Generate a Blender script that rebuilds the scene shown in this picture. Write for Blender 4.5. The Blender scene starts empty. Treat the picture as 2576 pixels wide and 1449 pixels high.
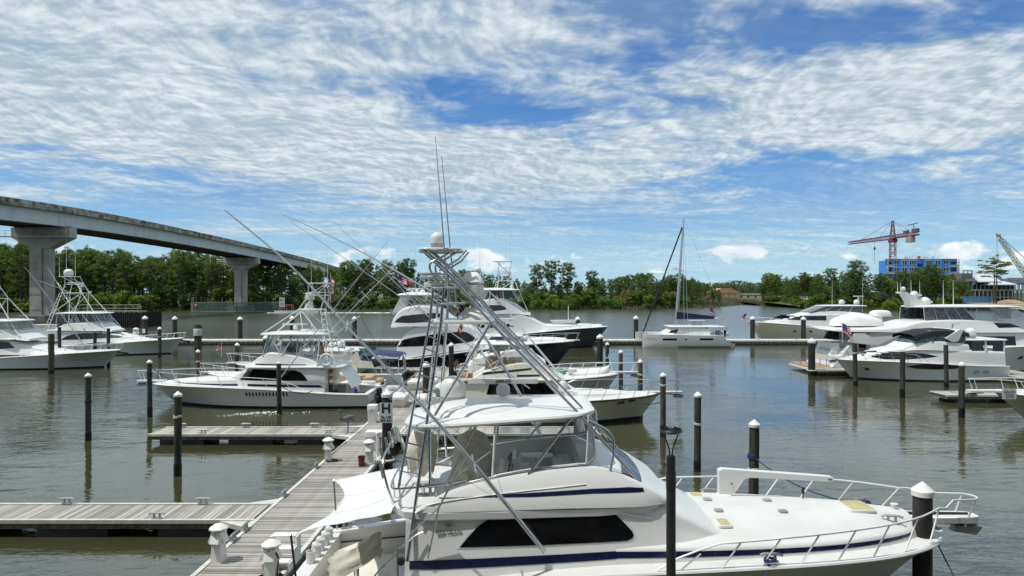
import bpy, bmesh, math, random
from math import sin, cos, pi, radians, sqrt, atan2, exp
from mathutils import Vector, Matrix, Euler, noise as mnoise
from mathutils.bvhtree import BVHTree

scene = bpy.context.scene
COL = scene.collection
# ------------------------------------------------------------------ camera
F = 1718.0            # focal length, in 1/2576 of the picture width
CX, HY = 1300.0, 735.0
EYE = 7.2
cam_d = bpy.data.cameras.new('camera')
cam = bpy.data.objects.new('camera', cam_d)
COL.objects.link(cam)
cam.location = (0, 0, EYE)
cam.rotation_euler = (radians(90), 0, 0)
cam_d.sensor_width = 36.0
cam_d.lens = 36.0 * F / 2576.0
cam_d.shift_x = -(CX - 1288.0) / 2576.0
cam_d.shift_y = (HY - 724.5) / 2576.0
cam_d.clip_start = 0.2
cam_d.clip_end = 9000
scene.camera = cam
# ------------------------------------------------------------------ sun, exposure
SUN_EL, SUN_AZ = 67.0, 198.0   # azimuth measured from +X, counter-clockwise: sun stands left and a little behind the viewer
sd = Vector((cos(radians(SUN_EL))*cos(radians(SUN_AZ)), cos(radians(SUN_EL))*sin(radians(SUN_AZ)), sin(radians(SUN_EL))))
sun_d = bpy.data.lights.new('sun', 'SUN')
sun_d.energy = 3.0
sun_d.angle = radians(0.6)
sun_d.color = (1.0, 0.965, 0.9)
sun = bpy.data.objects.new('sun', sun_d)
COL.objects.link(sun)
sun.rotation_euler = sd.to_track_quat('Z', 'Y').to_euler()
scene.view_settings.view_transform = 'Standard'
scene.view_settings.look = 'None'
scene.view_settings.exposure = 0.24
scene.view_settings.gamma = 1.0
scene.view_settings.use_curve_mapping = False
scene.cycles.max_bounces = 8
scene.cycles.transparent_max_bounces = 16
scene.cycles.caustics_reflective = False
scene.cycles.caustics_refractive = False

# ------------------------------------------------------------------ node helper
class NT:
    def __init__(s, tree):
        s.t = tree; s.n = tree.nodes; s.l = tree.links
    def node(s, typ, **kw):
        nd = s.n.new(typ)
        for k, v in kw.items():
            setattr(nd, k, v)
        return nd
    def put(s, sock, v):
        if v is None: return
        if hasattr(v, 'is_output'):
            s.l.new(v, sock)
        elif isinstance(v, (tuple, list)) and len(v) == 3 and sock.type == 'RGBA':
            sock.default_value = (*v, 1)
        else:
            sock.default_value = v
    def math(s, op, a, b=None, c=None, clamp=False):
        nd = s.node('ShaderNodeMath', operation=op, use_clamp=clamp)
        s.put(nd.inputs[0], a)
        if b is not None: s.put(nd.inputs[1], b)
        if c is not None: s.put(nd.inputs[2], c)
        return nd.outputs[0]
    def vmath(s, op, a, b=None):
        nd = s.node('ShaderNodeVectorMath', operation=op)
        s.put(nd.inputs[0], a)
        if b is not None: s.put(nd.inputs[1], b)
        return nd.outputs[0]
    def xyz(s, x, y, z):
        nd = s.node('ShaderNodeCombineXYZ')
        for i, v in enumerate((x, y, z)): s.put(nd.inputs[i], v)
        return nd.outputs[0]
    def sep(s, v):
        nd = s.node('ShaderNodeSeparateXYZ'); s.put(nd.inputs[0], v)
        return nd.outputs
    def noise(s, vec, scale, detail=4, rough=0.5, dist=0.0, lac=2.0):
        nd = s.node('ShaderNodeTexNoise')
        s.put(nd.inputs['Vector'], vec)
        nd.inputs['Scale'].default_value = scale; nd.inputs['Detail'].default_value = detail
        nd.inputs['Roughness'].default_value = rough; nd.inputs['Distortion'].default_value = dist
        nd.inputs['Lacunarity'].default_value = lac
        return nd.outputs[0]
    def ramp(s, v, lo, hi, a=0.0, b=1.0, smooth=True):
        nd = s.node('ShaderNodeMapRange', interpolation_type='SMOOTHSTEP' if smooth else 'LINEAR')
        s.put(nd.inputs[0], v)
        for i, q in enumerate((lo, hi, a, b)): s.put(nd.inputs[1+i], q)
        return nd.outputs[0]
    def mix(s, f, a, b, mode='MIX'):
        nd = s.node('ShaderNodeMix', data_type='RGBA', blend_type=mode)
        s.put(nd.inputs[0], f); s.put(nd.inputs[6], a); s.put(nd.inputs[7], b)
        return nd.outputs[2]

# ------------------------------------------------------------------ sky
world = bpy.data.worlds.new('World')
scene.world = world
world.use_nodes = True
W = NT(world.node_tree)
W.n.clear()
_out = W.node('ShaderNodeOutputWorld')
_bg = W.node('ShaderNodeBackground')
W.l.new(_bg.outputs[0], _out.inputs[0])
_bg.inputs['Strength'].default_value = 0.112
_sky = W.node('ShaderNodeTexSky', sky_type='NISHITA')
_sky.sun_disc = False
_sky.sun_elevation = radians(SUN_EL)
_sky.sun_rotation = radians(90.0 - SUN_AZ)
_sky.altitude = 0; _sky.air_density = 1.0; _sky.dust_density = 0.35; _sky.ozone_density = 2.2
def build_sky():
    tint = W.mix(1.0, _sky.outputs[0], (0.66, 0.93, 1.24), 'MULTIPLY')
    hs = W.node('ShaderNodeHueSaturation')
    hs.inputs['Saturation'].default_value = 1.08; hs.inputs['Value'].default_value = 0.74
    W.l.new(tint, hs.inputs['Color'])
    blue = hs.outputs[0]
    d = W.node('ShaderNodeTexCoord').outputs['Generated']
    x, y, z = W.sep(d)
    zc = W.math('MAXIMUM', z, 0.0)
    # altocumulus sheet, laid out on a layer overhead that bends down with the earth
    inv = W.math('DIVIDE', 1.0, W.math('ADD', zc, 0.105))
    px = W.math('MULTIPLY', x, inv); py = W.math('MULTIPLY', y, inv)
    P = W.xyz(px, py, 0.0)
    ca, sa = cos(0.16), sin(0.16)
    qx = W.math('ADD', W.math('MULTIPLY', px, ca), W.math('MULTIPLY', py, sa))
    qy = W.math('SUBTRACT', W.math('MULTIPLY', py, ca), W.math('MULTIPLY', px, sa))
    warp = W.node('ShaderNodeTexNoise'); warp.inputs['Scale'].default_value = 0.9; warp.inputs['Detail'].default_value = 3
    W.l.new(P, warp.inputs['Vector'])
    wv = W.vmath('SCALE', W.vmath('SUBTRACT', warp.outputs['Color'], (0.5, 0.5, 0.5)))
    wv.node.inputs[3].default_value = 0.5
    band = W.noise(W.vmath('ADD', W.xyz(W.math('MULTIPLY', qx, 0.42), W.math('ADD', qy, SKY_OFF), 7.3), wv), 0.8, 3, 0.5)
    mid = W.noise(W.vmath('ADD', W.xyz(W.math('MULTIPLY', qx, 0.7), qy, 3.1), wv), 3.2, 4, 0.6)
    cp = W.vmath('ADD', W.xyz(qx, W.math('MULTIPLY', qy, 0.82), 1.7), wv)
    cell = W.noise(cp, 10.5, 4, 0.55)
    lit = W.noise(W.vmath('ADD', cp, (0.012, -0.022, 0.0)), 10.5, 3, 0.55)
    s = W.math('ADD', W.math('MULTIPLY', band, 0.85), W.math('MULTIPLY', mid, 0.72))
    s = W.math('ADD', s, W.math('MULTIPLY', cell, 0.2))
    # broad openings and thick parts of the sheet
    az = W.math('ARCTAN2', x, y)
    cov = 0.075
    for (gx, gy, wx, wy, amp) in ((1260, 235, 190, 55, -0.21), (420, 425, 330, 55, -0.22), (1650, 60, 120, 60, -0.14), (1960, 105, 330, 40, -0.15),
                                  (2050, 470, 420, 45, -0.13), (1300, 400, 700, 90, 0.10), (300, 230, 500, 110, 0.08), (2350, 260, 420, 90, 0.12)):
        a0 = math.atan((gx - CX) / F); z0 = (HY - gy) / F / sqrt(1 + ((gx - CX) / F) ** 2 + ((HY - gy) / F) ** 2)
        u = W.math('DIVIDE', W.math('SUBTRACT', az, a0), wx / F); v = W.math('DIVIDE', W.math('SUBTRACT', z, z0), wy / F)
        g = W.math('EXPONENT', W.math('MULTIPLY', W.math('ADD', W.math('MULTIPLY', u, u), W.math('MULTIPLY', v, v)), -0.6))
        cov = W.math('ADD', cov, W.math('MULTIPLY', g, amp))
    s = W.math('ADD', s, cov)
    dens = W.ramp(s, 0.73, 1.06)
    # thin out towards the horizon, where low streaks take over
    hi = W.ramp(z, 0.09, 0.17)
    lowthr = W.ramp(z, 0.02, 0.1, 0.9, 0.8)
    low = W.math('MULTIPLY', W.ramp(W.noise(W.vmath('ADD', W.xyz(W.math('MULTIPLY', px, 0.3), W.math('MULTIPLY', py, 1.3), 4.4), wv), 1.5, 7, 0.66), 0.40, 0.64), lowthr)
    dens = W.math('ADD', W.math('MULTIPLY', dens, hi), W.math('MULTIPLY', low, W.math('SUBTRACT', 1.0, hi)))
    # cloud shading: thicker parts are greyer
    emb = W.math('MULTIPLY', W.math('SUBTRACT', cell, lit), 0.6)
    shade = W.ramp(W.math('ADD', W.math('ADD', W.math('MULTIPLY', mid, 0.45), W.math('MULTIPLY', cell, 0.5)), emb), 0.30, 0.74)
    ccol = W.mix(shade, (3.2, 4.1, 4.7), (6.3, 6.85, 7.0))
    veil = W.math('MULTIPLY', W.ramp(W.noise(W.vmath('ADD', W.xyz(W.math('MULTIPLY', qx, 0.4), qy, 9.0), wv), 1.3, 4, 0.6), 0.35, 0.7), 0.34)
    dens = W.math('MAXIMUM', dens, veil)
    col = W.mix(W.math('MULTIPLY', dens, 0.95), blue, ccol)
    # haze towards the horizon
    hz = W.ramp(z, -0.02, 0.14, 0.58, 0.0)
    col = W.mix(hz, col, (3.7, 5.9, 7.5))
    # small fair-weather cumulus standing on the horizon
    cu_v = W.xyz(W.math('MULTIPLY', az, 1.0), W.math('MULTIPLY', z, 1.7), 0.37)
    cu_n = W.noise(cu_v, 11.0, 7, 0.58)
    cu_w = W.math('MULTIPLY', W.ramp(z, 0.012, 0.03), W.ramp(z, 0.055, 0.1, 1.0, 0.0))
    cu = W.ramp(W.math('MULTIPLY', cu_n, cu_w), 0.52, 0.62)
    ctop = W.ramp(W.noise(W.vmath('ADD', cu_v, (0.004, 0.014, 0.0)), 11.0, 7, 0.58), 0.5, 0.7)
    cucol = W.mix(ctop, (8.0, 8.15, 8.15), (5.9, 6.5, 7.1))
    col = W.mix(W.math('MULTIPLY', cu, 0.9), col, cucol)
    W.l.new(col, _bg.inputs['Color'])
SKY_OFF = 0.9
build_sky()

# ------------------------------------------------------------------ materials
MATS = {}
def mat(name, col, rough=0.5, metal=0.0, var=0.06, vscale=3.0, bump=0.0, bscale=40.0, coat=0.0, spec=0.5, col2=None, stretch=(1, 1, 1), objvar=0.0, detail=5, trans=None):
    if name in MATS: return MATS[name]
    m = bpy.data.materials.new(name); m.use_nodes = True
    N = NT(m.node_tree)
    b = m.node_tree.nodes['Principled BSDF']
    tc = N.node('ShaderNodeTexCoord').outputs['Object']
    v = N.vmath('MULTIPLY', tc, stretch)
    nz = N.noise(v, vscale, detail, 0.6)
    c2 = col2 if col2 else tuple(min(1, c * (1 - 2.2 * var)) for c in col)
    c1 = col if col2 else tuple(min(1, c * (1 + var)) for c in col)
    c = N.mix(N.ramp(nz, 0.32, 0.68), c2, c1)
    if objvar:
        oi = N.node('ShaderNodeObjectInfo').outputs['Random']
        hs = N.node('ShaderNodeHueSaturation')
        N.put(hs.inputs['Value'], N.ramp(oi, 0, 1, 1 - objvar, 1 + objvar, False))
        N.l.new(c, hs.inputs['Color']); c = hs.outputs[0]
    N.l.new(c, b.inputs['Base Color'])
    b.inputs['Metallic'].default_value = metal
    N.put(b.inputs['Roughness'], N.ramp(N.noise(v, vscale * 2.3, 3), 0.3, 0.7, rough * 0.85, min(1, rough * 1.15)))
    b.inputs['Specular IOR Level'].default_value = spec
    b.inputs['Coat Weight'].default_value = coat
    if bump:
        bp = N.node('ShaderNodeBump'); bp.inputs['Strength'].default_value = bump
        bp.inputs['Distance'].default_value = 0.02
        N.l.new(N.noise(v, bscale, 4, 0.6), bp.inputs['Height']); N.l.new(bp.outputs[0], b.inputs['Normal'])
    MATS[name] = m
    return m

mat('gelcoat', (0.72, 0.722, 0.70), 0.36, var=0.008, vscale=0.7, coat=0.12)
mat('gelcoat_cream', (0.74, 0.70, 0.58), 0.3, var=0.02, vscale=1.1, coat=0.2)
mat('gelcoat_grey', (0.60, 0.64, 0.64), 0.3, var=0.03, vscale=1.1, coat=0.2)
mat('gelcoat_mint', (0.66, 0.72, 0.68), 0.3, var=0.03, vscale=1.1, coat=0.2)
mat('nonskid', (0.65, 0.65, 0.625), 0.65, var=0.03, vscale=1.2, bump=0.2, bscale=120)
mat('liner', (0.80, 0.77, 0.68), 0.45, var=0.03, vscale=2.0)
mat('navy', (0.005, 0.009, 0.045), 0.25, var=0.03, coat=0.2)
mat('navy_hull', (0.008, 0.010, 0.022), 0.12, var=0.1, coat=0.5)
mat('slate_hull', (0.030, 0.042, 0.045), 0.15, var=0.1, coat=0.5)
mat('black_paint', (0.012, 0.012, 0.013), 0.45, var=0.2)
mat('black_gloss', (0.008, 0.008, 0.009), 0.12, var=0.1)
mat('bottom_paint', (0.015, 0.017, 0.018), 0.7, var=0.3)
mat('steel', (0.58, 0.59, 0.60), 0.25, 1.0, var=0.05, vscale=4)
mat('aluminium', (0.62, 0.63, 0.64), 0.32, 0.85, var=0.04, vscale=4)
mat('white_tube', (0.82, 0.82, 0.80), 0.3, var=0.02)
mat('tinted', (0.006, 0.006, 0.007), 0.06, var=0.3, spec=0.6)
mat('grey_glass', (0.10, 0.115, 0.125), 0.12, var=0.3, spec=0.6)
mat('teal_glass', (0.10, 0.20, 0.19), 0.1, var=0.3, spec=0.6)
mat('canvas', (0.72, 0.70, 0.60), 0.85, var=0.05, vscale=5, bump=0.5, bscale=9)
mat('canvas_white', (0.80, 0.80, 0.77), 0.85, var=0.02, vscale=2, bump=0.2, bscale=7)
mat('canvas_navy', (0.010, 0.016, 0.055), 0.8, var=0.1); mat('canvas_awning', (0.70, 0.71, 0.70), 0.85, var=0.03, vscale=1.5, bump=0.2, bscale=5)
mat('canvas_blue', (0.035, 0.055, 0.13), 0.8, var=0.1, vscale=5, bump=0.3, bscale=9)
mat('canvas_black', (0.014, 0.014, 0.016), 0.8, var=0.2, vscale=5)
mat('canvas_teal', (0.06, 0.30, 0.25), 0.7, var=0.1)
mat('vinyl_tan', (0.50, 0.36, 0.20), 0.5, var=0.1, vscale=6)
mat('vinyl_brown', (0.36, 0.17, 0.09), 0.5, var=0.1, vscale=6)
mat('vinyl_white', (0.80, 0.79, 0.74), 0.45, var=0.03, vscale=6)
mat('teak', (0.36, 0.25, 0.15), 0.6, var=0.2, vscale=9, stretch=(0.3, 3, 1))
mat('hatch_tint', (0.55, 0.47, 0.16), 0.3, var=0.05, coat=0.4)
mat('hatch_grey', (0.30, 0.32, 0.31), 0.25, var=0.1)
mat('rubber', (0.02, 0.02, 0.022), 0.7, var=0.2)
mat('rope_blue', (0.02, 0.035, 0.14), 0.8, var=0.2, vscale=30)
mat('rope_white', (0.62, 0.60, 0.54), 0.8, var=0.1, vscale=30)
mat('rope_teal', (0.16, 0.50, 0.45), 0.8, var=0.1, vscale=30)
mat('rope_black', (0.015, 0.015, 0.016), 0.8, var=0.2, vscale=30)
mat('red_plastic', (0.15, 0.010, 0.014), 0.35, var=0.1)
mat('blue_plastic', (0.03, 0.05, 0.38), 0.35, var=0.1)
mat('flag_red', (0.50, 0.03, 0.04), 0.8); mat('flag_white', (0.78, 0.77, 0.75), 0.8); mat('flag_blue', (0.03, 0.05, 0.20), 0.8)
mat('hypalon', (0.45, 0.47, 0.48), 0.55, var=0.05)
mat('plank', (0.47, 0.44, 0.395), 0.8, col2=(0.21, 0.192, 0.168), vscale=3.0, stretch=(0.6, 9, 3), bump=0.3, bscale=25, objvar=0.33)
mat('plank_y', (0.47, 0.44, 0.395), 0.8, col2=(0.21, 0.192, 0.168), vscale=3.0, stretch=(9, 0.6, 3), bump=0.3, bscale=25, objvar=0.33)
mat('dock_trim', (0.62, 0.61, 0.54), 0.6, var=0.08, vscale=4)
mat('dock_side', (0.20, 0.185, 0.16), 0.85, col2=(0.09, 0.082, 0.07), vscale=4, stretch=(2, 2, 0.6))
mat('float_black', (0.012, 0.012, 0.012), 0.6, var=0.3)
mat('concrete_deck', (0.60, 0.58, 0.52), 0.8, col2=(0.50, 0.48, 0.43), vscale=1.2)
mat('pile_black', (0.030, 0.027, 0.025), 0.7, var=0.3, vscale=3, stretch=(1, 1, 0.3), bump=0.3, bscale=14)
mat('pile_timber', (0.115, 0.108, 0.068), 0.9, col2=(0.030, 0.034, 0.022), vscale=5, stretch=(2, 2, 0.25), bump=0.6, bscale=10)
mat('pile_timber_dark', (0.072, 0.072, 0.056), 0.9, col2=(0.018, 0.021, 0.017), vscale=5, stretch=(2, 2, 0.25), bump=0.6, bscale=10)
mat('pile_wet', (0.010, 0.011, 0.009), 0.35, var=0.3, vscale=6)
mat('cap_white', (0.80, 0.79, 0.75), 0.4, var=0.04, vscale=4)
mat('pedestal', (0.78, 0.78, 0.75), 0.4, var=0.03, vscale=3)
mat('sign_white', (0.66, 0.70, 0.70), 0.5, var=0.04)
mat('bronze', (0.16, 0.10, 0.06), 0.45, 0.3)
mat('lamp_black', (0.016, 0.015, 0.015), 0.45, var=0.2, vscale=8)
mat('lamp_lens', (0.35, 0.36, 0.38), 0.3)
mat('concrete', (0.52, 0.495, 0.42), 0.9, col2=(0.34, 0.325, 0.28), vscale=0.35, detail=8, bump=0.3, bscale=4)
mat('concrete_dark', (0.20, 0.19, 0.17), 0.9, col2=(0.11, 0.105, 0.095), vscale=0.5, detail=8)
mat('concrete_stained', (0.52, 0.49, 0.41), 0.9, col2=(0.085, 0.08, 0.07), vscale=0.55, detail=9, stretch=(1, 1, 1.6))
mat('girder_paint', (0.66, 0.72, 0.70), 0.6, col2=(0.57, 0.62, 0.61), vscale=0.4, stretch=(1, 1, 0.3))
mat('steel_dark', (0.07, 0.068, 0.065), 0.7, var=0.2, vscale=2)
mat('galvanised', (0.40, 0.41, 0.41), 0.5, 0.4)
mat('fender_green', (0.12, 0.23, 0.18), 0.8, var=0.25, vscale=2)
mat('fender_pale', (0.36, 0.36, 0.27), 0.85, var=0.15, vscale=2)
mat('timber_black', (0.022, 0.020, 0.019), 0.85, var=0.35, vscale=2)
mat('sand', (0.40, 0.30, 0.19), 0.95, col2=(0.27, 0.20, 0.12), vscale=0.2)
mat('riprap', (0.42, 0.38, 0.30), 0.95, col2=(0.16, 0.14, 0.11), vscale=0.9, detail=8, bump=0.8, bscale=2)
mat('soil', (0.12, 0.13, 0.05), 0.95, col2=(0.06, 0.08, 0.03), vscale=0.1, detail=8)
mat('lawn', (0.14, 0.20, 0.03), 0.95, col2=(0.09, 0.15, 0.025), vscale=0.3)
mat('reed', (0.20, 0.17, 0.085), 0.95, col2=(0.11, 0.115, 0.045), vscale=0.25, detail=6)
mat('reed_green', (0.13, 0.15, 0.045), 0.95, col2=(0.07, 0.10, 0.03), vscale=0.25, detail=6)
mat('bark', (0.15, 0.115, 0.09), 0.95, col2=(0.075, 0.06, 0.05), vscale=2, stretch=(1, 1, 0.3))
mat('snag', (0.36, 0.34, 0.30), 0.95, var=0.2)
mat('sheathing_blue', (0.085, 0.33, 0.84), 0.75, col2=(0.060, 0.27, 0.74), vscale=0.3, stretch=(1, 1, 2))
mat('trim_pale', (0.55, 0.50, 0.42), 0.8); mat('slab_white', (0.72, 0.70, 0.66), 0.8)
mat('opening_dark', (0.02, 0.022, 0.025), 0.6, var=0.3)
mat('crane_red', (0.26, 0.03, 0.04), 0.6, var=0.2); mat('crane_yellow', (0.42, 0.31, 0.07), 0.6, var=0.2)
mat('crane_grey', (0.10, 0.10, 0.10), 0.6); mat('counterweight', (0.40, 0.29, 0.24), 0.8)
mat('roof_metal', (0.68, 0.71, 0.74), 0.4, 0.2); mat('roof_dark', (0.085, 0.095, 0.105), 0.8, var=0.3, vscale=1.0)
mat('container_blue', (0.09, 0.25, 0.48), 0.6, var=0.1); mat('stucco_orange', (0.60, 0.31, 0.17), 0.85, var=0.08, vscale=0.5)
mat('feather_grey', (0.16, 0.165, 0.17), 0.8, var=0.2, vscale=30); mat('feather_brown', (0.20, 0.17, 0.14), 0.8, var=0.2)
mat('beak', (0.42, 0.30, 0.10), 0.5); mat('skin', (0.42, 0.26, 0.19), 0.6); mat('shirt', (0.35, 0.05, 0.05), 0.8)
mat('foam', (0.80, 0.82, 0.80), 0.9, var=0.1, vscale=2); mat('ink_navy', (0.012, 0.02, 0.035), 0.6)
mat('ink_grey', (0.10, 0.10, 0.10), 0.5); mat('ink_blue', (0.03, 0.06, 0.30), 0.5); mat('ink_pale', (0.35, 0.36, 0.38), 0.5)
mat('sign_red', (0.55, 0.05, 0.05), 0.6); mat('blind_teal', (0.10, 0.30, 0.27), 0.8, var=0.3, vscale=9, stretch=(4, 4, 0.3))
mat('tail_red', (0.45, 0.02, 0.03), 0.4)

def clear_mat():
    m = bpy.data.materials.new('clear_vinyl'); m.use_nodes = True
    N = NT(m.node_tree); N.n.clear()
    o = N.node('ShaderNodeOutputMaterial')
    tr = N.node('ShaderNodeBsdfTransparent'); tr.inputs[0].default_value = (0.90, 0.93, 0.94, 1)
    gl = N.node('ShaderNodeBsdfGlossy'); gl.inputs['Roughness'].default_value = 0.08
    df = N.node('ShaderNodeBsdfDiffuse'); df.inputs[0].default_value = (0.75, 0.78, 0.78, 1)
    fr = N.node('ShaderNodeFresnel'); fr.inputs[0].default_value = 1.35
    m1 = N.node('ShaderNodeMixShader'); m1.inputs[0].default_value = 0.08
    N.l.new(tr.outputs[0], m1.inputs[1]); N.l.new(df.outputs[0], m1.inputs[2])
    m2 = N.node('ShaderNodeMixShader'); N.l.new(fr.outputs[0], m2.inputs[0])
    N.l.new(m1.outputs[0], m2.inputs[1]); N.l.new(gl.outputs[0], m2.inputs[2])
    N.l.new(m2.outputs[0], o.inputs[0])
    MATS['clear'] = m
clear_mat()

def leaf_mat(name, dark, light, objvar=0.25):
    m = bpy.data.materials.new(name); m.use_nodes = True
    N = NT(m.node_tree); N.n.clear()
    o = N.node('ShaderNodeOutputMaterial')
    tc = N.node('ShaderNodeTexCoord').outputs['Object']
    oi = N.node('ShaderNodeObjectInfo').outputs['Random']
    c = N.mix(N.ramp(N.noise(tc, 0.9, 6, 0.7), 0.36, 0.64), dark, light)
    hs = N.node('ShaderNodeHueSaturation')
    N.put(hs.inputs['Value'], N.ramp(oi, 0, 1, 1 - objvar, 1 + objvar, False))
    N.put(hs.inputs['Hue'], N.ramp(N.math('FRACT', N.math('MULTIPLY', oi, 7.7)), 0, 1, 0.475, 0.52, False))
    N.l.new(c, hs.inputs['Color'])
    df = N.node('ShaderNodeBsdfPrincipled'); df.inputs['Roughness'].default_value = 0.75
    df.inputs['Specular IOR Level'].default_value = 0.2
    tl = N.node('ShaderNodeBsdfTranslucent')
    mx = N.node('ShaderNodeMixShader'); mx.inputs[0].default_value = 0.38
    N.l.new(hs.outputs[0], df.inputs['Base Color']); N.l.new(hs.outputs[0], tl.inputs[0])
    N.l.new(df.outputs[0], mx.inputs[1]); N.l.new(tl.outputs[0], mx.inputs[2]); N.l.new(mx.outputs[0], o.inputs[0])
    MATS[name] = m
leaf_mat('needles', (0.062, 0.112, 0.024), (0.195, 0.280, 0.058))
leaf_mat('needles_olive', (0.085, 0.125, 0.028), (0.240, 0.295, 0.070))
leaf_mat('leaves', (0.085, 0.155, 0.024), (0.240, 0.350, 0.060))
leaf_mat('far_wood', (0.070, 0.115, 0.050), (0.150, 0.205, 0.085), 0.1)

# ------------------------------------------------------------------ mesh builder
class MB:
    def __init__(s): s.v = []; s.f = []
    def add(s, vs, fs):
        o = len(s.v)
        s.v.extend(tuple(p) for p in vs)
        s.f.extend(tuple(i + o for i in f) for f in fs)
        return s
    def box(s, c, d, rot=None):
        h = [q / 2 for q in d]; vs = []
        for z in (-1, 1):
            for (x, y) in ((-1, -1), (1, -1), (1, 1), (-1, 1)):
                p = Vector((x * h[0], y * h[1], z * h[2]))
                if rot is not None: p = rot @ p
                vs.append((p.x + c[0], p.y + c[1], p.z + c[2]))
        return s.add(vs, [(3, 2, 1, 0), (4, 5, 6, 7), (0, 1, 5, 4), (1, 2, 6, 5), (2, 3, 7, 6), (3, 0, 4, 7)])
    def rbox(s, c, d, r=0.05, rot=None, seg=2):
        """rounded box: vertical edges rounded, top edge chamfered"""
        hx, hy = d[0] / 2 - r, d[1] / 2 - r
        ring = []
        for (sx, sy, a0) in ((1, 1, 0), (-1, 1, 90), (-1, -1, 180), (1, -1, 270)):
            for k in range(seg + 1):
                a = radians(a0 + 90 * k / seg); ring.append((sx * hx + r * cos(a), sy * hy + r * sin(a)))
        n = len(ring); vs = []; fs = []
        lev = [(-d[2] / 2, 1.0), (d[2] / 2 - r * 0.7, 1.0), (d[2] / 2 - r * .2, 1 - r * 0.25 / max(d[0], d[1])), (d[2] / 2, 1 - r * 0.9 / max(d[0], d[1]) * 2)]
        for z, k in lev:
            for (x, y) in ring:
                p = Vector((x * k, y * k, z))
                if rot is not None: p = rot @ p
                vs.append((p.x + c[0], p.y + c[1], p.z + c[2]))
        for L in range(len(lev) - 1):
            for i in range(n):
                j = (i + 1) % n; fs.append((L * n + i, L * n + j, L * n + n + j, L * n + n + i))
        fs.append(tuple(range(n - 1, -1, -1))); fs.append(tuple(range((len(lev) - 1) * n, len(lev) * n)))
        return s.add(vs, fs)
    def tube(s, pts, r, n=6, cap=True):
        pts = [Vector(p) for p in pts]; m = len(pts)
        rs = r if isinstance(r, (list, tuple)) else [r] * m
        tang = []
        for i in range(m):
            a = pts[max(0, i - 1)]; b = pts[min(m - 1, i + 1)]
            t = (b - a); tang.append(t.normalized() if t.length > 1e-9 else Vector((0, 0, 1)))
        up = Vector((0, 0, 1)) if abs(tang[0].z) < 0.9 else Vector((1, 0, 0))
        u = tang[0].cross(up).normalized()
        vs = []
        for i in range(m):
            t = tang[i]; u = (u - t * u.dot(t))
            u = u.normalized() if u.length > 1e-6 else t.orthogonal().normalized()
            w = t.cross(u)
            for k in range(n):
                a = 2 * pi * k / n
                p = pts[i] + (u * cos(a) + w * sin(a)) * rs[i]; vs.append((p.x, p.y, p.z))
        fs = []
        for i in range(m - 1):
            for k in range(n):
                j = (k + 1) % n; fs.append((i * n + k, i * n + j, i * n + n + j, i * n + n + k))
        if cap:
            fs.append(tuple(range(n - 1, -1, -1))); fs.append(tuple(range((m - 1) * n, m * n)))
        return s.add(vs, fs)
    def lathe(s, prof, c=(0, 0, 0), n=16, sx=1, sy=1, rot=None):
        vs = []; fs = []; m = len(prof)
        for (r, z) in prof:
            for k in range(n):
                a = 2 * pi * k / n; p = Vector((r * cos(a) * sx, r * sin(a) * sy, z))
                if rot is not None: p = rot @ p
                vs.append((p.x + c[0], p.y + c[1], p.z + c[2]))
        for i in range(m - 1):
            for k in range(n):
                j = (k + 1) % n; fs.append((i * n + k, i * n + j, i * n + n + j, i * n + n + k))
        if prof[0][0] > 1e-6: fs.append(tuple(range(n - 1, -1, -1)))
        if prof[-1][0] > 1e-6: fs.append(tuple(range((m - 1) * n, m * n)))
        return s.add(vs, fs)
    def grid(s, rows, closed=False):
        """rows of equal length lists of points"""
        m, n = len(rows), len(rows[0]); vs = [p for r in rows for p in r]; fs = []
        for i in range(m - 1):
            for k in range(n if closed else n - 1):
                j = (k + 1) % n; fs.append((i * n + k, i * n + j, i * n + n + j, i * n + n + k))
        return s.add(vs, fs)
    def prism(s, poly, a, b, axis='y'):
        """polygon (u,v) extruded between a and b along the axis; u,v are the other two axes in order"""
        def P(u, v, w): return {'x': (w, u, v), 'y': (u, w, v), 'z': (u, v, w)}[axis]
        n = len(poly); vs = [P(u, v, a) for u, v in poly] + [P(u, v, b) for u, v in poly]
        fs = [tuple(range(n)), tuple(range(2 * n - 1, n - 1, -1))]
        for i in range(n):
            j = (i + 1) % n; fs.append((i, i + n, j + n, j))
        return s.add(vs, fs)
    def solid_strip(s, path, w, t, up=(0, 0, 1)):
        """flat bar following a path, w across (horizontal), t thick (vertical)"""
        pts = [Vector(p) for p in path]; rows = []
        for i, p in enumerate(pts):
            a = pts[max(0, i - 1)]; b = pts[min(len(pts) - 1, i + 1)]
            d = (b - a).normalized(); sx = d.cross(Vector(up)).normalized() * (w / 2); uz = sx.cross(d).normalized() * (t / 2)
            rows.append([tuple(p + sx + uz), tuple(p - sx + uz), tuple(p - sx - uz), tuple(p + sx - uz)])
        o = len(s.v); s.grid(rows, True); m = len(rows)
        s.f.append((o + 3, o + 2, o + 1, o)); s.f.append(tuple(o + 4 * (m - 1) + k for k in range(4)))
        return s
    def mesh(s, name, material, smooth=40):
        me = bpy.data.meshes.new(name); me.from_pydata(s.v, [], s.f); me.update()
        bm = bmesh.new(); bm.from_mesh(me); bmesh.ops.recalc_face_normals(bm, faces=bm.faces); bm.to_mesh(me); bm.free()
        if smooth:
            me.polygons.foreach_set('use_smooth', [True] * len(me.polygons))
            me.set_sharp_from_angle(angle=radians(smooth))
        me.materials.append(MATS[material] if isinstance(material, str) else material)
        return me
    def build(s, name, material, parent=None, smooth=40, loc=None):
        return link(name, s.mesh(name, material, smooth), parent, loc)

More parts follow.
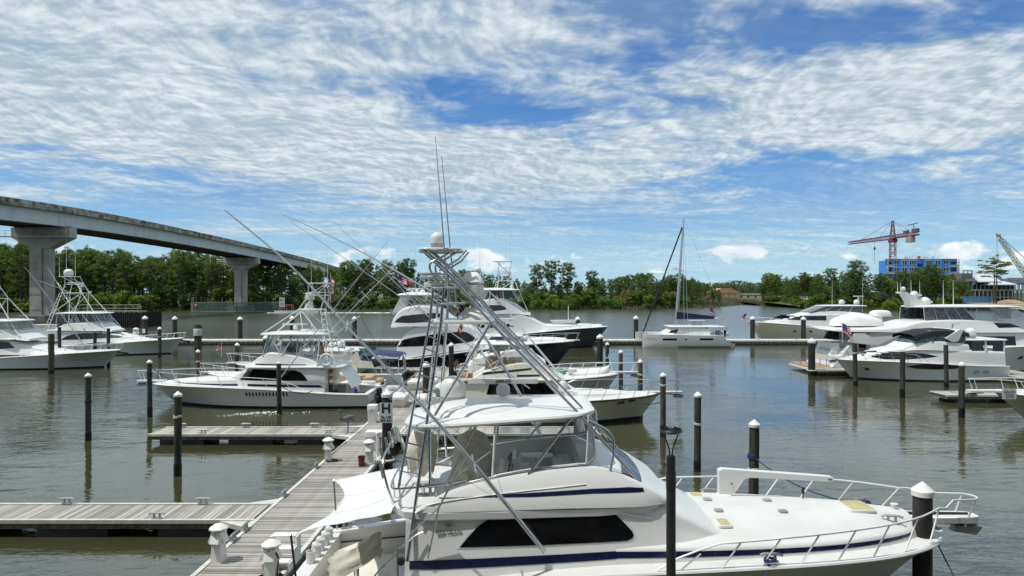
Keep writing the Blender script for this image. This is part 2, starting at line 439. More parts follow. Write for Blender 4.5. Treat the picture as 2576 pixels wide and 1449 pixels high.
def link(name, data, parent=None, loc=None, rot=None):
    o = bpy.data.objects.new(name, data); COL.objects.link(o)
    if parent is not None: o.parent = parent
    if loc is not None: o.location = loc
    if rot is not None: o.rotation_euler = rot
    return o
def tag(o, label=None, cat=None, group=None, kind=None):
    if label: o['label'] = label
    if cat: o['category'] = cat
    if group: o['group'] = group
    if kind: o['kind'] = kind
    return o
def empty(name, loc, rz=0.0, label=None, cat=None, group=None):
    o = link(name, None, None, loc, (0, 0, rz)); o.empty_display_size = 0.3
    return tag(o, label, cat, group)
def copy_tree(o, parent=None, loc=None, rz=None):
    c = o.copy(); COL.objects.link(c); c.parent = parent
    if loc is not None: c.location = loc
    if rz is not None: c.rotation_euler = (0, 0, rz)
    for ch in list(o.children): copy_tree(ch, c)
    return c
def lerp(pts, t):
    if t <= pts[0][0]: return pts[0][1]
    for (a, b) in zip(pts, pts[1:]):
        if t <= b[0]:
            return a[1] + (b[1] - a[1]) * (t - a[0]) / (b[0] - a[0] + 1e-12)
    return pts[-1][1]
def spline(pts, t):
    """smooth interpolation of a (t, value) table"""
    n = len(pts)
    if t <= pts[0][0]: return pts[0][1]
    if t >= pts[-1][0]: return pts[-1][1]
    for i in range(n - 1):
        if t <= pts[i + 1][0]:
            x0, y0 = pts[i]; x1, y1 = pts[i + 1]; h = x1 - x0
            m0 = (y1 - (pts[i - 1][1] if i else y0)) / (x1 - (pts[i - 1][0] if i else x0))
            m1 = ((pts[i + 2][1] if i + 2 < n else y1) - y0) / ((pts[i + 2][0] if i + 2 < n else x1) - x0)
            u = (t - x0) / h
            return y0 * (2*u**3 - 3*u*u + 1) + m0 * h * (u**3 - 2*u*u + u) + y1 * (3*u*u - 2*u**3) + m1 * h * (u**3 - u*u)
def curve3(pts, n=8):
    """Catmull-Rom through 3D points"""
    P = [Vector(p) for p in pts]; out = []
    for i in range(len(P) - 1):
        p0 = P[max(0, i - 1)]; p1 = P[i]; p2 = P[i + 1]; p3 = P[min(len(P) - 1, i + 2)]
        for k in range(n):
            t = k / n
            out.append(0.5 * ((2 * p1) + (p2 - p0) * t + (2 * p0 - 5 * p1 + 4 * p2 - p3) * t * t + (3 * p1 - p0 - 3 * p2 + p3) * t ** 3))
    out.append(P[-1]); return out
def sag(a, b, d, n=14):
    a, b = Vector(a), Vector(b)
    return [a.lerp(b, i / n) - Vector((0, 0, d * 4 * (i / n) * (1 - i / n))) for i in range(n + 1)]
def text_mesh(txt, size, material, name, parent, loc, rot, align='CENTER', depth=0.004, shear=0.0, bold=0.0, sx=1.0):
    cu = bpy.data.curves.new(name, 'FONT'); cu.body = txt; cu.size = size; cu.extrude = depth
    cu.align_x = align; cu.align_y = 'CENTER'; cu.shear = shear; cu.offset = bold
    o = bpy.data.objects.new(name, cu); COL.objects.link(o)
    dg = bpy.context.evaluated_depsgraph_get(); dg.update()
    me = bpy.data.meshes.new_from_object(o.evaluated_get(dg)); me.name = name
    bpy.data.objects.remove(o)
    me.materials.clear(); me.materials.append(MATS[material])
    r = link(name, me, parent, loc, rot); r.scale = (sx, 1, 1)
    return r
def at(px, py, Y):
    """point of the place seen at that pixel (2576-wide picture), Y metres ahead"""
    return Vector(((px - CX) * Y / F, Y, EYE - (py - HY) * Y / F))
# ================================================================== water
def water_material():
    m = bpy.data.materials.new('water'); m.use_nodes = True
    N = NT(m.node_tree); b = N.n['Principled BSDF']
    tc = N.node('ShaderNodeTexCoord').outputs['Object']
    big = N.noise(N.vmath('MULTIPLY', tc, (0.5, 1.0, 1.0)), 0.035, 3, 0.5)
    c = N.mix(N.ramp(big, 0.35, 0.65), (0.044, 0.045, 0.019), (0.058, 0.058, 0.027))
    N.l.new(c, b.inputs['Base Color'])
    # chop too small to see far off reads as a rougher sheet
    yy = N.sep(tc)[1]; far = N.ramp(yy, 20.0, 170.0)
    N.put(b.inputs['Roughness'], N.ramp(far, 0.0, 1.0, 0.045, 0.24, False))
    b.inputs['IOR'].default_value = 2.3
    b.inputs['Specular IOR Level'].default_value = 0.5
    # ripples: fine wind chop over longer, flatter wavelets; gusts leave calmer patches
    calm = N.ramp(N.noise(N.vmath('MULTIPLY', tc, (0.6, 1.0, 1.0)), 0.06, 3, 0.55), 0.40, 0.58, 0.22, 1.0)
    n1 = N.noise(N.vmath('MULTIPLY', tc, (0.38, 1.0, 1.0)), 2.0, 3, 0.55, 0.5)
    n2 = N.noise(N.vmath('MULTIPLY', tc, (0.45, 1.0, 1.0)), 0.62, 3, 0.5, 0.5)
    n3 = N.noise(N.vmath('MULTIPLY', tc, (0.5, 1.0, 1.0)), 7.0, 2, 0.5)
    h = N.math('ADD', N.math('MULTIPLY', n1, 0.042), N.math('MULTIPLY', n2, 0.075))
    h = N.math('MULTIPLY', N.math('ADD', h, N.math('MULTIPLY', n3, 0.006)), calm)
    h = N.math('MULTIPLY', h, N.ramp(far, 0.0, 1.0, 1.0, 0.42, False))
    bp = N.node('ShaderNodeBump'); bp.inputs['Strength'].default_value = 1.0; bp.inputs['Distance'].default_value = 1.0
    N.l.new(h, bp.inputs['Height']); N.l.new(bp.outputs[0], b.inputs['Normal'])
    MATS['water'] = m
water_material()
mb = MB(); mb.add([(-2500, -60, 0), (2500, -60, 0), (2500, 3000, 0), (-2500, 3000, 0)], [(0, 1, 2, 3)])
tag(mb.build('water', 'water', smooth=0), 'green brown harbour water with small ripples', 'water', kind='structure')

# ================================================================== land
SHORE_PX = [(-420, 790), (-200, 788), (0, 786), (180, 785), (360, 784), (500, 783), (640, 782), (760, 780), (900, 779), (1100, 780), (1250, 780),
            (1400, 780), (1540, 778), (1640, 779), (1706, 775), (1784, 774), (1840, 770), (1868, 766.5), (1888, 764), (1910, 764), (1916, 769), (1975, 771),
            (2030, 777), (2120, 781), (2240, 783), (2330, 781), (2440, 780), (2576, 786), (2800, 788), (3100, 790)]
def shore_y(px):
    return 12370.0 / (lerp(SHORE_PX, px) - HY)
def land():
    rows = []
    offs = [(-6, -1.2), (0, -0.05), (3, 0.5), (12, 1.1), (40, 1.8), (140, 2.2), (500, 3.0), (2200, 5.5)]
    pxs = sorted(set([p[0] for p in SHORE_PX] + [i * 40 - 420 for i in range(88)] + [1881, 1890]))
    for o, z in offs:
        r = []
        for i, px in enumerate(pxs):
            Y0 = shore_y(px); X0 = (px - CX) * Y0 / F
            j = mnoise.noise(Vector((px * 0.03, o * 0.01, 3.1)))
            Y = Y0 + o + (j * 1.5 if o < 40 else 0)
            spread = 1 + max(0, o - 40) / 900.0
            r.append((X0 * (Y / Y0 if o > 100 else 1.0) * spread, Y, z + (0.25 * j if o > 1 else 0)))
        rows.append(r)
    mb = MB(); mb.grid(rows)
    tag(mb.build('riverbank', 'soil', smooth=60), 'wooded low riverbank across the water', 'riverbank', kind='structure')
land()
def sheet(name, pts, material, label, cat, z=None):
    mb = MB(); mb.add(pts, [tuple(range(len(pts)))])
    return tag(mb.build(name, material, smooth=0), label, cat, kind='structure')
# sandy building site and lawn, rip-rap slope on the right bank
def ground_patch(name, px0, px1, d0, d1, material, label, cat, lift=0.12, n=14, rough=0.0, seed=1):
    rnd = random.Random(seed); rows = []
    for k in range(5):
        d = d0 + (d1 - d0) * k / 4; r = []
        for i in range(n + 1):
            px = px0 + (px1 - px0) * i / n; Y0 = shore_y(px); X = (px - CX) * Y0 / F
            z = lerp([(-6, -1.2), (0, -0.05), (3, 0.5), (12, 1.1), (40, 1.8), (140, 2.2), (500, 3.0)], d) + lift + 0.3
            r.append((X, Y0 + d + rnd.uniform(-1, 1) * rough, z + rnd.uniform(-1, 1) * rough * 0.3))
        rows.append(r)
    mb = MB(); mb.grid(rows)
    return tag(mb.build(name, material, smooth=60), label, cat, kind='structure')
ground_patch('riprap_bank', 2425, 2700, 0.5, 17, 'riprap', 'pale stony bank sloping to the water on the right', 'bank', 0.5, 40, 1.0)
ground_patch('building_site', 2330, 2760, 17, 150, 'sand', 'bare sandy building site behind the right bank', 'ground', 0.9)
ground_patch('lawn', 690, 770, 8, 70, 'lawn', 'bright green lawn on the far bank right of the bridge', 'lawn', 0.5)
ground_patch('lawn', 1235, 1300, 25, 110, 'lawn', 'strip of bright lawn behind the trees in the centre', 'lawn', 1.2)

# ------------------------------------------------------------------ reeds and marsh grass (cannot be counted)
def reeds(name, px0, px1, d0, d1, n, h0, h1, material, label, seed):
    rnd = random.Random(seed); mb = MB()
    for i in range(n):
        px = rnd.uniform(px0, px1); Y0 = shore_y(px); d = rnd.uniform(d0, d1) ; X = (px - CX) * Y0 / F
        z = lerp([(-6, -1.2), (0, -0.05), (3, 0.5), (12, 1.1), (40, 1.8), (140, 2.2)], d)
        h = rnd.uniform(h0, h1); w = rnd.uniform(0.12, 0.35); a = rnd.uniform(0, pi); lx, ly = rnd.uniform(-.3, .3), rnd.uniform(-.3, .3)
        mb.add([(X - w * cos(a), Y0 + d - w * sin(a), z - 0.1), (X + w * cos(a), Y0 + d + w * sin(a), z - 0.1), (X + lx, Y0 + d + ly, z + h)], [(0, 1, 2)])
    return tag(mb.build(name, material, smooth=0), label, 'reeds', kind='stuff')
reeds('marsh_reeds', 1690, 1960, -1, 60, 12000, 0.7, 1.6, 'reed', 'brown marsh reeds around the creek mouth', 5)
reeds('marsh_reeds', 1400, 1700, -1.5, 6, 3500, 0.8, 1.9, 'reed', 'tan reeds along the foot of the central trees', 6)
reeds('marsh_reeds', 1905, 2080, -1, 14, 4500, 0.8, 1.7, 'reed', 'tan reeds below the right-hand pines', 7)
reeds('bank_grass', 160, 1400, -1.5, 5, 8000, 0.5, 1.4, 'reed_green', 'green bank grass at the foot of the left forest', 8)
reeds('bank_grass', 2080, 2440, -1.5, 5, 2500, 0.5, 1.3, 'reed_green', 'green bank grass near the building site', 9)

# ================================================================== trees
def leaf_cloud(mb, rnd, c, rx, ry, rz, n, s0, s1):
    for _ in range(n):
        while True:
            u = Vector((rnd.uniform(-1, 1), rnd.uniform(-1, 1), rnd.uniform(-1, 1)))
            if u.length <= 1: break
        u = u * (0.55 + 0.45 * rnd.random())
        p = Vector((c[0] + u.x * rx, c[1] + u.y * ry, c[2] + u.z * rz))
        a = Vector((rnd.gauss(0, 1), rnd.gauss(0, 1), rnd.gauss(0, 0.6))).normalized()
        b = a.orthogonal().normalized(); b = (Matrix.Rotation(rnd.uniform(0, 6.28), 3, a) @ b)
        s = rnd.uniform(s0, s1); t = s * rnd.uniform(0.28, 0.55)
        mb.add([p - a * s * .5, p + b * t * .5, p + a * s * .5, p - b * t * .5], [(0, 1, 2, 3)])
def make_pine(seed, h, lo, spread, nlimb, per, flat=0.55, material='needles', two=False, leaf=(0.35, 0.75), umb=False):
    """returns trunk mesh, crown mesh; base at origin"""
    rnd = random.Random(seed)
    tr = MB(); cr = MB()
    stems = [(0, 0, 1.0)] if not two else [(-0.9, 0, 1.0), (1.1, 0.6, 0.93)]
    for (sx, sy, hk) in stems:
        H = h * hk; bend = (rnd.uniform(-.5, .5), rnd.uniform(-.5, .5))
        def axis(t): return Vector((sx + bend[0] * sin(t * 2.2) + 0.15 * sin(t * 9 + seed), sy + bend[1] * sin(t * 2.2), t * H))
        r0 = 0.013 * h + 0.07
        tr.tube([axis(i / 9) for i in range(10)], [r0 * (1 - 0.9 * (i / 9)) + 0.02 for i in range(10)], 7)
        for i in range(nlimb):
            t = lo + (0.985 - lo) * ((i + rnd.random() * 0.8) / nlimb)
            f = (t - lo) / (1 - lo)
            prof = sin(pi * min(1, 0.22 + 0.74 * f)) ** 0.7          # widest a little below the middle of the crown
            if umb: prof = 0.5 + 0.5 * sin(pi * (0.12 + 0.62 * f))
            L = spread * prof * rnd.uniform(0.55, 1.12)
            a = i * 2.4 + rnd.uniform(-.7, .7); base = axis(t * 0.97)
            tip = base + Vector((cos(a) * L, sin(a) * L, L * rnd.uniform(0.05, 0.45) - 0.1))
            tr.tube([base, base.lerp(tip, 0.55) - Vector((0, 0, 0.06 * L)), tip], [0.10 * (1.15 - f), 0.06 * (1.2 - f), 0.02], 4)
            R = spread * (rnd.uniform(0.22, 0.36) if umb else rnd.uniform(0.20, 0.34)) * (0.75 + 0.35 * prof)
            leaf_cloud(cr, rnd, tip, R, R, R * flat, per, *leaf)
            if L > spread * 0.5:
                leaf_cloud(cr, rnd, base.lerp(tip, 0.55) + Vector((0, 0, 0.25)), R * .75, R * .75, R * flat * .7, per // 2, *leaf)
        leaf_cloud(cr, rnd, axis(0.985), spread * 0.36, spread * 0.36, spread * 0.3, per, *leaf)
    return tr.mesh('trunk', 'bark', 60), cr.mesh('crown', material, 0)
def make_bush(seed, w, h, n, material='leaves'):
    rnd = random.Random(seed); tr = MB(); cr = MB()
    for i in range(7):
        a = rnd.uniform(0, 6.28); L = rnd.uniform(0.2, 0.75) * w; tip = Vector((cos(a) * L, sin(a) * L, rnd.uniform(0.35, 0.85) * h))
        tr.tube([(0, 0, -.3), tip * 0.5 + Vector((0, 0, .15 * h)), tip], [0.07, 0.05, 0.02], 4)
        leaf_cloud(cr, rnd, tip, w * .5, w * .5, h * .3, n // 8, 0.35, 0.7)
        leaf_cloud(cr, rnd, (tip.x * 1.1, tip.y * 1.1, tip.z * .45), w * .45, w * .45, h * .3, n // 9, 0.35, 0.7)
    leaf_cloud(cr, rnd, (0, 0, h * .8), w * .5, w * .5, h * .25, n // 8, 0.35, 0.7)
    return tr.mesh('stem', 'bark', 60), cr.mesh('foliage', material, 0)

UNIT_H = 20.0
LF = (.24, .58)
forest_protos = [make_pine(11, 20, 0.16, 3.5, 62, 72, 0.75, leaf=LF), make_pine(12, 20, 0.26, 3.1, 54, 78, 0.7, leaf=LF), make_pine(13, 20, 0.10, 3.7, 66, 70, 0.75, 'leaves', leaf=LF),
                 make_pine(14, 20, 0.36, 2.9, 46, 80, 0.65, 'needles_olive', leaf=LF), make_pine(15, 20, 0.22, 3.3, 58, 74, 0.7, 'needles_olive', leaf=LF)]
tall_protos = [make_pine(21, 20, 0.50, 3.2, 50, 90, 0.75, umb=True, leaf=(.28, .6)), make_pine(22, 20, 0.56, 3.0, 46, 90, 0.75, umb=True, leaf=(.28, .6)), make_pine(23, 20, 0.44, 3.4, 54, 90, 0.75, umb=True, leaf=(.28, .6))]
bush_protos = [make_bush(31, 2.6, 4.0, 1500), make_bush(32, 3.2, 3.2, 1500), make_bush(33, 2.2, 4.6, 1500, 'needles_olive'), make_bush(34, 2.8, 3.6, 1500, 'needles')]
def plant(name, protos, k, X, Y, z, s, rz, label, group, parts=('trunk', 'crown'), cat='tree', sz=None):
    r = empty(name, (X, Y, z), rz, label, cat, group); r.scale = (s, s, sz or s)
    link(parts[0], protos[k][0], r); link(parts[1], protos[k][1], r)
    return r
LEFT_TOP = [(-120, 612), (60, 612), (105, 642), (150, 626), (250, 620), (330, 640), (400, 638), (440, 620), (520, 628), (570, 640), (650, 655), (700, 655), (760, 668), (800, 672), (845, 668)]
MID_TOP = [(845, 668), (900, 650), (950, 662), (1015, 655), (1045, 690), (1100, 690), (1160, 680), (1200, 690), (1240, 684), (1275, 694), (1320, 706), (1450, 712), (1540, 695), (1575, 700),
           (1620, 688), (1660, 702), (1700, 688), (1745, 702), (1775, 716), (1805, 724)]
RIGHT_TOP = [(1912, 704), (1930, 690), (1985, 692), (2030, 691), (2070, 692), (2110, 690), (2150, 676), (2190, 694), (2240, 692), (2270, 688), (2330, 674), (2370, 680), (2400, 690), (2432, 706)]
KINDS = ('dense dark green', 'narrow dark green', 'broad leafy light green', 'thin-crowned olive green', 'full olive green')
PLACES = [(88, 'left of the first bridge pier'), (220, 'just right of the first bridge pier'), (400, 'under the girder left of mid-span'), (585, 'under the girder left of the second pier'), (700, 'right of the second bridge pier'),
          (850, 'where the bridge meets the trees'), (1000, 'behind the white tower of the blue-striped boat'), (1160, 'behind the black-hulled yacht'), (1330, 'right of the foreground tower'), (1460, 'below the three tall pines'), (1580, 'left of the catamaran'),
          (1700, 'behind the catamaran forestay'), (1810, 'right of the catamaran mast'), (2020, 'at the creek mouth on the right bank'), (2130, 'behind the bow of the docked yacht'), (2235, 'left of the blue building'), (2330, 'before the left half of the blue building'), (2500, 'before the right half of the blue building')]
def place(px): return next(t for q, t in PLACES if px < q)
def forest(px0, px1, top, rows, step, label, group, seed, protos, zig=0.0, mix=0.0):
    rnd = random.Random(seed); n = 0
    for r, (d, jit) in enumerate(rows):
        px = px0 + rnd.uniform(0, step)
        while px < px1:
            Y = shore_y(px) + d + rnd.uniform(-3, 3); X = (px - CX) * Y / F
            t = lerp(top, px) + rnd.uniform(-7, jit)
            g = 0.7 if d < 12 else 1.2
            h = max(6.5, EYE + (HY - t) * Y / F - g); s = h / UNIT_H
            pr = tall_protos if rnd.random() < mix else protos
            k = rnd.randrange(len(pr)); lab = ('bare-trunked tall' if pr is tall_protos else KINDS[k]) + ' pine, ' + ('front', 'second', 'third', 'back')[r] + ' row, ' + place(px)
            plant('pine_tree', pr, k, X, Y, g - 0.2, s * rnd.uniform(0.92, 1.1) if h > 12 else max(s, 0.5), rnd.uniform(0, 6.28), lab, group, sz=s)
            px += step * rnd.uniform(0.7, 1.3); n += 1
    return n
forest(-70, 850, LEFT_TOP, [(6, 75), (12, 40), (20, 22), (29, 10)], 27, 'tall dense pine in the forest behind the bridge on the left', 'pines of the left forest', 1, forest_protos, mix=0.3)
forest(850, 1330, MID_TOP, [(6, 40), (13, 25), (22, 8)], 22, 'pine in the woodland behind the moored sportfishing boats', 'pines of the middle woodland', 2, forest_protos, mix=0.25)
forest(1330, 1810, MID_TOP, [(7, 32), (14, 20), (24, 6)], 18, 'pine on the low bank between the tall pines and the creek', 'pines of the low central bank', 3, forest_protos, mix=0.35)
forest(1915, 2440, RIGHT_TOP, [(6, 45), (14, 25), (24, 8)], 19, 'pine on the right bank in front of the blue building', 'pines of the right bank', 4, forest_protos, mix=0.35)
for (px, ty, k, lab, sp) in ((1350, 664, 0, 'leftmost of the three tall pines standing above the central bank', 1.0), (1389, 655, 1, 'tallest, middle one of the three pines above the central bank', 1.05),
                             (1430, 661, 2, 'rightmost of the three tall pines above the central bank', 1.1), (1486, 680, 0, 'round-headed lone pine right of the three tall pines', 1.0),
                             (2152, 655, 2, 'tallest pine of the right bank, left of the blue building', 1.15), (2090, 674, 1, 'umbrella-shaped pine left of the tallest right-bank pine', 1.0),
                             (2345, 664, 2, 'broad pine standing right before the blue building', 1.2), (2275, 680, 1, 'slender pine before the left half of the blue building', 0.95),
                             (1024, 650, 1, 'tall pine rising above the middle woodland beside the rod tips', 1.0)):
    Y = shore_y(px) + 8; X = (px - CX) * Y / F; h = EYE + (HY - ty) * Y / F - 0.8; s = h / UNIT_H
    plant('tall_pine', tall_protos, k, X, Y, 0.6, s * sp, px * 0.7, lab, 'tall single pines', sz=s)
lone = make_pine(41, 20, 0.66, 5.2, 18, 70, 0.32, 'needles_olive', True)
Y = shore_y(2505) + 12; h = EYE + (HY - 647) * Y / F - 1.5
plant('umbrella_pine', [lone], 0, (2505 - CX) * Y / F, Y, 1.2, h / 20 * 1.15, 0.3, 'twin-trunked flat-topped pine alone on the stony bank', None, sz=h / 20)
# shrubs along the water
def shrubs(px0, px1, step, d0, d1, h0, h1, label, group, seed):
    rnd = random.Random(seed); px = px0
    while px < px1:
        d = rnd.uniform(d0, d1); Y = shore_y(px) + d; X = (px - CX) * Y / F; s = rnd.uniform(h0, h1) / 3.8
        plant('shrub', bush_protos, rnd.randrange(4), X, Y, 0.3, s * rnd.uniform(1.0, 1.35), rnd.uniform(0, 6.28), ('tall ' if s > 1.45 else 'low ' if s < 1.05 else '') + 'leafy waterside shrub ' + place(px), group, ('stem', 'foliage'), 'shrub', sz=s)
        px += step * rnd.uniform(0.6, 1.4)
shrubs(-60, 850, 24, 1.5, 5, 3.5, 7.5, 'leafy shrub at the water edge of the left forest', 'shrubs of the left bank', 51)
shrubs(850, 1330, 24, 1.5, 5, 3.0, 6.0, 'leafy shrub at the foot of the middle woodland', 'shrubs of the middle bank', 52)
shrubs(1330, 1720, 17, 1.5, 6, 3.0, 7.0, 'leafy shrub on the low central bank', 'shrubs of the central bank', 53)
shrubs(1925, 2420, 19, 2, 7, 3.0, 6.5, 'leafy shrub on the right bank below the pines', 'shrubs of the right bank', 54)
for px, k, lab in ((335, 0.0, 'bare leaning dead trunk before the left forest'), (760 / 1.85, 1.2, 'pale standing dead trunk near the water on the left')):
    Y = shore_y(px) + 3; mb = MB(); X = (px - CX) * Y / F
    mb.tube([(0, 0, -.5), (k * .3, 0, 5), (k * 1.6 - .8, 0, 9.5)], [0.22, 0.16, 0.05], 6); mb.tube([(k * .3, 0, 5), (1.8 - k, .5, 7.5)], [0.1, 0.03], 5)
    tag(mb.build('dead_tree', 'snag', loc=(X, Y, 0.3)), lab, 'dead tree')
# distant wood behind the creek
def far_wood():
    rnd = random.Random(77); mb = MB()
    for i in range(520):
        px = rnd.uniform(1640, 2080); Y = rnd.uniform(760, 900); X = (px - CX) * Y / F
        t = 712 + rnd.uniform(-5, 10) + 3 * sin(px * 0.05); h = EYE + (HY - t) * Y / F
        r = rnd.uniform(3.5, 6)
        for k in range(5):
            leaf_cloud(mb, rnd, (X, Y, h - r * .4 - k * h * 0.19), r * (0.8 + .12 * k), r, r * .62, 13, 1.5, 3.2)
    return tag(mb.build('far_wood', 'far_wood', smooth=0), 'distant pine wood closing the view up the creek', 'wood', kind='stuff')
far_wood()

# ================================================================== bridge (runs straight away from the viewer)
BX = -104.0
def deck_z(Y): return spline([(60, 23.6), (120, 25.1), (165, 25.9), (240, 25.0), (300, 23.4), (355, 21.5), (420, 18.6), (520, 13.5), (640, 7.0)], Y)
def bridge():
    R = empty('highway_bridge', (0, 0, 0), 0, 'high concrete highway bridge on tall piers crossing on the left', 'bridge')
    ys = [60 + 6 * i for i in range(97)]
    hw = 6.6
    def band(name, x0, x1, z0, z1, material, ys=ys, smooth=20):
        mb = MB(); rows = []
        for Y in ys:
            z = deck_z(Y); rows.append([(BX + x0, Y, z + z0), (BX + x1, Y, z + z0), (BX + x1, Y, z + z1), (BX + x0, Y, z + z1)])
        mb.grid(rows, True); return mb.build(name, material, R, smooth)
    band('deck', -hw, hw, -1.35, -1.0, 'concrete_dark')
    band('parapet', hw - .35, hw + .02, -1.36, 0.05, 'concrete_stained')
    band('parapet', -hw - .02, -hw + .35, -1.36, 0.05, 'concrete_stained')
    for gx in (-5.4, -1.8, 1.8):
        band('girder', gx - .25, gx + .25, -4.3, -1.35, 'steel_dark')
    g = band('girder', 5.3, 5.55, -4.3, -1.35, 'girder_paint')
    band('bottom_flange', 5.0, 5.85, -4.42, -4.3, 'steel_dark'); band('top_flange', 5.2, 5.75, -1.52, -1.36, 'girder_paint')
    for Y in [75, 101, 128, 147, 176, 205, 232, 262, 285, 312, 338, 365, 395, 430]:
        mb = MB(); z = deck_z(Y); mb.box((BX + 5.62, Y, z - 2.9), (.12, .35, 2.75)); mb.build('web_stiffener', 'girder_paint', g)
    for Y, cw in ((150, 3.9), (258, 3.9), (346, 3.6), (430, 3.6)):
        z = deck_z(Y) - 4.45
        p = MB()
        p.prism([(BX - 6.2, z), (BX + 6.6, z), (BX + 6.6, z - 2.2), (BX + 1.9, z - 4.6), (BX - 1.9, z - 4.6), (BX - 6.2, z - 2.2)], Y - 1.25, Y + 1.25, 'y')
        p.build('pier_cap', 'concrete', R, 20)
        c = MB(); c.box((BX - .9, Y, (z - 4.6) / 2 - 1), (2.6, 2.4, z - 4.6 + 2)); c.box((BX + 1.25, Y, (z - 4.6) / 2 - 1), (1.4, 1.9, z - 4.6 + 1.99))
        col = c.build('pier_column', 'concrete', R, 20)
        for j in range(1, 5):
            mb = MB(); mb.box((BX - .9, Y - 1.22, (z - 4.6) * j / 5), (2.62, .03, .06)); mb.build('joint', 'concrete_dark', col)
        for q in (-3.6, 0, 3.6):
            mb = MB(); mb.box((BX + q * 1.5, Y, z + .12), (1.1, 1.6, .3)); mb.build('bearing', 'steel_dark', R)
        w = MB(); w.box((BX - .6, Y - 2.1, z - 2.1), (15.5, 1.1, .22)); plat = w.build('inspection_walkway', 'galvanised', R)
        rl = MB()
        for zz in (z - 1.4, z - .8): rl.tube([(BX - 8.3, Y - 2.6, zz), (BX + 6.6, Y - 2.6, zz)], .06, 5)
        for j in range(9): rl.tube([(BX - 8.3 + j * 1.86, Y - 2.6, z - 2), (BX - 8.3 + j * 1.86, Y - 2.6, z - .75)], .05, 5)
        rl.tube([(BX - 8.3, Y - 2.6, z + .9), (BX - 8.3, Y - 2.6, z - 2)], .07, 5); rl.tube([(BX + 6.6, Y - 2.6, z + .9), (BX + 6.6, Y - 2.6, z - 2)], .07, 5)
        rl.build('railing', 'galvanised', plat)
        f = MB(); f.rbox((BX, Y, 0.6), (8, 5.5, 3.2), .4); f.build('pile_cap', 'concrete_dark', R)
    return R
bridge()
def post_set(R, pts, h, r, material, name='post'):
    me = MB(); me.tube([(0, 0, -1.2), (0, 0, h)], r, 6); d = me.mesh(name, material)
    for p in pts: link(name, d, R, p)
def fender_green():
    Y0 = 246.0; x0, x1 = (465 - CX) * Y0 / F, (702 - CX) * Y0 / F
    R = empty('bridge_fender', (0, 0, 0), 0, 'long green slatted timber fender round the second bridge pier', 'fender')
    path = [(x0, 262), (x0 - .6, 252), (x0 + 3, Y0)] + [(x0 + 3 + (x1 - x0 - 3) * i / 6, Y0 + .3 * (i % 2) * .2) for i in range(1, 7)]
    for k in range(7):
        z = 0.35 + k * 0.47; mb = MB(); mb.solid_strip([(x, y, z) for x, y in path], .22, .30, )
        mb.build('rail', 'fender_pale' if k == 0 else 'fender_green', R, 30)
    pts = []
    for (a, b) in zip(path, path[1:]):
        n = max(1, int(math.dist(a, b) / 3.0))
        pts += [(a[0] + (b[0] - a[0]) * i / n, a[1] + (b[1] - a[1]) * i / n + .35, 0) for i in range(n)]
    post_set(R, pts, 3.4, .17, 'fender_green')
    post_set(R, pts[::1], 5.4, .08, 'snag', 'stake')
    w = MB(); w.solid_strip([(x, y + .9, 3.55) for x, y in path[2:]], 1.1, .16); w.build('walkway', 'fender_pale', R, 30)
    s = MB(); s.box((x0 + 4, Y0 - .25, 2.6), (1.2, .06, 1.5)); b = s.build('warning_board', 'sign_red', R)
    s = MB(); s.box((x0 + 4, Y0 - .3, 2.6), (.9, .04, .35)); s.build('stripe', 'flag_white', b)
fender_green()
def fender_black():
    R = empty('timber_fender', (0, 0, 0), 0, 'black timber pile fender below the first bridge pier', 'fender')
    Y0 = 139.0; x1 = (352 - CX) * Y0 / F; x0 = x1 - 15
    me = MB(); me.tube([(0, 0, -1.5), (0, 0, 3.1)], .2, 6); d = me.mesh('pile', 'timber_black')
    n = 36
    for i in range(n):
        t = i / (n - 1); x = x0 + (x1 - x0) * t
        o = link('pile', d, R, (x, Y0 + 2.4 * t * t * 0, 0)); o.scale = (1, 1, 1 + .05 * sin(i * 3.7))
    for i in range(14):
        o = link('pile', d, R, (x1 + .25, Y0 + .5 + i * .55, 0))
    w = MB(); w.box(((x0 + x1) / 2, Y0 + 1.2, 3.25), (15.4, 2.2, .3)); w.build('walkway', 'fender_pale', R)
    rl = MB()
    for z in (3.9, 4.6): rl.tube([(x0, Y0 + .3, z), (x1, Y0 + .3, z)], .07, 5)
    rl.build('rail', 'snag', R)
    post_set(R, [(x0 + 2.4 * i, Y0 + .3, 4.3 - 1.2) for i in range(7)], 1.6, .08, 'snag', 'rail_post')
fender_black()
def pelican(X, Y, z, rz, lab):
    mb = MB()
    mb.lathe([(0, -.35), (.12, -.3), (.2, -.08), (.21, .1), (.13, .3), (0, .42)], (0, 0, .45), 10, 1, .8, Euler((0, radians(55), 0)).to_matrix())
    mb.tube(curve3([(.18, 0, .62), (.3, 0, .8), (.22, 0, .98), (.3, 0, 1.08)], 4), [.08, .075, .07, .065, .06, .055, .05, .05, .05, .055, .06, .06, .06], 8)
    mb.tube([(.32, 0, 1.08), (.45, 0, 1.0), (.62, 0, .86)], [.055, .035, .012], 6)
    mb.tube([(0, .06, .3), (.02, .06, -.02)], .02, 5); mb.tube([(0, -.06, .3), (.02, -.06, -.02)], .02, 5)
    o = mb.build('pelican', 'feather_brown', None, 60, (X, Y, z)); o.rotation_euler = (0, 0, rz); o.scale = (1.3, 1.3, 1.3)
    tag(o, lab, 'bird')
Y0 = 139.0
pelican((350 - CX) * Y0 / F, Y0 + .5, 3.4, 2.6, 'brown pelican on the end of the black fender')
pelican((473 - CX) * 247 / F, 247.5, 3.7, 0.4, 'brown pelican on the left end of the green fender')
pelican((580 - CX) * 247 / F, 247.3, 3.7, 2.9, 'brown pelican on the green fender left of the pier')
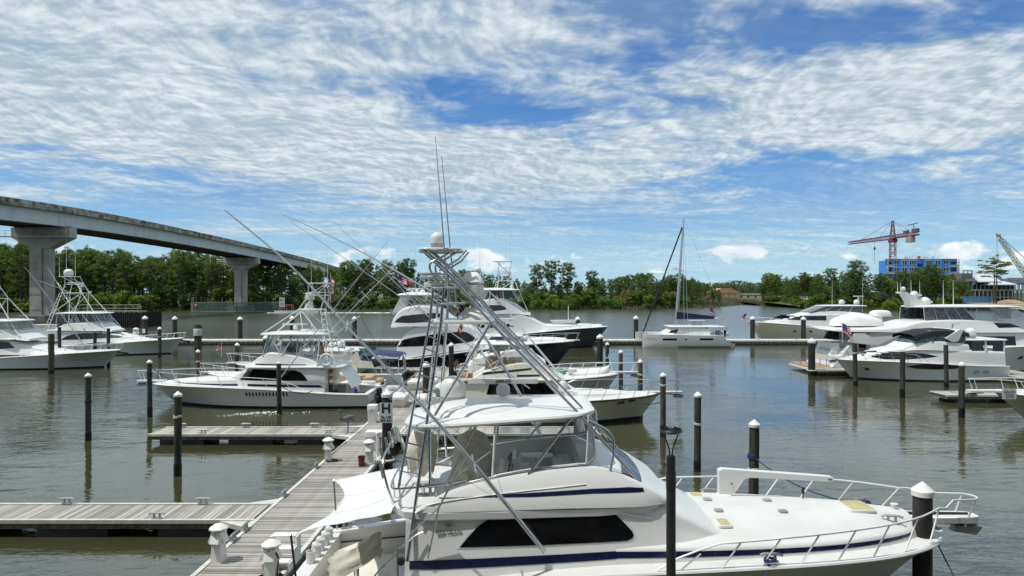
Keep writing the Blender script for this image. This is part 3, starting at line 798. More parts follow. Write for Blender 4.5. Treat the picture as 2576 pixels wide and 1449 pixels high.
# mileboard beyond the fender
R = empty('channel_board', ((710 - CX) * 244 / F, 244, 0), 0, 'white channel board with black numbers near the tour boat', 'sign')
mb = MB(); mb.tube([(0, 0, -1), (0, 0, 5.2)], .18, 8); mb.build('post', 'timber_black', R)
mb = MB(); mb.box((0, -.25, 3.6), (1.9, .08, 3.4)); mb.build('board', 'flag_white', R)
text_mesh('65', 1.5, 'ink_navy', 'number', R, (0, -.3, 4.4), (pi / 2, 0, 0)); text_mesh('70', 1.5, 'ink_navy', 'number', R, (0, -.3, 2.8), (pi / 2, 0, 0))

# ================================================================== buildings and cranes beyond the right bank
def blue_building():
    Y0 = 400.0; k = Y0 / F
    def X(cx): return ((3100 + cx / 3.481) / 1.4907 - CX) * k
    def Z(cy): return EYE - ((780 + cy / 3.481) / 1.4907 - HY) * k
    R = empty('blue_apartment_block', (0, 0, 0), 0, 'six-storey apartment block in bright blue sheathing under construction', 'building')
    zt = Z(672)
    mb = MB(); mb.box(((X(805) + X(1705)) / 2, Y0 + 1.5, zt / 2), (X(1705) - X(805), 3, zt)); mb.box(((X(880) + X(1705)) / 2, Y0 + 10, zt / 2 - .05), (X(1705) - X(880), 14, zt - .1)); mb.build('wall', 'sheathing_blue', R)
    for (a, b) in ((960, 1172), (1268, 1500)):
        mb = MB(); mb.box(((X(a) + X(b)) / 2, Y0 - .35, zt / 2 + .1), (X(b) - X(a), .9, zt + .2)); mb.build('bay', 'sheathing_blue', R)
    mb = MB(); mb.box(((X(775) + X(1705)) / 2, Y0 + 1.5, zt + .28), (X(1705) - X(775) + .6, 3.8, .35)); mb.build('parapet', 'trim_pale', R)
    wid = [(885, 943), (977, 1037), (1070, 1155), (1282, 1367), (1407, 1470), (1523, 1588)]
    for fl in range(6):
        for (a, b) in wid:
            yf = Y0 - .82 if (960 <= a < 1172 or 1268 <= a < 1500) else Y0 - .02
            zc = Z(710 + fl * 90); w = X(b) - X(a); h = (Z(683) - Z(737))
            mb = MB(); mb.box(((X(a) + X(b)) / 2, yf, zc), (w, .16, h)); fr = mb.build('window', 'trim_pale', R)
            n = 3 if b - a > 70 else 2
            for j in range(n):
                pw = w / n; mb = MB(); mb.box((X(a) + pw * (j + .5), yf - .07, zc), (pw * .68, .1, h * .76)); mb.build('pane', 'opening_dark', fr)
        mb = MB(); mb.box((X(1220), Y0 - .03, Z(745 + fl * 90)), (X(1248) - X(1192), .2, Z(725) - Z(765))); mb.build('opening', 'opening_dark', R)
        for (a, b) in ((775, 865), (1600, 1705)):
            zs = Z(765 + fl * 90)
            mb = MB(); mb.box(((X(a) + X(b)) / 2, Y0 - .9, zs), (X(b) - X(a), 2.2, .3)); bl = mb.build('balcony', 'slab_white', R)
            mb = MB(); mb.box(((X(a) + X(b)) / 2, Y0 - 1.95, zs + .6), (X(b) - X(a), .05, .9)); mb.build('railing', 'galvanised', bl)
            mb = MB(); mb.box(((X(a) + X(b)) / 2, Y0 + .02, zs + 1.6), ((X(b) - X(a)) * .6, .3, 2.6)); mb.build('opening', 'opening_dark', R)
    for a in (778, 1700):
        mb = MB(); mb.box((X(a), Y0 - 1.9, zt / 2), (.4, .4, zt)); mb.build('post', 'trim_pale', R)
    mb = MB(); mb.box(((X(1712) + X(1790)) / 2, Y0 + 16, Z(705) / 2), (X(1790) - X(1712) + 2, 16, Z(705))); mb.build('side_wing', 'sheathing_blue', R)
    for cy in (705, 745, 800, 860, 920, 980):
        mb = MB(); mb.box(((X(1712) + X(1810)) / 2, Y0 + 6.8, Z(cy)), (X(1815) - X(1712), 1.6, .35)); mb.build('floor_slab', 'steel_dark', R)
    for a in (1735, 1765, 1792, 1815):
        mb = MB(); mb.box((X(a), Y0 + 6.2, Z(740) / 2), (.45, .45, Z(740))); mb.build('column', 'galvanised', R)
    rnd = random.Random(5)
    for i in range(16):
        mb = MB(); mb.box((X(1015 + i * 30), Y0 + rnd.uniform(2, 14), zt + .9 + rnd.uniform(0, .8)), (rnd.uniform(.3, 2.2), .5, rnd.uniform(.8, 2.0))); mb.build('roof_material', rnd.choice(['slab_white', 'trim_pale', 'sign_red', 'slab_white']), R)
blue_building()
def shell_building():
    Y0 = 345.0; k = Y0 / F
    def X(cx): return ((3100 + cx / 3.481) / 1.4907 - CX) * k
    def Z(cy): return EYE - ((780 + cy / 3.481) / 1.4907 - HY) * k
    R = empty('concrete_shell_building', (0, 0, 0), 0, 'unfinished low building with concrete columns and white hipped roof', 'building')
    x0, x1 = X(1835), X(2700); zb = 2.0
    for cy, t in ((1072, .7), (1165, .4)):
        mb = MB(); mb.box(((x0 + x1) / 2, Y0 + 8, Z(cy)), (x1 - x0, 16, t)); mb.build('floor_slab', 'concrete', R)
    n = 17
    for i in range(n):
        x = x0 + (x1 - x0) * i / (n - 1)
        for dy in (0.4, 8):
            mb = MB(); mb.box((x, Y0 + dy, (zb + Z(1072)) / 2), (.55, .55, Z(1072) - zb)); mb.build('column', 'concrete', R)
            mb = MB(); mb.box((x + .8, Y0 + dy, (Z(990) + Z(1072)) / 2), (.3, .3, Z(990) - Z(1072))); mb.build('upper_post', 'galvanised', R)
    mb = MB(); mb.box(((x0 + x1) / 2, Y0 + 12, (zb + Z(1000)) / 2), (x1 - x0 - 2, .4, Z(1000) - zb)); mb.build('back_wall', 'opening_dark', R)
    def roof(name, a, b, ztop, zlow, ridge, material, dy0=-1.5, dy1=17):
        xa, xb = X(a), X(b); ra, rb = X(ridge[0]), X(ridge[1]); ym = (dy0 + dy1) / 2
        mb = MB(); zl, zh = Z(zlow), Z(ztop)
        mb.add([(xa, Y0 + dy0, zl), (xb, Y0 + dy0, zl), (xb, Y0 + dy1, zl), (xa, Y0 + dy1, zl), (ra, Y0 + ym, zh), (rb, Y0 + ym, zh),
                (xa, Y0 + dy0, zl - .4), (xb, Y0 + dy0, zl - .4), (xb, Y0 + dy1, zl - .4), (xa, Y0 + dy1, zl - .4)],
               [(0, 1, 5, 4), (1, 2, 5), (2, 3, 4, 5), (3, 0, 4), (6, 7, 1, 0), (7, 8, 2, 1), (8, 9, 3, 2), (9, 6, 0, 3), (9, 8, 7, 6)])
        mb.build(name, material, R, 20)
    roof('roof', 1830, 2080, 870, 958, (1930, 1975), 'roof_dark')
    roof('roof', 2110, 2450, 868, 998, (2190, 2330), 'roof_dark', -1, 16)
    roof('metal_roof', 1945, 2235, 862, 960, (2020, 2215), 'roof_metal', -2.6, 10)
    roof('metal_roof', 2060, 2420, 955, 998, (2110, 2290), 'roof_metal', -4, 2)
    roof('roof', 2430, 2800, 905, 985, (2520, 2700), 'roof_dark')
    for a, b, cy in ((1835, 1950, 815), (2030, 2090, 912), (2415, 2575, 915)):
        mb = MB()
        for q in (a, (a + b) / 2, b): mb.box((X(q), Y0 + 3, (Z(cy) + Z(960)) / 2), (.45, .45, Z(cy) - Z(960)))
        mb.box(((X(a) + X(b)) / 2, Y0 + 3, Z(cy)), (X(b) - X(a) + .44, .44, .5)); mb.build('steel_frame', 'galvanised', R)
    mb = MB(); mb.box(((X(1838) + X(1900)) / 2, Y0 + 6, (Z(850) + zb) / 2), (5.5, 7, Z(850) - zb)); mb.build('stair_tower', 'concrete_dark', R)
shell_building()
def lattice(mb, a, b, w0, w1, n, r, br):
    a, b = Vector(a), Vector(b); d = (b - a).normalized(); u = d.orthogonal().normalized()
    if abs(d.z) < 0.9:
        u = d.cross(Vector((0, 0, 1))).normalized()
    v = d.cross(u).normalized()
    def c(i, k):
        t = i / n; w = (w0 + (w1 - w0) * t) / 2; s = ((1, 1), (-1, 1), (-1, -1), (1, -1))[k]
        return a.lerp(b, t) + u * w * s[0] + v * w * s[1]
    for k in range(4): mb.tube([c(0, k), c(n, k)], r, 4)
    for i in range(n):
        for k in range(4):
            j = (k + 1) % 4
            if (i + k) % 2: mb.tube([c(i, k), c(i + 1, j)], br, 3, False)
            else: mb.tube([c(i, j), c(i + 1, k)], br, 3, False)
            mb.tube([c(i, k), c(i, j)], br, 3, False)
def tower_crane():
    Xc, Yc = 237.8, 432.0; zj = 41.0
    R = empty('tower_crane', (Xc, Yc, 2.0), 0, 'dark red tower crane behind the blue building', 'crane')
    z0 = -2
    def b(name, f, m='crane_red'): mb = MB(); f(mb); return mb.build(name, m, R, 30)
    b('mast', lambda q: lattice(q, (0, 0, 0), (0, 0, zj - 4), 3.0, 3.0, 16, .24, .12))
    b('slewing_unit', lambda q: q.rbox((0, 0, zj - 3.2), (4.0, 4.4, 2.2), .3))
    b('tower_head', lambda q: lattice(q, (0, 0, zj - 2), (0, 0, zj + 9.5), 2.8, .7, 7, .22, .11))
    jt = Vector((-3.5, 50, zj - 1.2))
    b('jib', lambda q: lattice(q, (0, 2, zj - 1.0), jt, 2.4, 1.6, 26, .20, .10))
    ct = Vector((1.7, -24, zj - .6))
    b('counter_jib', lambda q: (q.solid_strip([(0, -2, zj - 1.6), (ct.x, ct.y, ct.z - .8)], 2.6, .8), lattice(q, (0, -2, zj - .8), ct, 2.0, 1.6, 14, .18, .09)))
    b('tie_bar', lambda q: (q.tube([(0, 0, zj + 9.3), (-2.4, 34, zj)], .13, 4), q.tube([(0, 0, zj + 9.3), (-1.1, 14, zj)], .12, 4)), 'crane_grey')
    b('tie_bar', lambda q: (q.tube([(0, 0, zj + 9.3), (1.4, -19, zj + .4)], .13, 4), q.tube([(0, 0, zj + 9.3), (.9, -12, zj + .4)], .12, 4)), 'crane_grey')
    b('counterweight', lambda q: q.box((ct.x * .75, ct.y * .72, zj - 3.6), (2.8, 5.5, 4.0)), 'counterweight')
    b('winch', lambda q: q.rbox((ct.x * .9, ct.y * .92, zj + 1.2), (2.6, 4.5, 2.4), .3), 'crane_grey')
    b('winch', lambda q: q.rbox((ct.x * .6, ct.y * .55, zj + 1.0), (2.2, 3.5, 2.0), .3), 'crane_grey')
    b('service_arm', lambda q: (q.tube([(ct.x * .85, ct.y * .85, zj), (ct.x * .85, ct.y * .85, zj + 5.2)], .2, 5), q.tube([(ct.x * .6, ct.y * .62, zj + 5), (ct.x, ct.y, zj + 5.6)], .3, 5)), 'crane_grey')
    b('cab', lambda q: q.rbox((1.8, 4, zj - 2.4), (1.7, 2.6, 2.2), .2), 'crane_grey')
    b('hoist_rope', lambda q: q.tube([(-1.5, 19, zj - 2), (-1.5, 19, zj - 17)], .12, 4), 'crane_grey')
    b('hook_block', lambda q: q.rbox((-1.5, 19, zj - 7), (1.0, 1.0, 1.8), .2), 'crane_grey')
tower_crane()
def crawler_crane():
    Y0 = 330.0; k = Y0 / F
    tip = at(2509, 590, Y0); foot = Vector((254.5, Y0, 3.0))
    R = empty('yellow_lattice_crane', (0, 0, 0), 0, 'yellow lattice boom crane leaning in from the right edge', 'crane')
    mb = MB(); lattice(mb, foot, tip.lerp(foot, .05), 1.9, 1.3, 26, .15, .08); mb.build('boom', 'crane_yellow', R, 30)
    mb = MB(); mb.rbox(tuple(tip + Vector((.6, 0, -.6))), (1.8, 1.2, 1.4), .3); mb.tube([tip, tip + Vector((-.7, 0, .3))], .35, 6); mb.build('boom_head', 'crane_yellow', R)
    mb = MB()
    for q in (-.5, .3): mb.tube([tip + Vector((q, 0, -.5)), tip + Vector((q * .4, 0, -9.4))], .06, 4)
    mb.build('hoist_rope', 'crane_grey', R)
    mb = MB(); mb.lathe([(0, -.7), (.6, -.4), (.75, .2), (.3, .8), (0, .9)], tuple(tip + Vector((0, 0, -10))), 10); mb.build('hook_ball', 'crane_yellow', R)
    mb = MB()
    for q in (0, .5): mb.tube([tip + Vector((1, q, -.4)), Vector((262, Y0 + q, 9))], .08, 4)
    mb.build('pendant_line', 'crane_grey', R)
    mb = MB(); mb.rbox((258, Y0, 4.6), (8, 4.4, 3.0), .4); mb.build('machine_house', 'crane_yellow', R)
    mb = MB(); mb.rbox((257, Y0 - 2.4, 2.6), (8, 1.2, 1.4), .4); mb.rbox((257, Y0 + 2.4, 2.6), (8, 1.2, 1.4), .4); mb.build('track', 'crane_grey', R)
crawler_crane()
def site_things():
    Y0 = 268.0
    a, b = at(2406, 748, Y0), at(2472, 761, Y0)
    R = empty('shipping_container', ((a.x + b.x) / 2 + 8.2, Y0 + 8, 2.9), 0, 'blue shipping container on the sandy site', 'container')
    w = b.x - a.x
    mb = MB(); mb.box((0, 0, 1.25), (w, 2.4, 2.3)); mb.build('body', 'container_blue', R)
    n = 26
    rib = MB(); rib.box((0, 0, 0), (.18, .1, 2.1)); rm = rib.mesh('rib', 'container_blue')
    for i in range(n): link('rib', rm, R, (-w / 2 + .3 + i * (w - .6) / (n - 1), -1.22, 1.25))
    mb = MB(); mb.box((0, 0, 2.45), (w + .1, 2.5, .14)); mb.build('roof_rail', 'container_blue', R)
    # mounds of soil
    for i, (px, s, lab) in enumerate(((2540, 9, 'low brown soil mound at the right edge of the site'), (2390, 5, 'small orange soil heap left of the container'))):
        mb = MB(); rows = []
        for r in range(7):
            rows.append([((1 - r / 6) * s * cos(t * pi / 10) * (1 + .15 * mnoise.noise(Vector((t, r, i)))), (1 - r / 6) * s * .5 * sin(t * pi / 10), (sin(r / 6 * pi / 2)) * s * .28) for t in range(20)])
        mb.grid(rows, True); o = mb.build('soil_heap', 'sand', None, 60, ((px - CX) * 285 / F, 285, 1.6)); tag(o, lab, 'soil heap')
    for i, (px, c, lab) in enumerate(((2372, 'flag_white', 'white pickup parked beside the blue building'), (2487, 'galvanised', 'grey pickup beside the container'))):
        R = empty('pickup_truck', ((px - CX) * 300 / F, 300, 2.2), 0.1, lab, 'truck')
        mb = MB(); mb.rbox((0, 0, .95), (5.2, 1.9, .75), .2); mb.build('body', c, R)
        mb = MB(); mb.prism([(-.9, 1.3), (1.3, 1.3), (.8, 1.95), (-.7, 1.95)], -.85, .85); cb = mb.build('cab', c, R)
        mb = MB(); mb.prism([(-.75, 1.35), (1.1, 1.35), (.7, 1.88), (-.6, 1.88)], -.88, .88); mb.build('window', 'tinted', cb)
        for wx in (-1.6, 1.6):
            for wy in (-.85, .85):
                mb = MB(); mb.lathe([(.0, -.12), (.38, -.12), (.4, 0), (.38, .12), (0, .12)], (wx, wy, .4), 12, rot=Euler((pi / 2, 0, 0)).to_matrix()); mb.build('wheel', 'rubber', R)
site_things()
def creek_things():
    # road bridge over the creek far behind, orange houses
    Y0 = 560.0
    R = empty('low_road_bridge', (0, 0, 0), 0, 'low concrete road bridge crossing the creek in the distance', 'bridge')
    a, b = at(1765, 742, Y0), at(1925, 742, Y0)
    mb = MB(); mb.box(((a.x + b.x) / 2, Y0, 5.2), (b.x - a.x, 8, .8)); mb.build('deck', 'concrete', R)
    mb = MB(); mb.box(((a.x + b.x) / 2, Y0 - 3.8, 6.0), (b.x - a.x, .3, .7)); mb.build('parapet', 'concrete', R)
    for i in range(9):
        mb = MB(); mb.box((a.x + (b.x - a.x) * (i + .5) / 9, Y0 - 2, 3.0), (1.0, 1.4, 4.0)); mb.build('pier', 'concrete_dark', R)
    def house(px, Y, w, h, rh, lab):
        R = empty('orange_house', ((px - CX) * Y / F, Y, 2.5), 0.15, lab, 'house')
        mb = MB(); mb.box((0, 0, h / 2), (w, 12, h)); mb.build('wall', 'stucco_orange', R)
        mb = MB(); mb.prism([(-w / 2 - .6, h - .2), (w / 2 + .6, h - .2), (w * .18, h + rh), (-w * .18, h + rh)], -6.6, 6.6); mb.build('roof', 'stucco_orange', R)
        for i in range(5):
            mb = MB(); mb.box((-w / 2 + (i + .5) * w / 5, -6.02, h * .45), (w * .09, .1, h * .5)); mb.build('window', 'trim_pale', R)
    house(1818, 545, 24, 4.2, 3.6, 'large orange house under construction beyond the creek')
    house(1712, 470, 13, 3.0, 3.0, 'smaller orange house seen left of the large one')
    house(1580, 460, 14, 3.4, 2.6, 'orange house half hidden behind the central trees')
    R = empty('marsh_jetty', (0, 0, 0), 0, 'thin pale wooden jetty lying across the marsh', 'jetty')
    a, b = at(1748, 763, 385), at(1862, 762, 400)
    mb = MB(); mb.solid_strip([(a.x, 385, 1.7), (b.x, 400, 1.7)], 1.6, .25); mb.build('deck', 'fender_pale', R)
    for i in range(9):
        t = (i + .5) / 9; mb = MB(); mb.tube([(a.x + (b.x - a.x) * t, 385 + 15 * t, 0), (a.x + (b.x - a.x) * t, 385 + 15 * t, 2.5)], .13, 5); mb.build('post', 'snag', R)
creek_things()
# ================================================================== unseen quay and hotel the viewer stands in, added to darken boat-window reflections
def hotel():
    mb = MB(); mb.box((0, -24, .2), (260, 60, 2.4)); tag(mb.build('quay', 'concrete_deck', None, 0), 'unseen concrete quay below the viewer, added with the hotel', 'quay', kind='structure')
    R = empty('unseen_hotel', (0, -4, 1.4), 0, 'long unseen hotel with balconies behind the viewer, added to darken window reflections', 'building')
    mb = MB(); mb.box((0, -12, 11), (150, 18, 22)); mb.build('wall', 'stucco_tan', R, 0)
    for f in range(6):
        mb = MB(); mb.box((0, -1.9, 3.1 + f * 3.3), (150, 2.2, .3)); s = mb.build('balcony_slab', 'concrete_dark', R, 0)
        mb = MB(); mb.box((0, -.9, 3.75 + f * 3.3), (150, .06, .1)); mb.box((0, -.9, 3.5 + f * 3.3), (150, .05, .06)); mb.build('railing', 'steel_dark', s, 0)
    w = MB(); w.box((0, 0, 0), (3.6, .2, 2.3)); wm = w.mesh('window', 'tinted', 0)
    for f in range(6):
        for i in range(24): link('window', wm, R, (-69 + i * 6, -2.95, 1.7 + f * 3.3))
mat('stucco_tan', (0.22, 0.20, 0.17), 0.9, var=0.08)
hotel()
# ================================================================== floating docks
DX0, DX1 = -7.70, -5.50       # main walkway
DZ = 0.50
def plank_mesh(lx, ly, material, seed):
    mb = MB(); c = 0.004
    mb.box((0, 0, -.02), (lx, ly, .04))
    return mb.mesh('plank', material, 0)
def walkway(name, x0, x1, y0, y1, label, along='y', pitch=0.142, max_planks=300, trim=True, gaps=(), floats=3.2):
    """deck of single boards across the walking direction, edge boards, floats below"""
    R = empty(name, (0, 0, 0), 0, label, 'dock')
    rnd = random.Random(hash(name + label) % 9999 if False else len(label) * 7 + int(abs(x0) * 13))
    w = 0.13 if trim else 0.0
    if along == 'y':
        me = [plank_mesh(x1 - x0 - 2 * w, pitch - .012, 'plank', k) for k in range(2)]; n = int((y1 - y0) / pitch)
        ps = [((x0 + x1) / 2, y0 + (i + .5) * pitch) for i in range(n)]
    else:
        me = [plank_mesh(pitch - .012, y1 - y0 - 2 * w, 'plank_y', k) for k in range(2)]; n = int((x1 - x0) / pitch)
        ps = [(x0 + (i + .5) * pitch, (y0 + y1) / 2) for i in range(n)]
    order = sorted(range(n), key=lambda i: ps[i][1])
    single = set(order[:max_planks]) if along == 'y' else set(range(min(n, max_planks)))
    rest = MB()
    for i, (x, y) in enumerate(ps):
        dz = rnd.uniform(-.004, .004)
        if i in single:
            o = link('plank', me[i % 2], R, (x, y, DZ + dz)); o.rotation_euler = (0, 0, rnd.uniform(-.002, .002))
        else:
            d = (x1 - x0 - 2 * w, pitch - .012) if along == 'y' else (pitch - .012, y1 - y0 - 2 * w)
            rest.box((x, y, DZ - .02 + dz), (d[0], d[1], .04))
    if rest.v: tag(rest.build('planks', 'plank', R, 0), kind='stuff')
    if trim:
        if along == 'y':
            for xx in (x0 + w / 2, x1 - w / 2):
                mb = MB(); mb.box((xx, (y0 + y1) / 2, DZ - .03), (w - .01, y1 - y0, .11)); mb.build('edge_board', 'dock_trim', R, 0)
        else:
            for yy in (y0 + w / 2, y1 - w / 2):
                mb = MB(); mb.box(((x0 + x1) / 2, yy, DZ - .03), (x1 - x0, w - .01, .11)); mb.build('edge_board', 'dock_trim', R, 0)
    mb = MB(); mb.box(((x0 + x1) / 2, (y0 + y1) / 2, DZ - .15), (x1 - x0 - .10, y1 - y0 - .10, .2)); mb.build('frame', 'dock_side', R, 0)
    L = (y1 - y0) if along == 'y' else (x1 - x0); k = max(1, int(L / floats)); fl = MB()
    for i in range(k):
        t = (i + .5) / k; ln = floats * .66
        c = ((x0 + x1) / 2, y0 + L * t, .06) if along == 'y' else (x0 + L * t, (y0 + y1) / 2, .06)
        d = (x1 - x0 - .12, ln, .4) if along == 'y' else (ln, y1 - y0 - .12, .4)
        m = MB(); m.rbox(c, d, .05); m.build('float', 'float_black', R, 30)
    return R
main_dock = walkway('main_walkway', DX0, DX1, 12.0, 58.6, 'long weathered grey plank walkway running away from the viewer', 'y')
finger_near = walkway('finger_pier', -22.0, DX0 - .01, 20.0, 21.65, 'nearest plank finger pier at the lower left', 'x')
finger_mid = walkway('finger_pier', -17.4, DX0 - .01, 32.1, 33.95, 'second finger pier on the left, with the heron at its root', 'x')
finger_right = walkway('finger_pier', DX1 + .01, 4.0, 32.2, 34.0, 'plank finger pier behind the white hardtop on the right', 'x')
tee = walkway('cross_pier', -14.0, 8.0, 58.65, 60.6, 'cross pier at the far end of the walkway below the black hull', 'x')
rp = walkway('finger_pier', 27.9, 34.5, 44.3, 46.2, 'short finger pier at the right between two bows', 'x')
rp2 = walkway('finger_pier', 25.8, 40.0, 58.5, 60.6, 'finger pier under the stern of the large right-hand yacht', 'x')
rp3 = walkway('side_walkway', 39.6, 42.4, 30.0, 66.0, 'plank walkway at the right edge behind the cruiser stern', 'y')
# corner gussets where fingers meet the walkway
for (yy, lab) in ((20.0, 'near side of the lower left finger'), (21.65, 'far side of the lower left finger'), (32.1, 'near side of the second finger'), (33.95, 'far side of the second finger')):
    s = -1 if yy in (20.0, 32.1) else 1
    mb = MB(); mb.add([(DX0, yy, DZ - .005), (DX0, yy + s * .55, DZ - .005), (DX0 - 1.0, yy, DZ - .005), (DX0, yy, DZ - .14), (DX0, yy + s * .55, DZ - .14), (DX0 - 1.0, yy, DZ - .14)],
                      [(0, 1, 2), (5, 4, 3), (0, 3, 4, 1), (1, 4, 5, 2), (2, 5, 3, 0)])
    mb.build('corner_gusset', 'dock_trim', finger_near if yy < 25 else finger_mid, 0)
def breakwater():
    x0, x1, y0, y1 = -78.0, 62.0, 93.6, 96.6
    R = empty('breakwater_dock', (0, 0, 0), 0, 'long pale concrete floating dock crossing the whole harbour', 'dock')
    n = 35; w = (x1 - x0) / n
    slab = MB(); slab.rbox((0, 0, 0), (w - .03, y1 - y0, .16), .03); sm = slab.mesh('deck_slab', 'concrete_deck', 30)
    fl = MB(); fl.box((0, 0, 0), (w - .25, y1 - y0 - .1, .6)); fm = fl.mesh('float', 'dock_side', 0)
    for i in range(n):
        link('deck_slab', sm, R, (x0 + (i + .5) * w, (y0 + y1) / 2, .52)); link('float', fm, R, (x0 + (i + .5) * w, (y0 + y1) / 2, .1))
    wl = MB(); wl.box(((x0 + x1) / 2, y0 - .06, .28), (x1 - x0, .14, .30)); wl.build('waler', 'dock_side', R, 0)
    bolt = MB(); bolt.box((0, 0, 0), (.14, .05, .2)); bm_ = bolt.mesh('bolt_plate', 'float_black', 0)
    for i in range(226): link('bolt_plate', bm_, R, (x0 + .3 + i * .62, y0 - .15, .27))
    cl = cleat_mesh()
    for i in range(27): link('cleat', cl, R, (x0 + 2 + i * 5.2, y0 + .25, .6))
def cleat_mesh():
    mb = MB(); mb.tube([(-.16, 0, .1), (-.1, 0, .12), (.1, 0, .12), (.16, 0, .1)], .022, 5); mb.tube([(-.06, 0, 0), (-.05, 0, .12)], .022, 5); mb.tube([(.06, 0, 0), (.05, 0, .12)], .022, 5)
    mb.box((0, 0, .01), (.2, .07, .02)); return mb.mesh('cleat', 'galvanised', 30)
breakwater()
CL = cleat_mesh()
for R, pts in ((finger_near, [(-17.0, 20.12), (-10.6, 20.12), (-14.2, 21.55), (-9.9, 21.55), (-20, 21.55)]), (finger_mid, [(-16.6, 33.8), (-13.4, 33.8), (-10.0, 33.8), (-14.8, 32.25), (-8.9, 32.25)]),
               (finger_right, [(-3, 33.9), (1, 33.9)]), (main_dock, [(-7.62, 18.4), (-7.62, 19.2), (-7.62, 22.4), (-7.62, 26.0), (-5.6, 29.2), (-5.6, 31.4), (-5.6, 36)])):
    for p in pts:
        o = link('cleat', CL, R, (p[0], p[1], DZ + .02)); o.scale = (1.5, 1.5, 1.5)
        if R is main_dock: o.rotation_euler = (0, 0, pi / 2)

# ================================================================== pilings
def pile_mesh(r, h, material, seed):
    rnd = random.Random(seed); mb = MB(); n = 12; rows = []
    for i in range(9):
        z = -1.6 + (h + 1.6) * i / 8
        rows.append([(r * (1 + .05 * rnd.uniform(-1, 1) * (material != 'pile_black')) * cos(2 * pi * k / n), r * (1 + .05 * rnd.uniform(-1, 1) * (material != 'pile_black')) * sin(2 * pi * k / n), z) for k in range(n)])
    mb.grid(rows, True); mb.f.append(tuple(range(8 * n, 9 * n)))
    return mb.mesh('post', material, 50)
def pile(px, Y, top, r, material, label, cap=True, group='harbour pilings', capk=1.0, X=None, lean=0.0, collar=False, name='piling'):
    if X is None: X = (px - CX) * Y / F
    h = EYE - (top - HY) * Y / F
    R = empty(name, (X, Y, 0), 0, label, 'piling', group); q = random.Random(int(px)); k_ = .3 if material == 'pile_black' else 1.0; R.rotation_euler = (q.uniform(-.016, .016) * k_, q.uniform(-.016, .016) * k_, px * .7)
    ch = r * 1.5 * capk if cap else 0
    link('post', pile_mesh(r, h - ch * .7, material, int(px)), R)
    mb = MB(); q2 = q.uniform(.3, .6); mb.lathe([(r * 1.06, -.6), (r * 1.09, .1), (r * 1.11, q2 * .6), (r * 1.05, q2)], (0, 0, 0), 12); mb.build('waterline_band', 'pile_wet', R, 50)
    if cap:
        mb = MB(); mb.lathe([(r * 1.14, h - ch), (r * 1.16, h - ch * .62), (r * 1.02, h - ch * .52), (.02, h), (0, h)], (0, 0, 0), 14); mb.build('cap', 'cap_white', R, 35)
    if material != 'pile_black' and q.random() < .7:
        mb = MB(); zr = h * q.uniform(.5, .8)
        for i in range(3): mb.tube([(cos(a * pi / 6) * r * 1.06, sin(a * pi / 6) * r * 1.06, zr + i * .03 + .02 * sin(a)) for a in range(13)], .018, 5, False)
        mb.build('rope_turns', q.choice(['rope_black', 'rope_white', 'rope_black']), R)
    if collar:
        mb = MB()
        ring = [(cos(a * pi / 8) * (r + .1), sin(a * pi / 8) * (r + .1), DZ - .03) for a in range(17)]
        mb.tube(ring, .05, 6, False); mb.build('guide_ring', 'dock_trim', R)
    return R
TB, TD = 'pile_timber', 'pile_timber_dark'
pile(222, 33.2, 938, .135, TD, 'white-capped timber piling alone in the open water at left')
pile(447, 26.8, 984, .14, TD, 'tall dark white-capped piling before the second finger pier')
pile(377, 39.4, 905, .135, TD, 'white-capped piling at the bow of the blue-striped boat')
pile(703, 40.3, 909, .135, TD, 'white-capped piling against the side of the blue-striped boat', capk=.7)
pile(129, 60.3, 840, .24, TB, 'thick uncapped timber piling before the leftmost hull', False)
pile(150, 66, 823, .16, 'pile_black', 'thin black piling left of the second boat cabin', False)
pile(239, 68, 836, .16, 'pile_black', 'thin black piling before the second boat window', False)
pile(273, 67, 826, .16, 'pile_black', 'thin black piling before the second boat foredeck', False)
pile(402, 76, 822, .2, TB, 'timber piling before the bow of the second boat at left')
pile(500, 47.7, 879, .13, TB, 'slim timber piling behind the bow rail of the blue-striped boat')
pile(670, 64, 842, .29, 'pile_black', 'thick black piling left of the blue-striped boat bridge')
pile(595, 54, 862, .16, TD, 'white-capped piling rising behind the blue-striped boat foredeck')
pile(846, 55, 860, .16, TD, 'piling half hidden behind the blue-striped boat tower')
R = empty('dolphin_piles', ((497 - CX) * 83 / F, 83, 0), 0, 'pair of old timber piles lashed with rope near the long dock', 'piling', 'harbour pilings')
for q in (-.24, .03, .24):
    o = link('post', pile_mesh(.2, 3.3 - abs(q) * .5, TB, int(q * 10) + 40), R, (q, abs(q) * .4, 0))
mb = MB(); mb.lathe([(.44, 1.9), (.47, 2.2), (.44, 2.4), (.47, 2.65), (.42, 2.75)], (0, .05, 0), 12, 1.1, .8); mb.build('rope_lashing', 'rope_white', R)
for i, px in enumerate((365, 440, 604, 735, 892, 1453, 1600, 1893, 2021)):
    n = ('first', 'second', 'third', 'fourth', 'fifth', 'sixth', 'seventh', 'eighth', 'ninth')[i]
    r = pile(px, 97.2, 794 + (i % 3), .33, 'pile_black', n + ' white-capped black piling from the left along the long dock', collar=True)
    if i == 0:
        mb = MB(); mb.box((0, -.34, 1.7), (.42, .03, .6)); s = mb.build('notice', 'sign_white', r); s.rotation_euler = (0, 0, -365 * .7)
pile(1509, 65, 840, .29, 'pile_black', 'thick black piling left of the catamaran', collar=True)
pile(1528, 54.5, 861, .15, TD, 'piling with turquoise rope beside the dinghy foredeck')
pile(1562, 47.4, 880, .15, TB, 'greenish piling at the bow of the boat with the dinghy')
pile(1611, 40.7, 904, .14, TB, 'greenish piling behind the cream boat bow rail')
pile(1668, 34.0, 937, .14, TB, 'tall greenish piling at the bow of the cream boat')
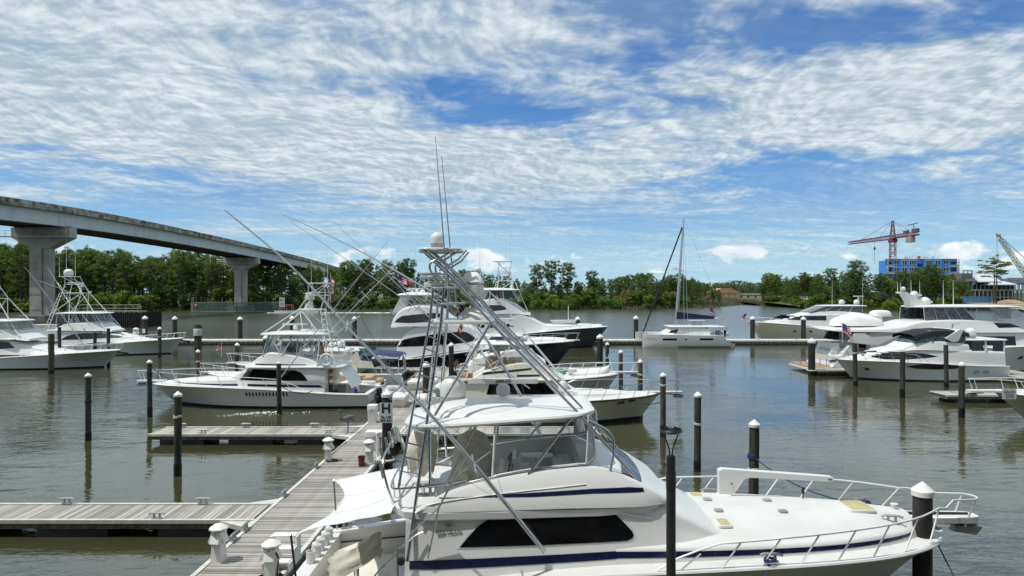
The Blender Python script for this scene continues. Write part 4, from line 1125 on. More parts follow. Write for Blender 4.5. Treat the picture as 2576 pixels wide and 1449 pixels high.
pile(1754, 27.5, 985, .14, TD, 'white-capped piling right of the street lamp')
rb = pile(1895, 21.5, 1055, .155, TD, 'white-capped piling with blue rope behind the foreground bow rail')
big = pile(2320, 14.4, 1212, .19, 'pile_black', 'big near black piling with white cone cap before the foreground bow')
pile(2042, 58.9, 850, .29, 'pile_black', 'thick black piling with guide ring before the big yacht stern', collar=True)
pile(2152, 52.6, 865, .17, TD, 'weathered piling at the bow of the white cruiser', False)
pile(2270, 46.7, 885, .17, TD, 'weathered piling before the middle of the white cruiser', False)
pile(2381, 51.7, 868, .16, TD, 'weathered piling against the white cruiser side', False)
pile(2419, 39.3, 910, .16, TD, 'weathered piling before the white cruiser stern')
# guide piles of the main walkway
hp = pile(972, 27.5, 979, .205, 'pile_black', 'black guide pile carrying the letter H board beside the walkway', X=-5.22, collar=True)
hp.rotation_euler = (0, 0, 0)
mb = MB(); mb.box((0, -.225, 2.38), (.53, .02, .80)); sg = mb.build('dock_sign', 'sign_white', hp, 0)
text_mesh('H', .52, 'ink_navy', 'letter', sg, (0, -.238, 2.545), (pi / 2, 0, 0), bold=.016)
text_mesh('96-109', .145, 'ink_navy', 'numbers', sg, (0, -.238, 2.20), (pi / 2, 0, 0), bold=.003)
text_mesh('260-261', .145, 'ink_navy', 'numbers', sg, (0, -.238, 2.075), (pi / 2, 0, 0), bold=.003)
pile(1070, 39.5, 909, .21, 'pile_black', 'black guide pile beside the walkway behind the tower ladder', X=-5.22, collar=True)
pile(1121, 54.5, 861, .21, 'pile_black', 'black guide pile near the cross pier under the black hull', X=-5.22, collar=True)

# ================================================================== walkway furniture
def make_pedestal():
    R = empty('power_pedestal', (0, 0, 0), 0)
    mb = MB(); rows = []
    for z, w in ((0, .145), (.06, .145), (.5, .125), (.53, .125)):
        rows.append([(w * sx, w * sy, z) for sx, sy in ((-1, -1), (1, -1), (1, 1), (-1, 1))])
    mb.grid(rows, True); mb.build('column', 'pedestal', R, 20)
    mb = MB(); mb.rbox((0, 0, .68), (.30, .30, .34), .03); hd = mb.build('head', 'pedestal', R, 30)
    for a in range(4):
        mb = MB(); q = Matrix.Rotation(a * pi / 2, 3, 'Z')
        pts = [(-.11, -.15, .78), (.11, -.15, .78), (.13, -.24, .56), (-.13, -.24, .56), (-.11, -.15, .54), (.11, -.15, .54)]
        mb.add([tuple(q @ Vector(p)) for p in pts], [(0, 1, 2, 3), (3, 2, 5, 4), (0, 3, 4), (1, 5, 2)])
        mb.build('outlet_hood', 'pedestal', hd, 0)
    mb = MB(); mb.lathe([(.17, .85), (.17, .90), (.02, .90)], (0, 0, 0), 8); mb.build('light_band', 'bronze', R, 20)
    mb = MB(); n = 8
    mb.lathe([(.23, .885), (.245, .90), (.245, .935), (.11, 1.03), (.01, 1.06), (0, 1.06)], (0, 0, 0), 8); mb.build('cap', 'cap_white', R, 20)
    mb = MB(); mb.lathe([(0, 0), (.022, 0), (.022, .012), (0, .012)], (0, -.157, .8), 8, rot=Euler((pi / 2, 0, 0)).to_matrix()); mb.build('meter', 'galvanised', R, 20)
    return R
ped = make_pedestal()
PED = [(-7.42, 17.0, 'white power pedestal on the left walkway edge before the nearest finger'), (-5.72, 15.9, 'white power pedestal with black cables beside the foreground boat stern'),
       (-7.48, 27.1, 'white power pedestal on the left walkway edge before the second finger'), (-5.78, 26.75, 'white power pedestal beside the red bucket'),
       (-5.75, 53.5, 'white power pedestal far down the walkway beside the dock boxes'), (-5.75, 44.5, 'white power pedestal half hidden behind the tower ladder')]
for i, (x, y, lab) in enumerate(PED):
    o = ped if i == 0 else copy_tree(ped)
    o.location = (x, y, DZ); o.rotation_euler = (0, 0, .08 * ((i * 7) % 5 - 2)); o.scale = (.95, .95, .90)
    tag(o, lab, 'power pedestal', 'power pedestals along the walkway')
o = copy_tree(ped); o.location = ((342 - CX) * 94.6 / F, 94.6, .6); o.rotation_euler = (0, 0, 0); o.scale = (1.7, 1.7, 1.6); tag(o, 'lone white power pedestal on the long dock at left', 'power pedestal', 'power pedestals along the walkway')
R = empty('utility_cabinet', ((114 - CX) * 95 / F, 95, .6), 0, 'white utility cabinet on the long dock between the left boats', 'cabinet')
mb = MB(); mb.rbox((0, 0, 1.0), (2.5, 1.2, 2.0), .05); mb.build('housing', 'pedestal', R); mb = MB(); mb.rbox((0, 0, 2.06), (2.7, 1.4, .12), .05); mb.build('roof', 'cap_white', R)
for x in (-.62, .62): mb = MB(); mb.box((x, -.61, 1.0), (1.1, .03, 1.7)); mb.build('door', 'cap_white', R, 0)
mb = MB(); mb.rbox((0, 0, .45), (.13, .13, .9), .02); R = empty('water_post', (-5.70, 28.0, DZ), 0, 'slim white water post with red tap behind the bucket', 'water post')
mb.build('post', 'pedestal', R); mb = MB(); mb.lathe([(.1, .88), (.1, .94), (.0, 1.0)], (0, 0, 0), 4); mb.build('cap', 'cap_white', R, 10)
mb = MB(); mb.tube([(.12, -.05, .1), (.13, -.05, .7)], .018, 6); mb.tube([(.05, -.05, .72), (.21, -.05, .72)], .02, 6); mb.build('tap', 'red_plastic', R)
R = empty('bucket', (-5.98, 26.3, DZ), 0, 'dark red plastic bucket on the walkway', 'bucket')
mb = MB(); mb.lathe([(0, .02), (.115, .02), (.13, .36), (.14, .36), (.14, .39), (.125, .39), (.11, .04), (0, .04)], (0, 0, 0), 18); mb.build('tub', 'red_plastic', R, 40)
mb = MB(); mb.tube([(cos(a * pi / 8) * .135, sin(a * pi / 8) * .03 - .02, .36 - sin(a * pi / 8) * .16) for a in range(9)], .006, 5); mb.build('handle', 'galvanised', R)
def dock_box(x, y, w, d, h, rz, lab, open_foot=False):
    R = empty('dock_box', (x, y, DZ), rz, lab, 'dock box', 'white dock boxes')
    mb = MB(); rows = []
    for z, k in ((0, .86), (.06, .88), (h * .72, 1.0)):
        rows.append([(w / 2 * k * sx, d / 2 * k * sy, z) for sx, sy in ((-1, -1), (1, -1), (1, 1), (-1, 1))])
    mb.grid(rows, True); mb.f.append((3, 2, 1, 0)); mb.build('bin', 'pedestal', R, 20)
    mb = MB(); mb.rbox((0, 0, h * .86), (w * 1.06, d * 1.08, h * .26), .05); mb.build('lid', 'cap_white', R, 35)
    mb = MB(); mb.box((0, -d * .55, h * .72), (.1, .03, .1)); mb.build('latch', 'galvanised', R)
dock_box(-7.42, 35.2, .46, .5, .92, 0, 'tall white dock box where the second finger meets the walkway')
dock_box(-6.95, 40.6, .85, 1.9, .62, 0, 'long white dock box behind the blue-striped boat stern')
dock_box(-7.0, 47.4, .9, 1.9, .62, 0, 'white dock box beside the inflatable dinghy')
dock_box(-7.1, 50.6, .8, .8, .72, 0, 'square white dock box with green mat behind the dinghy')
dock_box(-5.95, 28.9, .8, .5, .85, 0, 'white dock box right behind the letter H pile')
dock_box(-5.8, 47.0, .7, 1.5, .8, 0, 'white dock box behind the ladder on the right walkway edge')
# boarding steps
def steps(x, y, rz, lab):
    R = empty('boarding_steps', (x, y, DZ), rz, lab, 'steps')
    for i in range(3):
        mb = MB(); mb.rbox((0, .28 * i, .22 * (i + 1) - .02), (.6, .28, .05), .02); mb.build('tread', 'cap_white', R)
    for s in (-.32, .32):
        mb = MB(); mb.prism([(-.14, 0), (.7, 0), (.7, .64), (.42, .64), (.42, .42), (.14, .42), (.14, .2), (-.14, .2)], s - .02, s + .02, 'x'); mb.build('side_panel', 'pedestal', R, 0)
steps(-5.78, 16.5, 0, 'white boarding steps beside the cabled power pedestal')
# coiled shore-power cables
def coil(x, y, z, r, n, material, lab, seed, name='shore_power_cable', cat='cable', tail=None):
    rnd = random.Random(seed); pts = []
    for i in range(n * 14):
        a = i * 2 * pi / 14; rr = r * (1 + .12 * sin(i * .9) + rnd.uniform(-.03, .03))
        pts.append((x + rr * cos(a), y + rr * sin(a) * .9, z + .02 + .012 * (i / 14) + .03 * abs(sin(i * .41))))
    if tail: pts += [Vector(p) for p in curve3([pts[-1]] + tail, 6)]
    mb = MB(); mb.tube(pts, .022, 6); tag(mb.build(name, material, None, 60), lab, cat)
coil(-5.74, 15.9, DZ, .24, 4, 'rope_black', 'black shore power cable coiled round the foot of the near pedestal', 3, tail=[(-5.56, 15.85, .7), (-5.52, 15.8, 1.05), (-5.6, 15.8, 1.2)])
coil(-5.74, 26.55, DZ, .2, 3, 'rope_white', 'white water hose coiled beside the pedestal with the red bucket', 5, 'water_hose', 'hose', tail=[(-5.6, 27.2, .52), (-5.72, 27.9, .52), (-5.66, 28.0, .9)])
coil(-7.3, 27.0, DZ, .18, 3, 'rope_black', 'black power cord coiled at the left pedestal before the second finger', 6, tail=[(-7.5, 27.5, .53), (-7.62, 28.6, .53), (-7.6, 30.5, .53)])
coil(-7.3, 36.8, DZ, .22, 3, 'rope_white', 'pale rope coiled on the walkway behind the heron', 7, 'rope_coil', 'rope')
# heron
def heron():
    mb = MB()
    mb.lathe([(0, -.30), (.05, -.27), (.10, -.12), (.115, .02), (.09, .16), (.04, .26), (0, .29)], (0, 0, .62), 12, 1, .72, Euler((0, radians(-104), 0)).to_matrix())
    mb.tube(curve3([(-.22, 0, .68), (-.31, 0, .62), (-.27, 0, .78), (-.30, 0, .9), (-.29, 0, .95)], 5), [.055, .05, .045, .042, .04, .036, .034, .032, .03, .028, .026, .025, .025, .025, .026, .028, .03, .032, .034, .034, .03], 8)
    mb.tube([(-.27, 0, .955), (-.34, 0, .95), (-.36, 0, .945)], [.028, .034, .02], 8)
    mb.tube([(-.35, 0, .945), (-.50, 0, .915)], [.016, .003], 6)
    mb.tube([(.0, .03, .58), (.02, .03, .3), (.0, .03, .02)], [.022, .013, .012], 6); mb.tube([(.03, -.03, .58), (.05, -.03, .3), (.03, -.03, .02)], [.022, .013, .012], 6)
    for q in (.03, -.03):
        for a in (-.5, 0, .5): mb.tube([(.02, q, .012), (.02 - .09 * cos(a), q + .09 * sin(a), .008)], .008, 5)
    mb.tube([(.16, 0, .56), (.36, 0, .5)], [.06, .015], 8)
    o = mb.build('heron', 'feather_grey', None, 60, (-8.05, 32.45, DZ)); o.scale = (1.15, 1.15, 1.15); o.rotation_euler = (0, 0, .25)
    tag(o, 'grey heron standing at the root of the second finger pier', 'bird')
heron()
# ================================================================== street lamp (stands on the quay below the viewer)
def lamp():
    Yl = 12.0; X = (1688 - CX) * Yl / F
    def Z(py): return EYE - (py - HY) * Yl / F
    R = empty('street_lamp', (X, Yl, 0), 0, 'dark street lamp with disc head on a V bracket, at the quay', 'street lamp')
    mb = MB(); mb.lathe([(.083, -1.0), (.083, Z(1222)), (.07, Z(1218))], (0, 0, 0), 18); mb.build('post', 'lamp_black', R, 40)
    mb = MB(); mb.lathe([(.088, Z(1230)), (.088, Z(1188)), (.078, Z(1184)), (.078, Z(1150)), (.07, Z(1146)), (0, Z(1146))], (0, 0, 0), 18); mb.build('sleeve', 'black_paint', R, 40)
    zt = Z(1090)
    for s in (-1, 1):
        mb = MB(); mb.tube(curve3([(s * .02, 0, Z(1148)), (s * .035, 0, Z(1128)), (s * .085, 0, Z(1108)), (s * .135, 0, zt)], 6), .013, 8); mb.build('bracket_arm', 'black_paint', R)
    mb = MB(); mb.lathe([(0, zt - .005), (.13, zt - .005), (.195, zt + .03), (.2, zt + .045), (.18, zt + .075), (.08, zt + .10), (0, zt + .10)], (0, 0, 0), 28); hd = mb.build('lamp_head', 'black_paint', R, 40)
    fin = MB(); fin.box((.125, 0, zt + .085), (.11, .006, .03), Euler((0, .28, 0)).to_matrix()); fm = fin.mesh('cooling_fin', 'lamp_black', 0)
    for i in range(28): link('cooling_fin', fm, hd, None, (0, 0, i * 2 * pi / 28))
    for q in (-.035, .03):
        mb = MB(); mb.rbox((q, 0, zt + .106), (.04, .06, .015), .008); mb.build('sensor', 'lamp_lens', hd)
lamp()
# ================================================================== boat toolkit
# boats are laid out from their own stern: x forward, y to port, z up from the waterline
class Boat:
    def __init__(s, name, label, cat, X0, Yc, dirn, group=None, rz=0.0):
        s.root = empty(name, (X0, Yc, 0), (0 if dirn > 0 else pi) + rz, label, cat, group)
        s.X0, s.Yc, s.d = X0, Yc, dirn; s.n = -dirn       # n: sign of local y on the viewer's side
        s.bvh = None
    def p(s, px, py, lat=0.0):
        Y = s.Yc - lat
        return (((px - CX) * Y / F - s.X0) * s.d, EYE - (py - HY) * Y / F)
    def q(s, px, py, lat=0.0):
        x, z = s.p(px, py, lat); return Vector((x, s.n * lat, z))
    def part(s, name, mb, material, parent=None, smooth=40):
        return mb.build(name, material, parent or s.root, smooth)
    # -------------------------------------------------------------- hull
    def hull(s, L, hb, sheer, plan, rake, hull_mat='gelcoat', boot_mat='bottom_paint', bottom_mat='bottom_paint', rub_mat='white_tube', rub=0.035, xc=0.0, flare=1.75, ratio=None, boot=(0.05, 0.16), deck_mat='nonskid', camber=0.07, deck_drop=0.03, sole=0.3, cove=None, transom_mat=None, floor_mat='liner', stripe=None):
        ratio = ratio or [(0, .95), (.45, .93), (.65, .80), (.82, .50), (.93, .22), (.985, .05), (1, .015)]
        s.L = L; s.zs = lambda x: spline(sheer, max(0, min(1, x / L))); s.wd = lambda x: hb * max(.012, spline(plan, max(0, min(1, x / L))))
        ts = [i / 18 * .75 for i in range(19)] + [.75 + .25 * (1 - (1 - i / 14) ** 1.6) for i in range(1, 15)]
        def pt(t, z):
            zs = spline(sheer, t); wd = hb * max(.012, spline(plan, t)); ww = wd * lerp(ratio, t)
            f = max(0, min(1, z / zs)); pw = 1 + (flare - 1) * min(1, max(0, (t - .35) / .5))
            x = L * t - rake * t ** 5 * (1 - f) - (.35 * t ** 5 * rake * min(1, -z) if z < 0 else 0)
            y = ww + (wd - ww) * f ** pw if z >= 0 else ww * max(0, 1 - (-z / .85) ** 1.3)
            return (x, y, z)
        s.hpt = lambda x, z: pt(max(0, min(1, x / L)), z)
        def rows(zf0, zf1, n, absolute=False):
            out = []
            for t in ts:
                zs = spline(sheer, t); half = []
                for k in range(n + 1):
                    u = k / n; z = zf0(zs) + (zf1(zs) - zf0(zs)) * u; half.append(pt(t, z))
                out.append(half)
            return out
        def both(rws, mb):
            mb.grid(rws); mb.grid([[(x, -y, z) for x, y, z in r] for r in rws]); return mb
        top = rows(lambda zs: boot[1], lambda zs: zs, 9); mb = both(top, MB())
        s.hull_obj = s.part('hull', mb, hull_mat, None, 60)
        s.part('boot_stripe', both(rows(lambda zs: boot[0], lambda zs: boot[1], 1), MB()), boot_mat, None, 60)
        s.part('bottom', both(rows(lambda zs: -.85, lambda zs: boot[0], 4), MB()), bottom_mat, None, 60)
        s.hbvh = BVHTree.FromPolygons(mb.v, mb.f)
        # transom
        st = [pt(0, z) for z in [-.85, -.4, 0, boot[1], .4, .7, 1.0] if z < sheer[0][1]] + [pt(0, sheer[0][1])]
        m2 = MB(); poly = [(x - .0, y, z) for x, y, z in st] + [(x - .0, -y, z) for x, y, z in reversed(st)]
        m2.add(poly, [tuple(range(len(poly)))]); s.part('transom', m2, transom_mat or hull_mat, None, 0)
        # rub rail
        for sg in (1, -1):
            m3 = MB(); m3.tube([(L * t, sg * (hb * max(.012, spline(plan, t)) + .01), spline(sheer, t) - .03) for t in ts], rub, 6); s.part('rub_rail', m3, rub_mat)
        if stripe:
            m4 = MB(); z0, z1, sm = stripe
            both(rows(lambda zs: zs - z1, lambda zs: zs - z0, 1), m4)
            m4.v = [(x, y + (.006 if y > 0 else -.006), z) for x, y, z in m4.v]; s.part('cove_stripe', m4, sm, None, 60)
        # deck
        tc = xc / L; dts = [t for t in ts if t > tc + .01]; dts = [tc] + dts if xc else [0] + dts[0:]
        dts = sorted(set(dts)); g = []
        for t in dts:
            w = max(.01, hb * spline(plan, t) - .02); z = spline(sheer, t) - deck_drop
            g.append([(L * t - (.02 if t > .99 else 0), w * u, z + camber * (1 - u * u)) for u in (-1, -.8, -.5, 0, .5, .8, 1)])
        m5 = MB(); m5.grid(g); s.deck = s.part('deck', m5, deck_mat, None, 60)
        if xc:
            m6 = MB(); cb = .30
            xs = [xc * i / 8 for i in range(9)]
            for sg in (1, -1):
                r = []
                for x in xs:
                    w = s.wd(x); z = s.zs(x); r.append([(x, sg * (w - .01), z - .04), (x, sg * (w - .01), z + .02), (x, sg * (w - cb), z + .02), (x, sg * (w - cb), z - .05), (x, sg * (w - cb + .05), z - .06), (x, sg * (w - cb + .05), sole)])
                m6.grid(r)
            w0 = s.wd(0) - cb + .02; z0 = s.zs(0)
            m6.box((.17, 0, z0 - .02), (.34, 2 * w0, .08)); m6.box((.30, 0, (z0 + sole) / 2 - .03), (.05, 2 * w0, z0 - sole))
            s.part('coaming', m6, 'gelcoat', None, 30)
            m7 = MB(); wm = s.wd(xc / 2) - .2; m7.box((xc / 2 + .1, 0, sole - .03), (xc + .2, 2 * wm, .06)); s.part('cockpit_sole', m7, floor_mat, None, 0)
    # -------------------------------------------------------------- lofted superstructure
    def loft(s, name, secs, material='gelcoat', r=.14, camber=.05, sub=4, parent=None, smooth=45, dxs=None, keep=True, straight=False, bottom=False):
        """secs: (x, zb, zt, wb, wt); dx optional 6th: forward lean of the top"""
        secs = [tuple(q) + (0.0,) * (6 - len(q)) for q in secs]
        xs = []
        for a, b in zip(secs, secs[1:]):
            xs += [a[0] + (b[0] - a[0]) * i / sub for i in range(sub)]
        xs.append(secs[-1][0]); f = lerp if straight else spline
        tab = [[(q[0], q[k]) for q in secs] for k in range(6)]
        rows = []
        for x in xs:
            zb, zt, wb, wt, dx = (f(tab[k], x) for k in range(1, 6)); h = zt - zb; rr = max(.004, min(r, h * .8, wt * .8)); half = []
            for u in (0, .35, .7, 1): 
                z = zb + (h - rr) * u; half.append((wb + (wt - wb) * u * (h - rr) / max(h, 1e-6), z))
            ws = half[-1][0]
            for k in range(1, 5):
                a = k / 4 * pi / 2; half.append((ws - rr * (1 - cos(a)), zt - rr + rr * sin(a)))
            we = half[-1][0]
            half += [(we * .66, zt + camber * .55), (we * .33, zt + camber * .9)]
            ring = [(x + dx * (z - zb) / max(h, 1e-6), y, z) for y, z in half] + [(x + dx, 0, zt + camber)] + [(x + dx * (z - zb) / max(h, 1e-6), -y, z) for y, z in reversed(half)]
            rows.append(ring)
        mb = MB(); mb.grid(rows); n = len(rows[0])
        if bottom:
            for i in range(len(rows) - 1): mb.f.append((i * n, (i + 1) * n, (i + 1) * n + n - 1, i * n + n - 1))
        mb.f.append(tuple(range(n))); mb.f.append(tuple(range((len(rows) - 1) * n, len(rows) * n)))
        o = s.part(name, mb, material, parent, smooth)
        if keep: s.bvh = BVHTree.FromPolygons(mb.v, mb.f)
        return o
    def onto(s, x, z, sg, off, bvh=None):
        h = (bvh or s.bvh).ray_cast(Vector((x, sg * 12, z)), Vector((0, -sg, 0)))
        return None if h[0] is None else (x, h[0].y + sg * off, z)
    def patch(s, name, poly, material, parent=None, sides=(1, -1), off=.012, cols=20, rows=4, bvh=None, smooth=60):
        """polygon given in side view, laid onto the cabin side"""
        xs0 = min(q[0] for q in poly); xs1 = max(q[0] for q in poly); n = len(poly); objs = []
        xs = sorted(set([xs0 + 1e-4 + (xs1 - xs0 - 2e-4) * i / cols for i in range(cols + 1)] + [q[0] for q in poly if xs0 + .001 < q[0] < xs1 - .001]))
        for sg in sides:
            g = []; last = None
            for x in xs:
                zz = []
                for i in range(n):
                    (ax, az), (bx, bz) = poly[i], poly[(i + 1) % n]
                    if (ax - x) * (bx - x) <= 0 and abs(ax - bx) > 1e-9: zz.append(az + (bz - az) * (x - ax) / (bx - ax))
                if len(zz) < 2: continue
                lo, hi = min(zz), max(zz); col = []
                for k in range(rows + 1):
                    z = lo + (hi - lo) * k / rows; h = s.onto(x, z, sg, off, bvh)
                    if h is None:
                        h = (x, col[-1][1] if col else (last[k][1] if last else sg * 1.0), z)
                    col.append(h)
                last = col; g.append(col)
            if len(g) > 1:
                mb = MB(); mb.grid(g); back = [[(x, y - sg * (off + .02), z) for x, y, z in c] for c in g]
                edge = [g[0]] + [back[0]]; mb.grid([[c[0] for c in g], [c[0] for c in back]]); mb.grid([[c[-1] for c in g], [c[-1] for c in back]]); mb.grid([g[0], back[0]]); mb.grid([g[-1], back[-1]])
                objs.append(s.part(name, mb, material, parent, smooth))
        return objs
    def front_patch(s, name, poly, material, parent=None, off=.012, cols=14, rows=4, bvh=None, aft=False):
        """polygon (y, z) laid onto the front of the superstructure"""
        ys0 = min(q[0] for q in poly); ys1 = max(q[0] for q in poly); n = len(poly); g = []; sg = -1 if aft else 1
        for i in range(cols + 1):
            y = ys0 + 1e-4 + (ys1 - ys0 - 2e-4) * i / cols; zz = []
            for j in range(n):
                (ax, az), (bx, bz) = poly[j], poly[(j + 1) % n]
                if (ax - y) * (bx - y) <= 0 and abs(ax - bx) > 1e-9: zz.append(az + (bz - az) * (y - ax) / (bx - ax))
            if len(zz) < 2: continue
            col = []
            for k in range(rows + 1):
                z = min(zz) + (max(zz) - min(zz)) * k / rows; h = (bvh or s.bvh).ray_cast(Vector((sg * 60, y, z)), Vector((-sg, 0, 0)))
                col.append((h[0].x + sg * off, y, z + off) if h[0] is not None else None)
            if all(c is not None for c in col): g.append(col)
        if len(g) > 1:
            mb = MB(); mb.grid(g); return s.part(name, mb, material, parent, 60)
    # -------------------------------------------------------------- rails
    def rail(s, name, pts, r=.022, material='steel', parent=None, n=6):
        mb = MB(); mb.tube(pts, r, n); return s.part(name, mb, material, parent, 60)
    def bow_rail(s, x0, h=.5, hp=.62, inset=.10, posts=6, pulpit=None, lean=.25, r=.018, material='steel', mid=False, pw=.22, single=True):
        xe = s.L * .965; P = pulpit or s.L + .05
        both = []
        for sg in (1, -1):
            pts = []
            for i in range(21):
                u = i / 20; x = x0 + (xe - x0) * u; hh = h * min(1, u * 7) ** .7 + (hp - h) * u
                xx = min(x + lean * min(1, u * 5), xe + .2)
                pts.append(Vector((xx, sg * max(.1, s.wd(min(xx, xe)) - inset), s.zs(x) + hh)))
            zt = s.zs(xe) + hp
            pts += [Vector((xe + (P - xe) * .5, sg * (pw + .06), zt + .02)), Vector((P - .12, sg * pw, zt + .02)), Vector((P, sg * pw * .5, zt + .02))]
            both.append(pts)
        path = both[0] + [Vector((P + .02, 0, both[0][-1].z))] + list(reversed(both[1]))
        R = s.rail('bow_rail', path, r, material)
        if mid:
            s.rail('mid_rail', [v - Vector((lean * .4, 0, h * .45)) for v in path[4:-4]], r * .7, material, R)
        pm = []
        for sg in (1, -1):
            for i in range(posts):
                u = (i + .6) / posts; x = x0 + (xe - x0) * u; hh = h * min(1, u * 7) ** .7 + (hp - h) * u
                a = Vector((x, sg * max(.08, s.wd(x) - inset - .02), s.zs(x) - .02)); xx = min(x + lean, xe + .2)
                b = Vector((xx, sg * max(.1, s.wd(min(xx, xe)) - inset), s.zs(x) + hh)); pm.append((a, b))
            zt = s.zs(xe) + hp
            pm.append((Vector((P - .35, sg * pw, s.zs(xe) + .05)), Vector((P - .12, sg * pw, zt + .02))))
        if single:
            for a, b in pm: s.rail('rail_post', [a, b], r * .9, material, R)
        else:
            mb = MB(); [mb.tube([a, b], r * .9, 5) for a, b in pm]; s.part('rail_posts', mb, material, R)
        return R
    def pulpit(s, x0, x1, z, w=.24, th=.1, material='gelcoat', anchor=True):
        mb = MB(); rows = []
        for x, k in ((x0, 1.3), (x0 + .3, 1.1), (x1 - .25, 1.0), (x1 - .08, .8), (x1, .4)):
            rows.append([(x, w * k, z - th), (x, w * k, z), (x, -w * k, z), (x, -w * k, z - th)])
        mb.grid(rows, True); mb.f.append(tuple(range(4))); mb.f.append(tuple(range(16, 20))); o = s.part('bow_pulpit', mb, material, None, 30)
        if anchor:
            a = MB(); a.tube([(x1 - .9, 0, z - th - .06), (x1 + .02, 0, z - th - .1)], .03, 6); a.prism([(x1 - .45, z - th - .1), (x1 + .1, z - th - .12), (x1 - .05, z - th - .3), (x1 - .55, z - th - .22)], -.1, .1); s.part('anchor', a, 'galvanised', o)
        return o
    # -------------------------------------------------------------- bits
    def dome(s, c, r, h, name='satellite_dome', material='gelcoat', band='ink_pale'):
        mb = MB(); p = [(r * .82, 0), (r, h * .22), (r, h * .55)] + [(r * cos(a * pi / 12), h * .55 + h * .45 * sin(a * pi / 12)) for a in range(1, 7)]
        p[-1] = (0, h); mb.lathe(p, c, 18); o = s.part(name, mb, material, None, 50)
        b = MB(); b.lathe([(r * .80, -h * .12), (r * .85, -.01), (r * .97, h * .15), (r * 1.01, h * .2), (r * 1.01, h * .23)], c, 18); s.part('base_ring', b, band, o, 50); return o
    def radar(s, c, L=1.4, yaw=0.0, name='radar_scanner', mat_='gelcoat'):
        m = MB(); m.lathe([(.13, 0), (.15, .05), (.15, .2), (.09, .28), (0, .28)], c, 14); o = s.part(name, m, mat_)
        q = MB(); q.rbox((c[0], c[1], c[2] + .34), (L, .12, .11), .04, ); a = s.part('scanner_bar', q, mat_, o)
        return o, a
    def whip(s, a, b, r=.018, material='white_tube', name='antenna'):
        a, b = Vector(a), Vector(b); mb = MB(); mb.tube([a, a.lerp(b, .45), b], [r, r * .7, r * .3], 5); return s.part(name, mb, material)
    def outrigger(s, base, tip, r=.03, material='aluminium', bend=.3, spread=2, name='outrigger'):
        a, b = Vector(base), Vector(tip); pts = [a.lerp(b, t / 12) - Vector((0, 0, bend * (t / 12) ** 2 * 1.0)) + Vector((0, 0, bend * (t / 12))) for t in range(13)]
        mb = MB(); mb.tube(pts, [r * (1 - .7 * t / 12) for t in range(13)], 6); o = s.part(name, mb, material)
        d = (b - a).normalized(); u = d.cross(Vector((0, 1, 0))).normalized()
        for k in range(spread):
            c = pts[3 + k * 3]; m = MB(); ln = .55 - .15 * k
            m.tube([c - u * ln, c + u * ln], r * .5, 5); w = d.cross(u); m.tube([c - w * ln, c + w * ln], r * .5, 5); s.part('spreader', m, material, o)
            st = MB()
            for v in (u, -u): st.tube([pts[max(0, k * 3)], c + v * ln, pts[min(12, 6 + k * 3)]], r * .14, 3, False)
            s.part('stay_wire', st, material, o)
        return o
    def plate(s, name, x0, x1, hw, z, th=.06, material='gelcoat', parent=None, rc=.25, taper=1.0, camber=0.0):
        """rounded plate (hardtops, platforms)"""
        ring = []; rc = min(rc, hw * .9, (x1 - x0) * .45)
        for (cx, cy, a0, k) in ((x1 - rc, hw * taper - rc, 0, 1), (x0 + rc, hw - rc, 90, 1), (x0 + rc, -hw + rc, 180, 1), (x1 - rc, -hw * taper + rc, 270, 1)):
            for j in range(6):
                a = radians(a0 + 90 * j / 5); ring.append((cx + rc * cos(a), cy + rc * sin(a)))
        xm = (x0 + x1) / 2; n = len(ring); rows = []
        for k, zz in ((.94, z), (1, z + th * .3), (1, z + th * .65), (.97, z + th), (.6, z + th + camber * .7), (.2, z + th + camber)):
            rows.append([(xm + (x - xm) * k, y * k, zz) for x, y in ring])
        mb = MB(); mb.grid(rows, True); mb.f.append(tuple(range(n - 1, -1, -1))); mb.f.append(tuple(range(5 * n, 6 * n)))
        return s.part(name, mb, material, parent, 40)
    def tower(s, front, rear, P, U, T, r=.035, material='white_tube', ladder=True, pod=True, dome=None):
        """front/rear: (x, y, z) feet; P, U, T: (x0, x1, half width, z) of platform, belly ring, top"""
        R = s.plate('tower_platform', P[0], P[1], P[2], P[3] - .04, .07, 'gelcoat', None, .2)
        for sg in (1, -1):
            mb = MB(); mb.tube([(front[0], sg * front[1], front[2]), (P[1] - .1, sg * P[2] * .9, P[3]), (U[1], sg * U[2], U[3]), (T[0] + (T[1] - T[0]) * .2, sg * T[2] * .8, T[3])], r, 6); s.part('front_leg', mb, material, R)
            mb = MB(); mb.tube([(rear[0], sg * rear[1], rear[2]), (P[0] + .1, sg * P[2] * .9, P[3]), (U[0] + .1, sg * U[2], U[3])], r, 6); s.part('rear_leg', mb, material, R)
            mb = MB(); mb.tube([(front[0] * .35 + rear[0] * .65, sg * rear[1] * .9, rear[2] * .5 + front[2] * .5), (P[1] - .15, sg * P[2] * .85, P[3])], r * .8, 6)
            mb.tube([(rear[0] + .1, sg * rear[1] * .95, rear[2] + (P[3] - rear[2]) * .4), (P[1] - .2, sg * P[2] * .85, P[3] - .02)], r * .7, 6); s.part('brace', mb, material, R)
            mb = MB(); mb.tube([(U[1], sg * U[2] * .9, U[3]), (T[1] - .1, sg * T[2] * .8, T[3])], r * .7, 6); mb.tube([(U[0] + .1, sg * U[2], U[3]), (T[0] + (T[1] - T[0]) * .35, sg * T[2] * .7, T[3])], r * .7, 6); s.part('top_strut', mb, material, R)
        ring = [(U[0] + (U[1] - U[0]) * (.5 + .5 * cos(a * pi / 8)), U[2] * 1.1 * sin(a * pi / 8), U[3]) for a in range(17)]
        for dz in (0, .18):
            mb = MB(); mb.tube([(x, y, z + dz) for x, y, z in ring], r * .8, 6, False); s.part('belly_ring', mb, material, R)
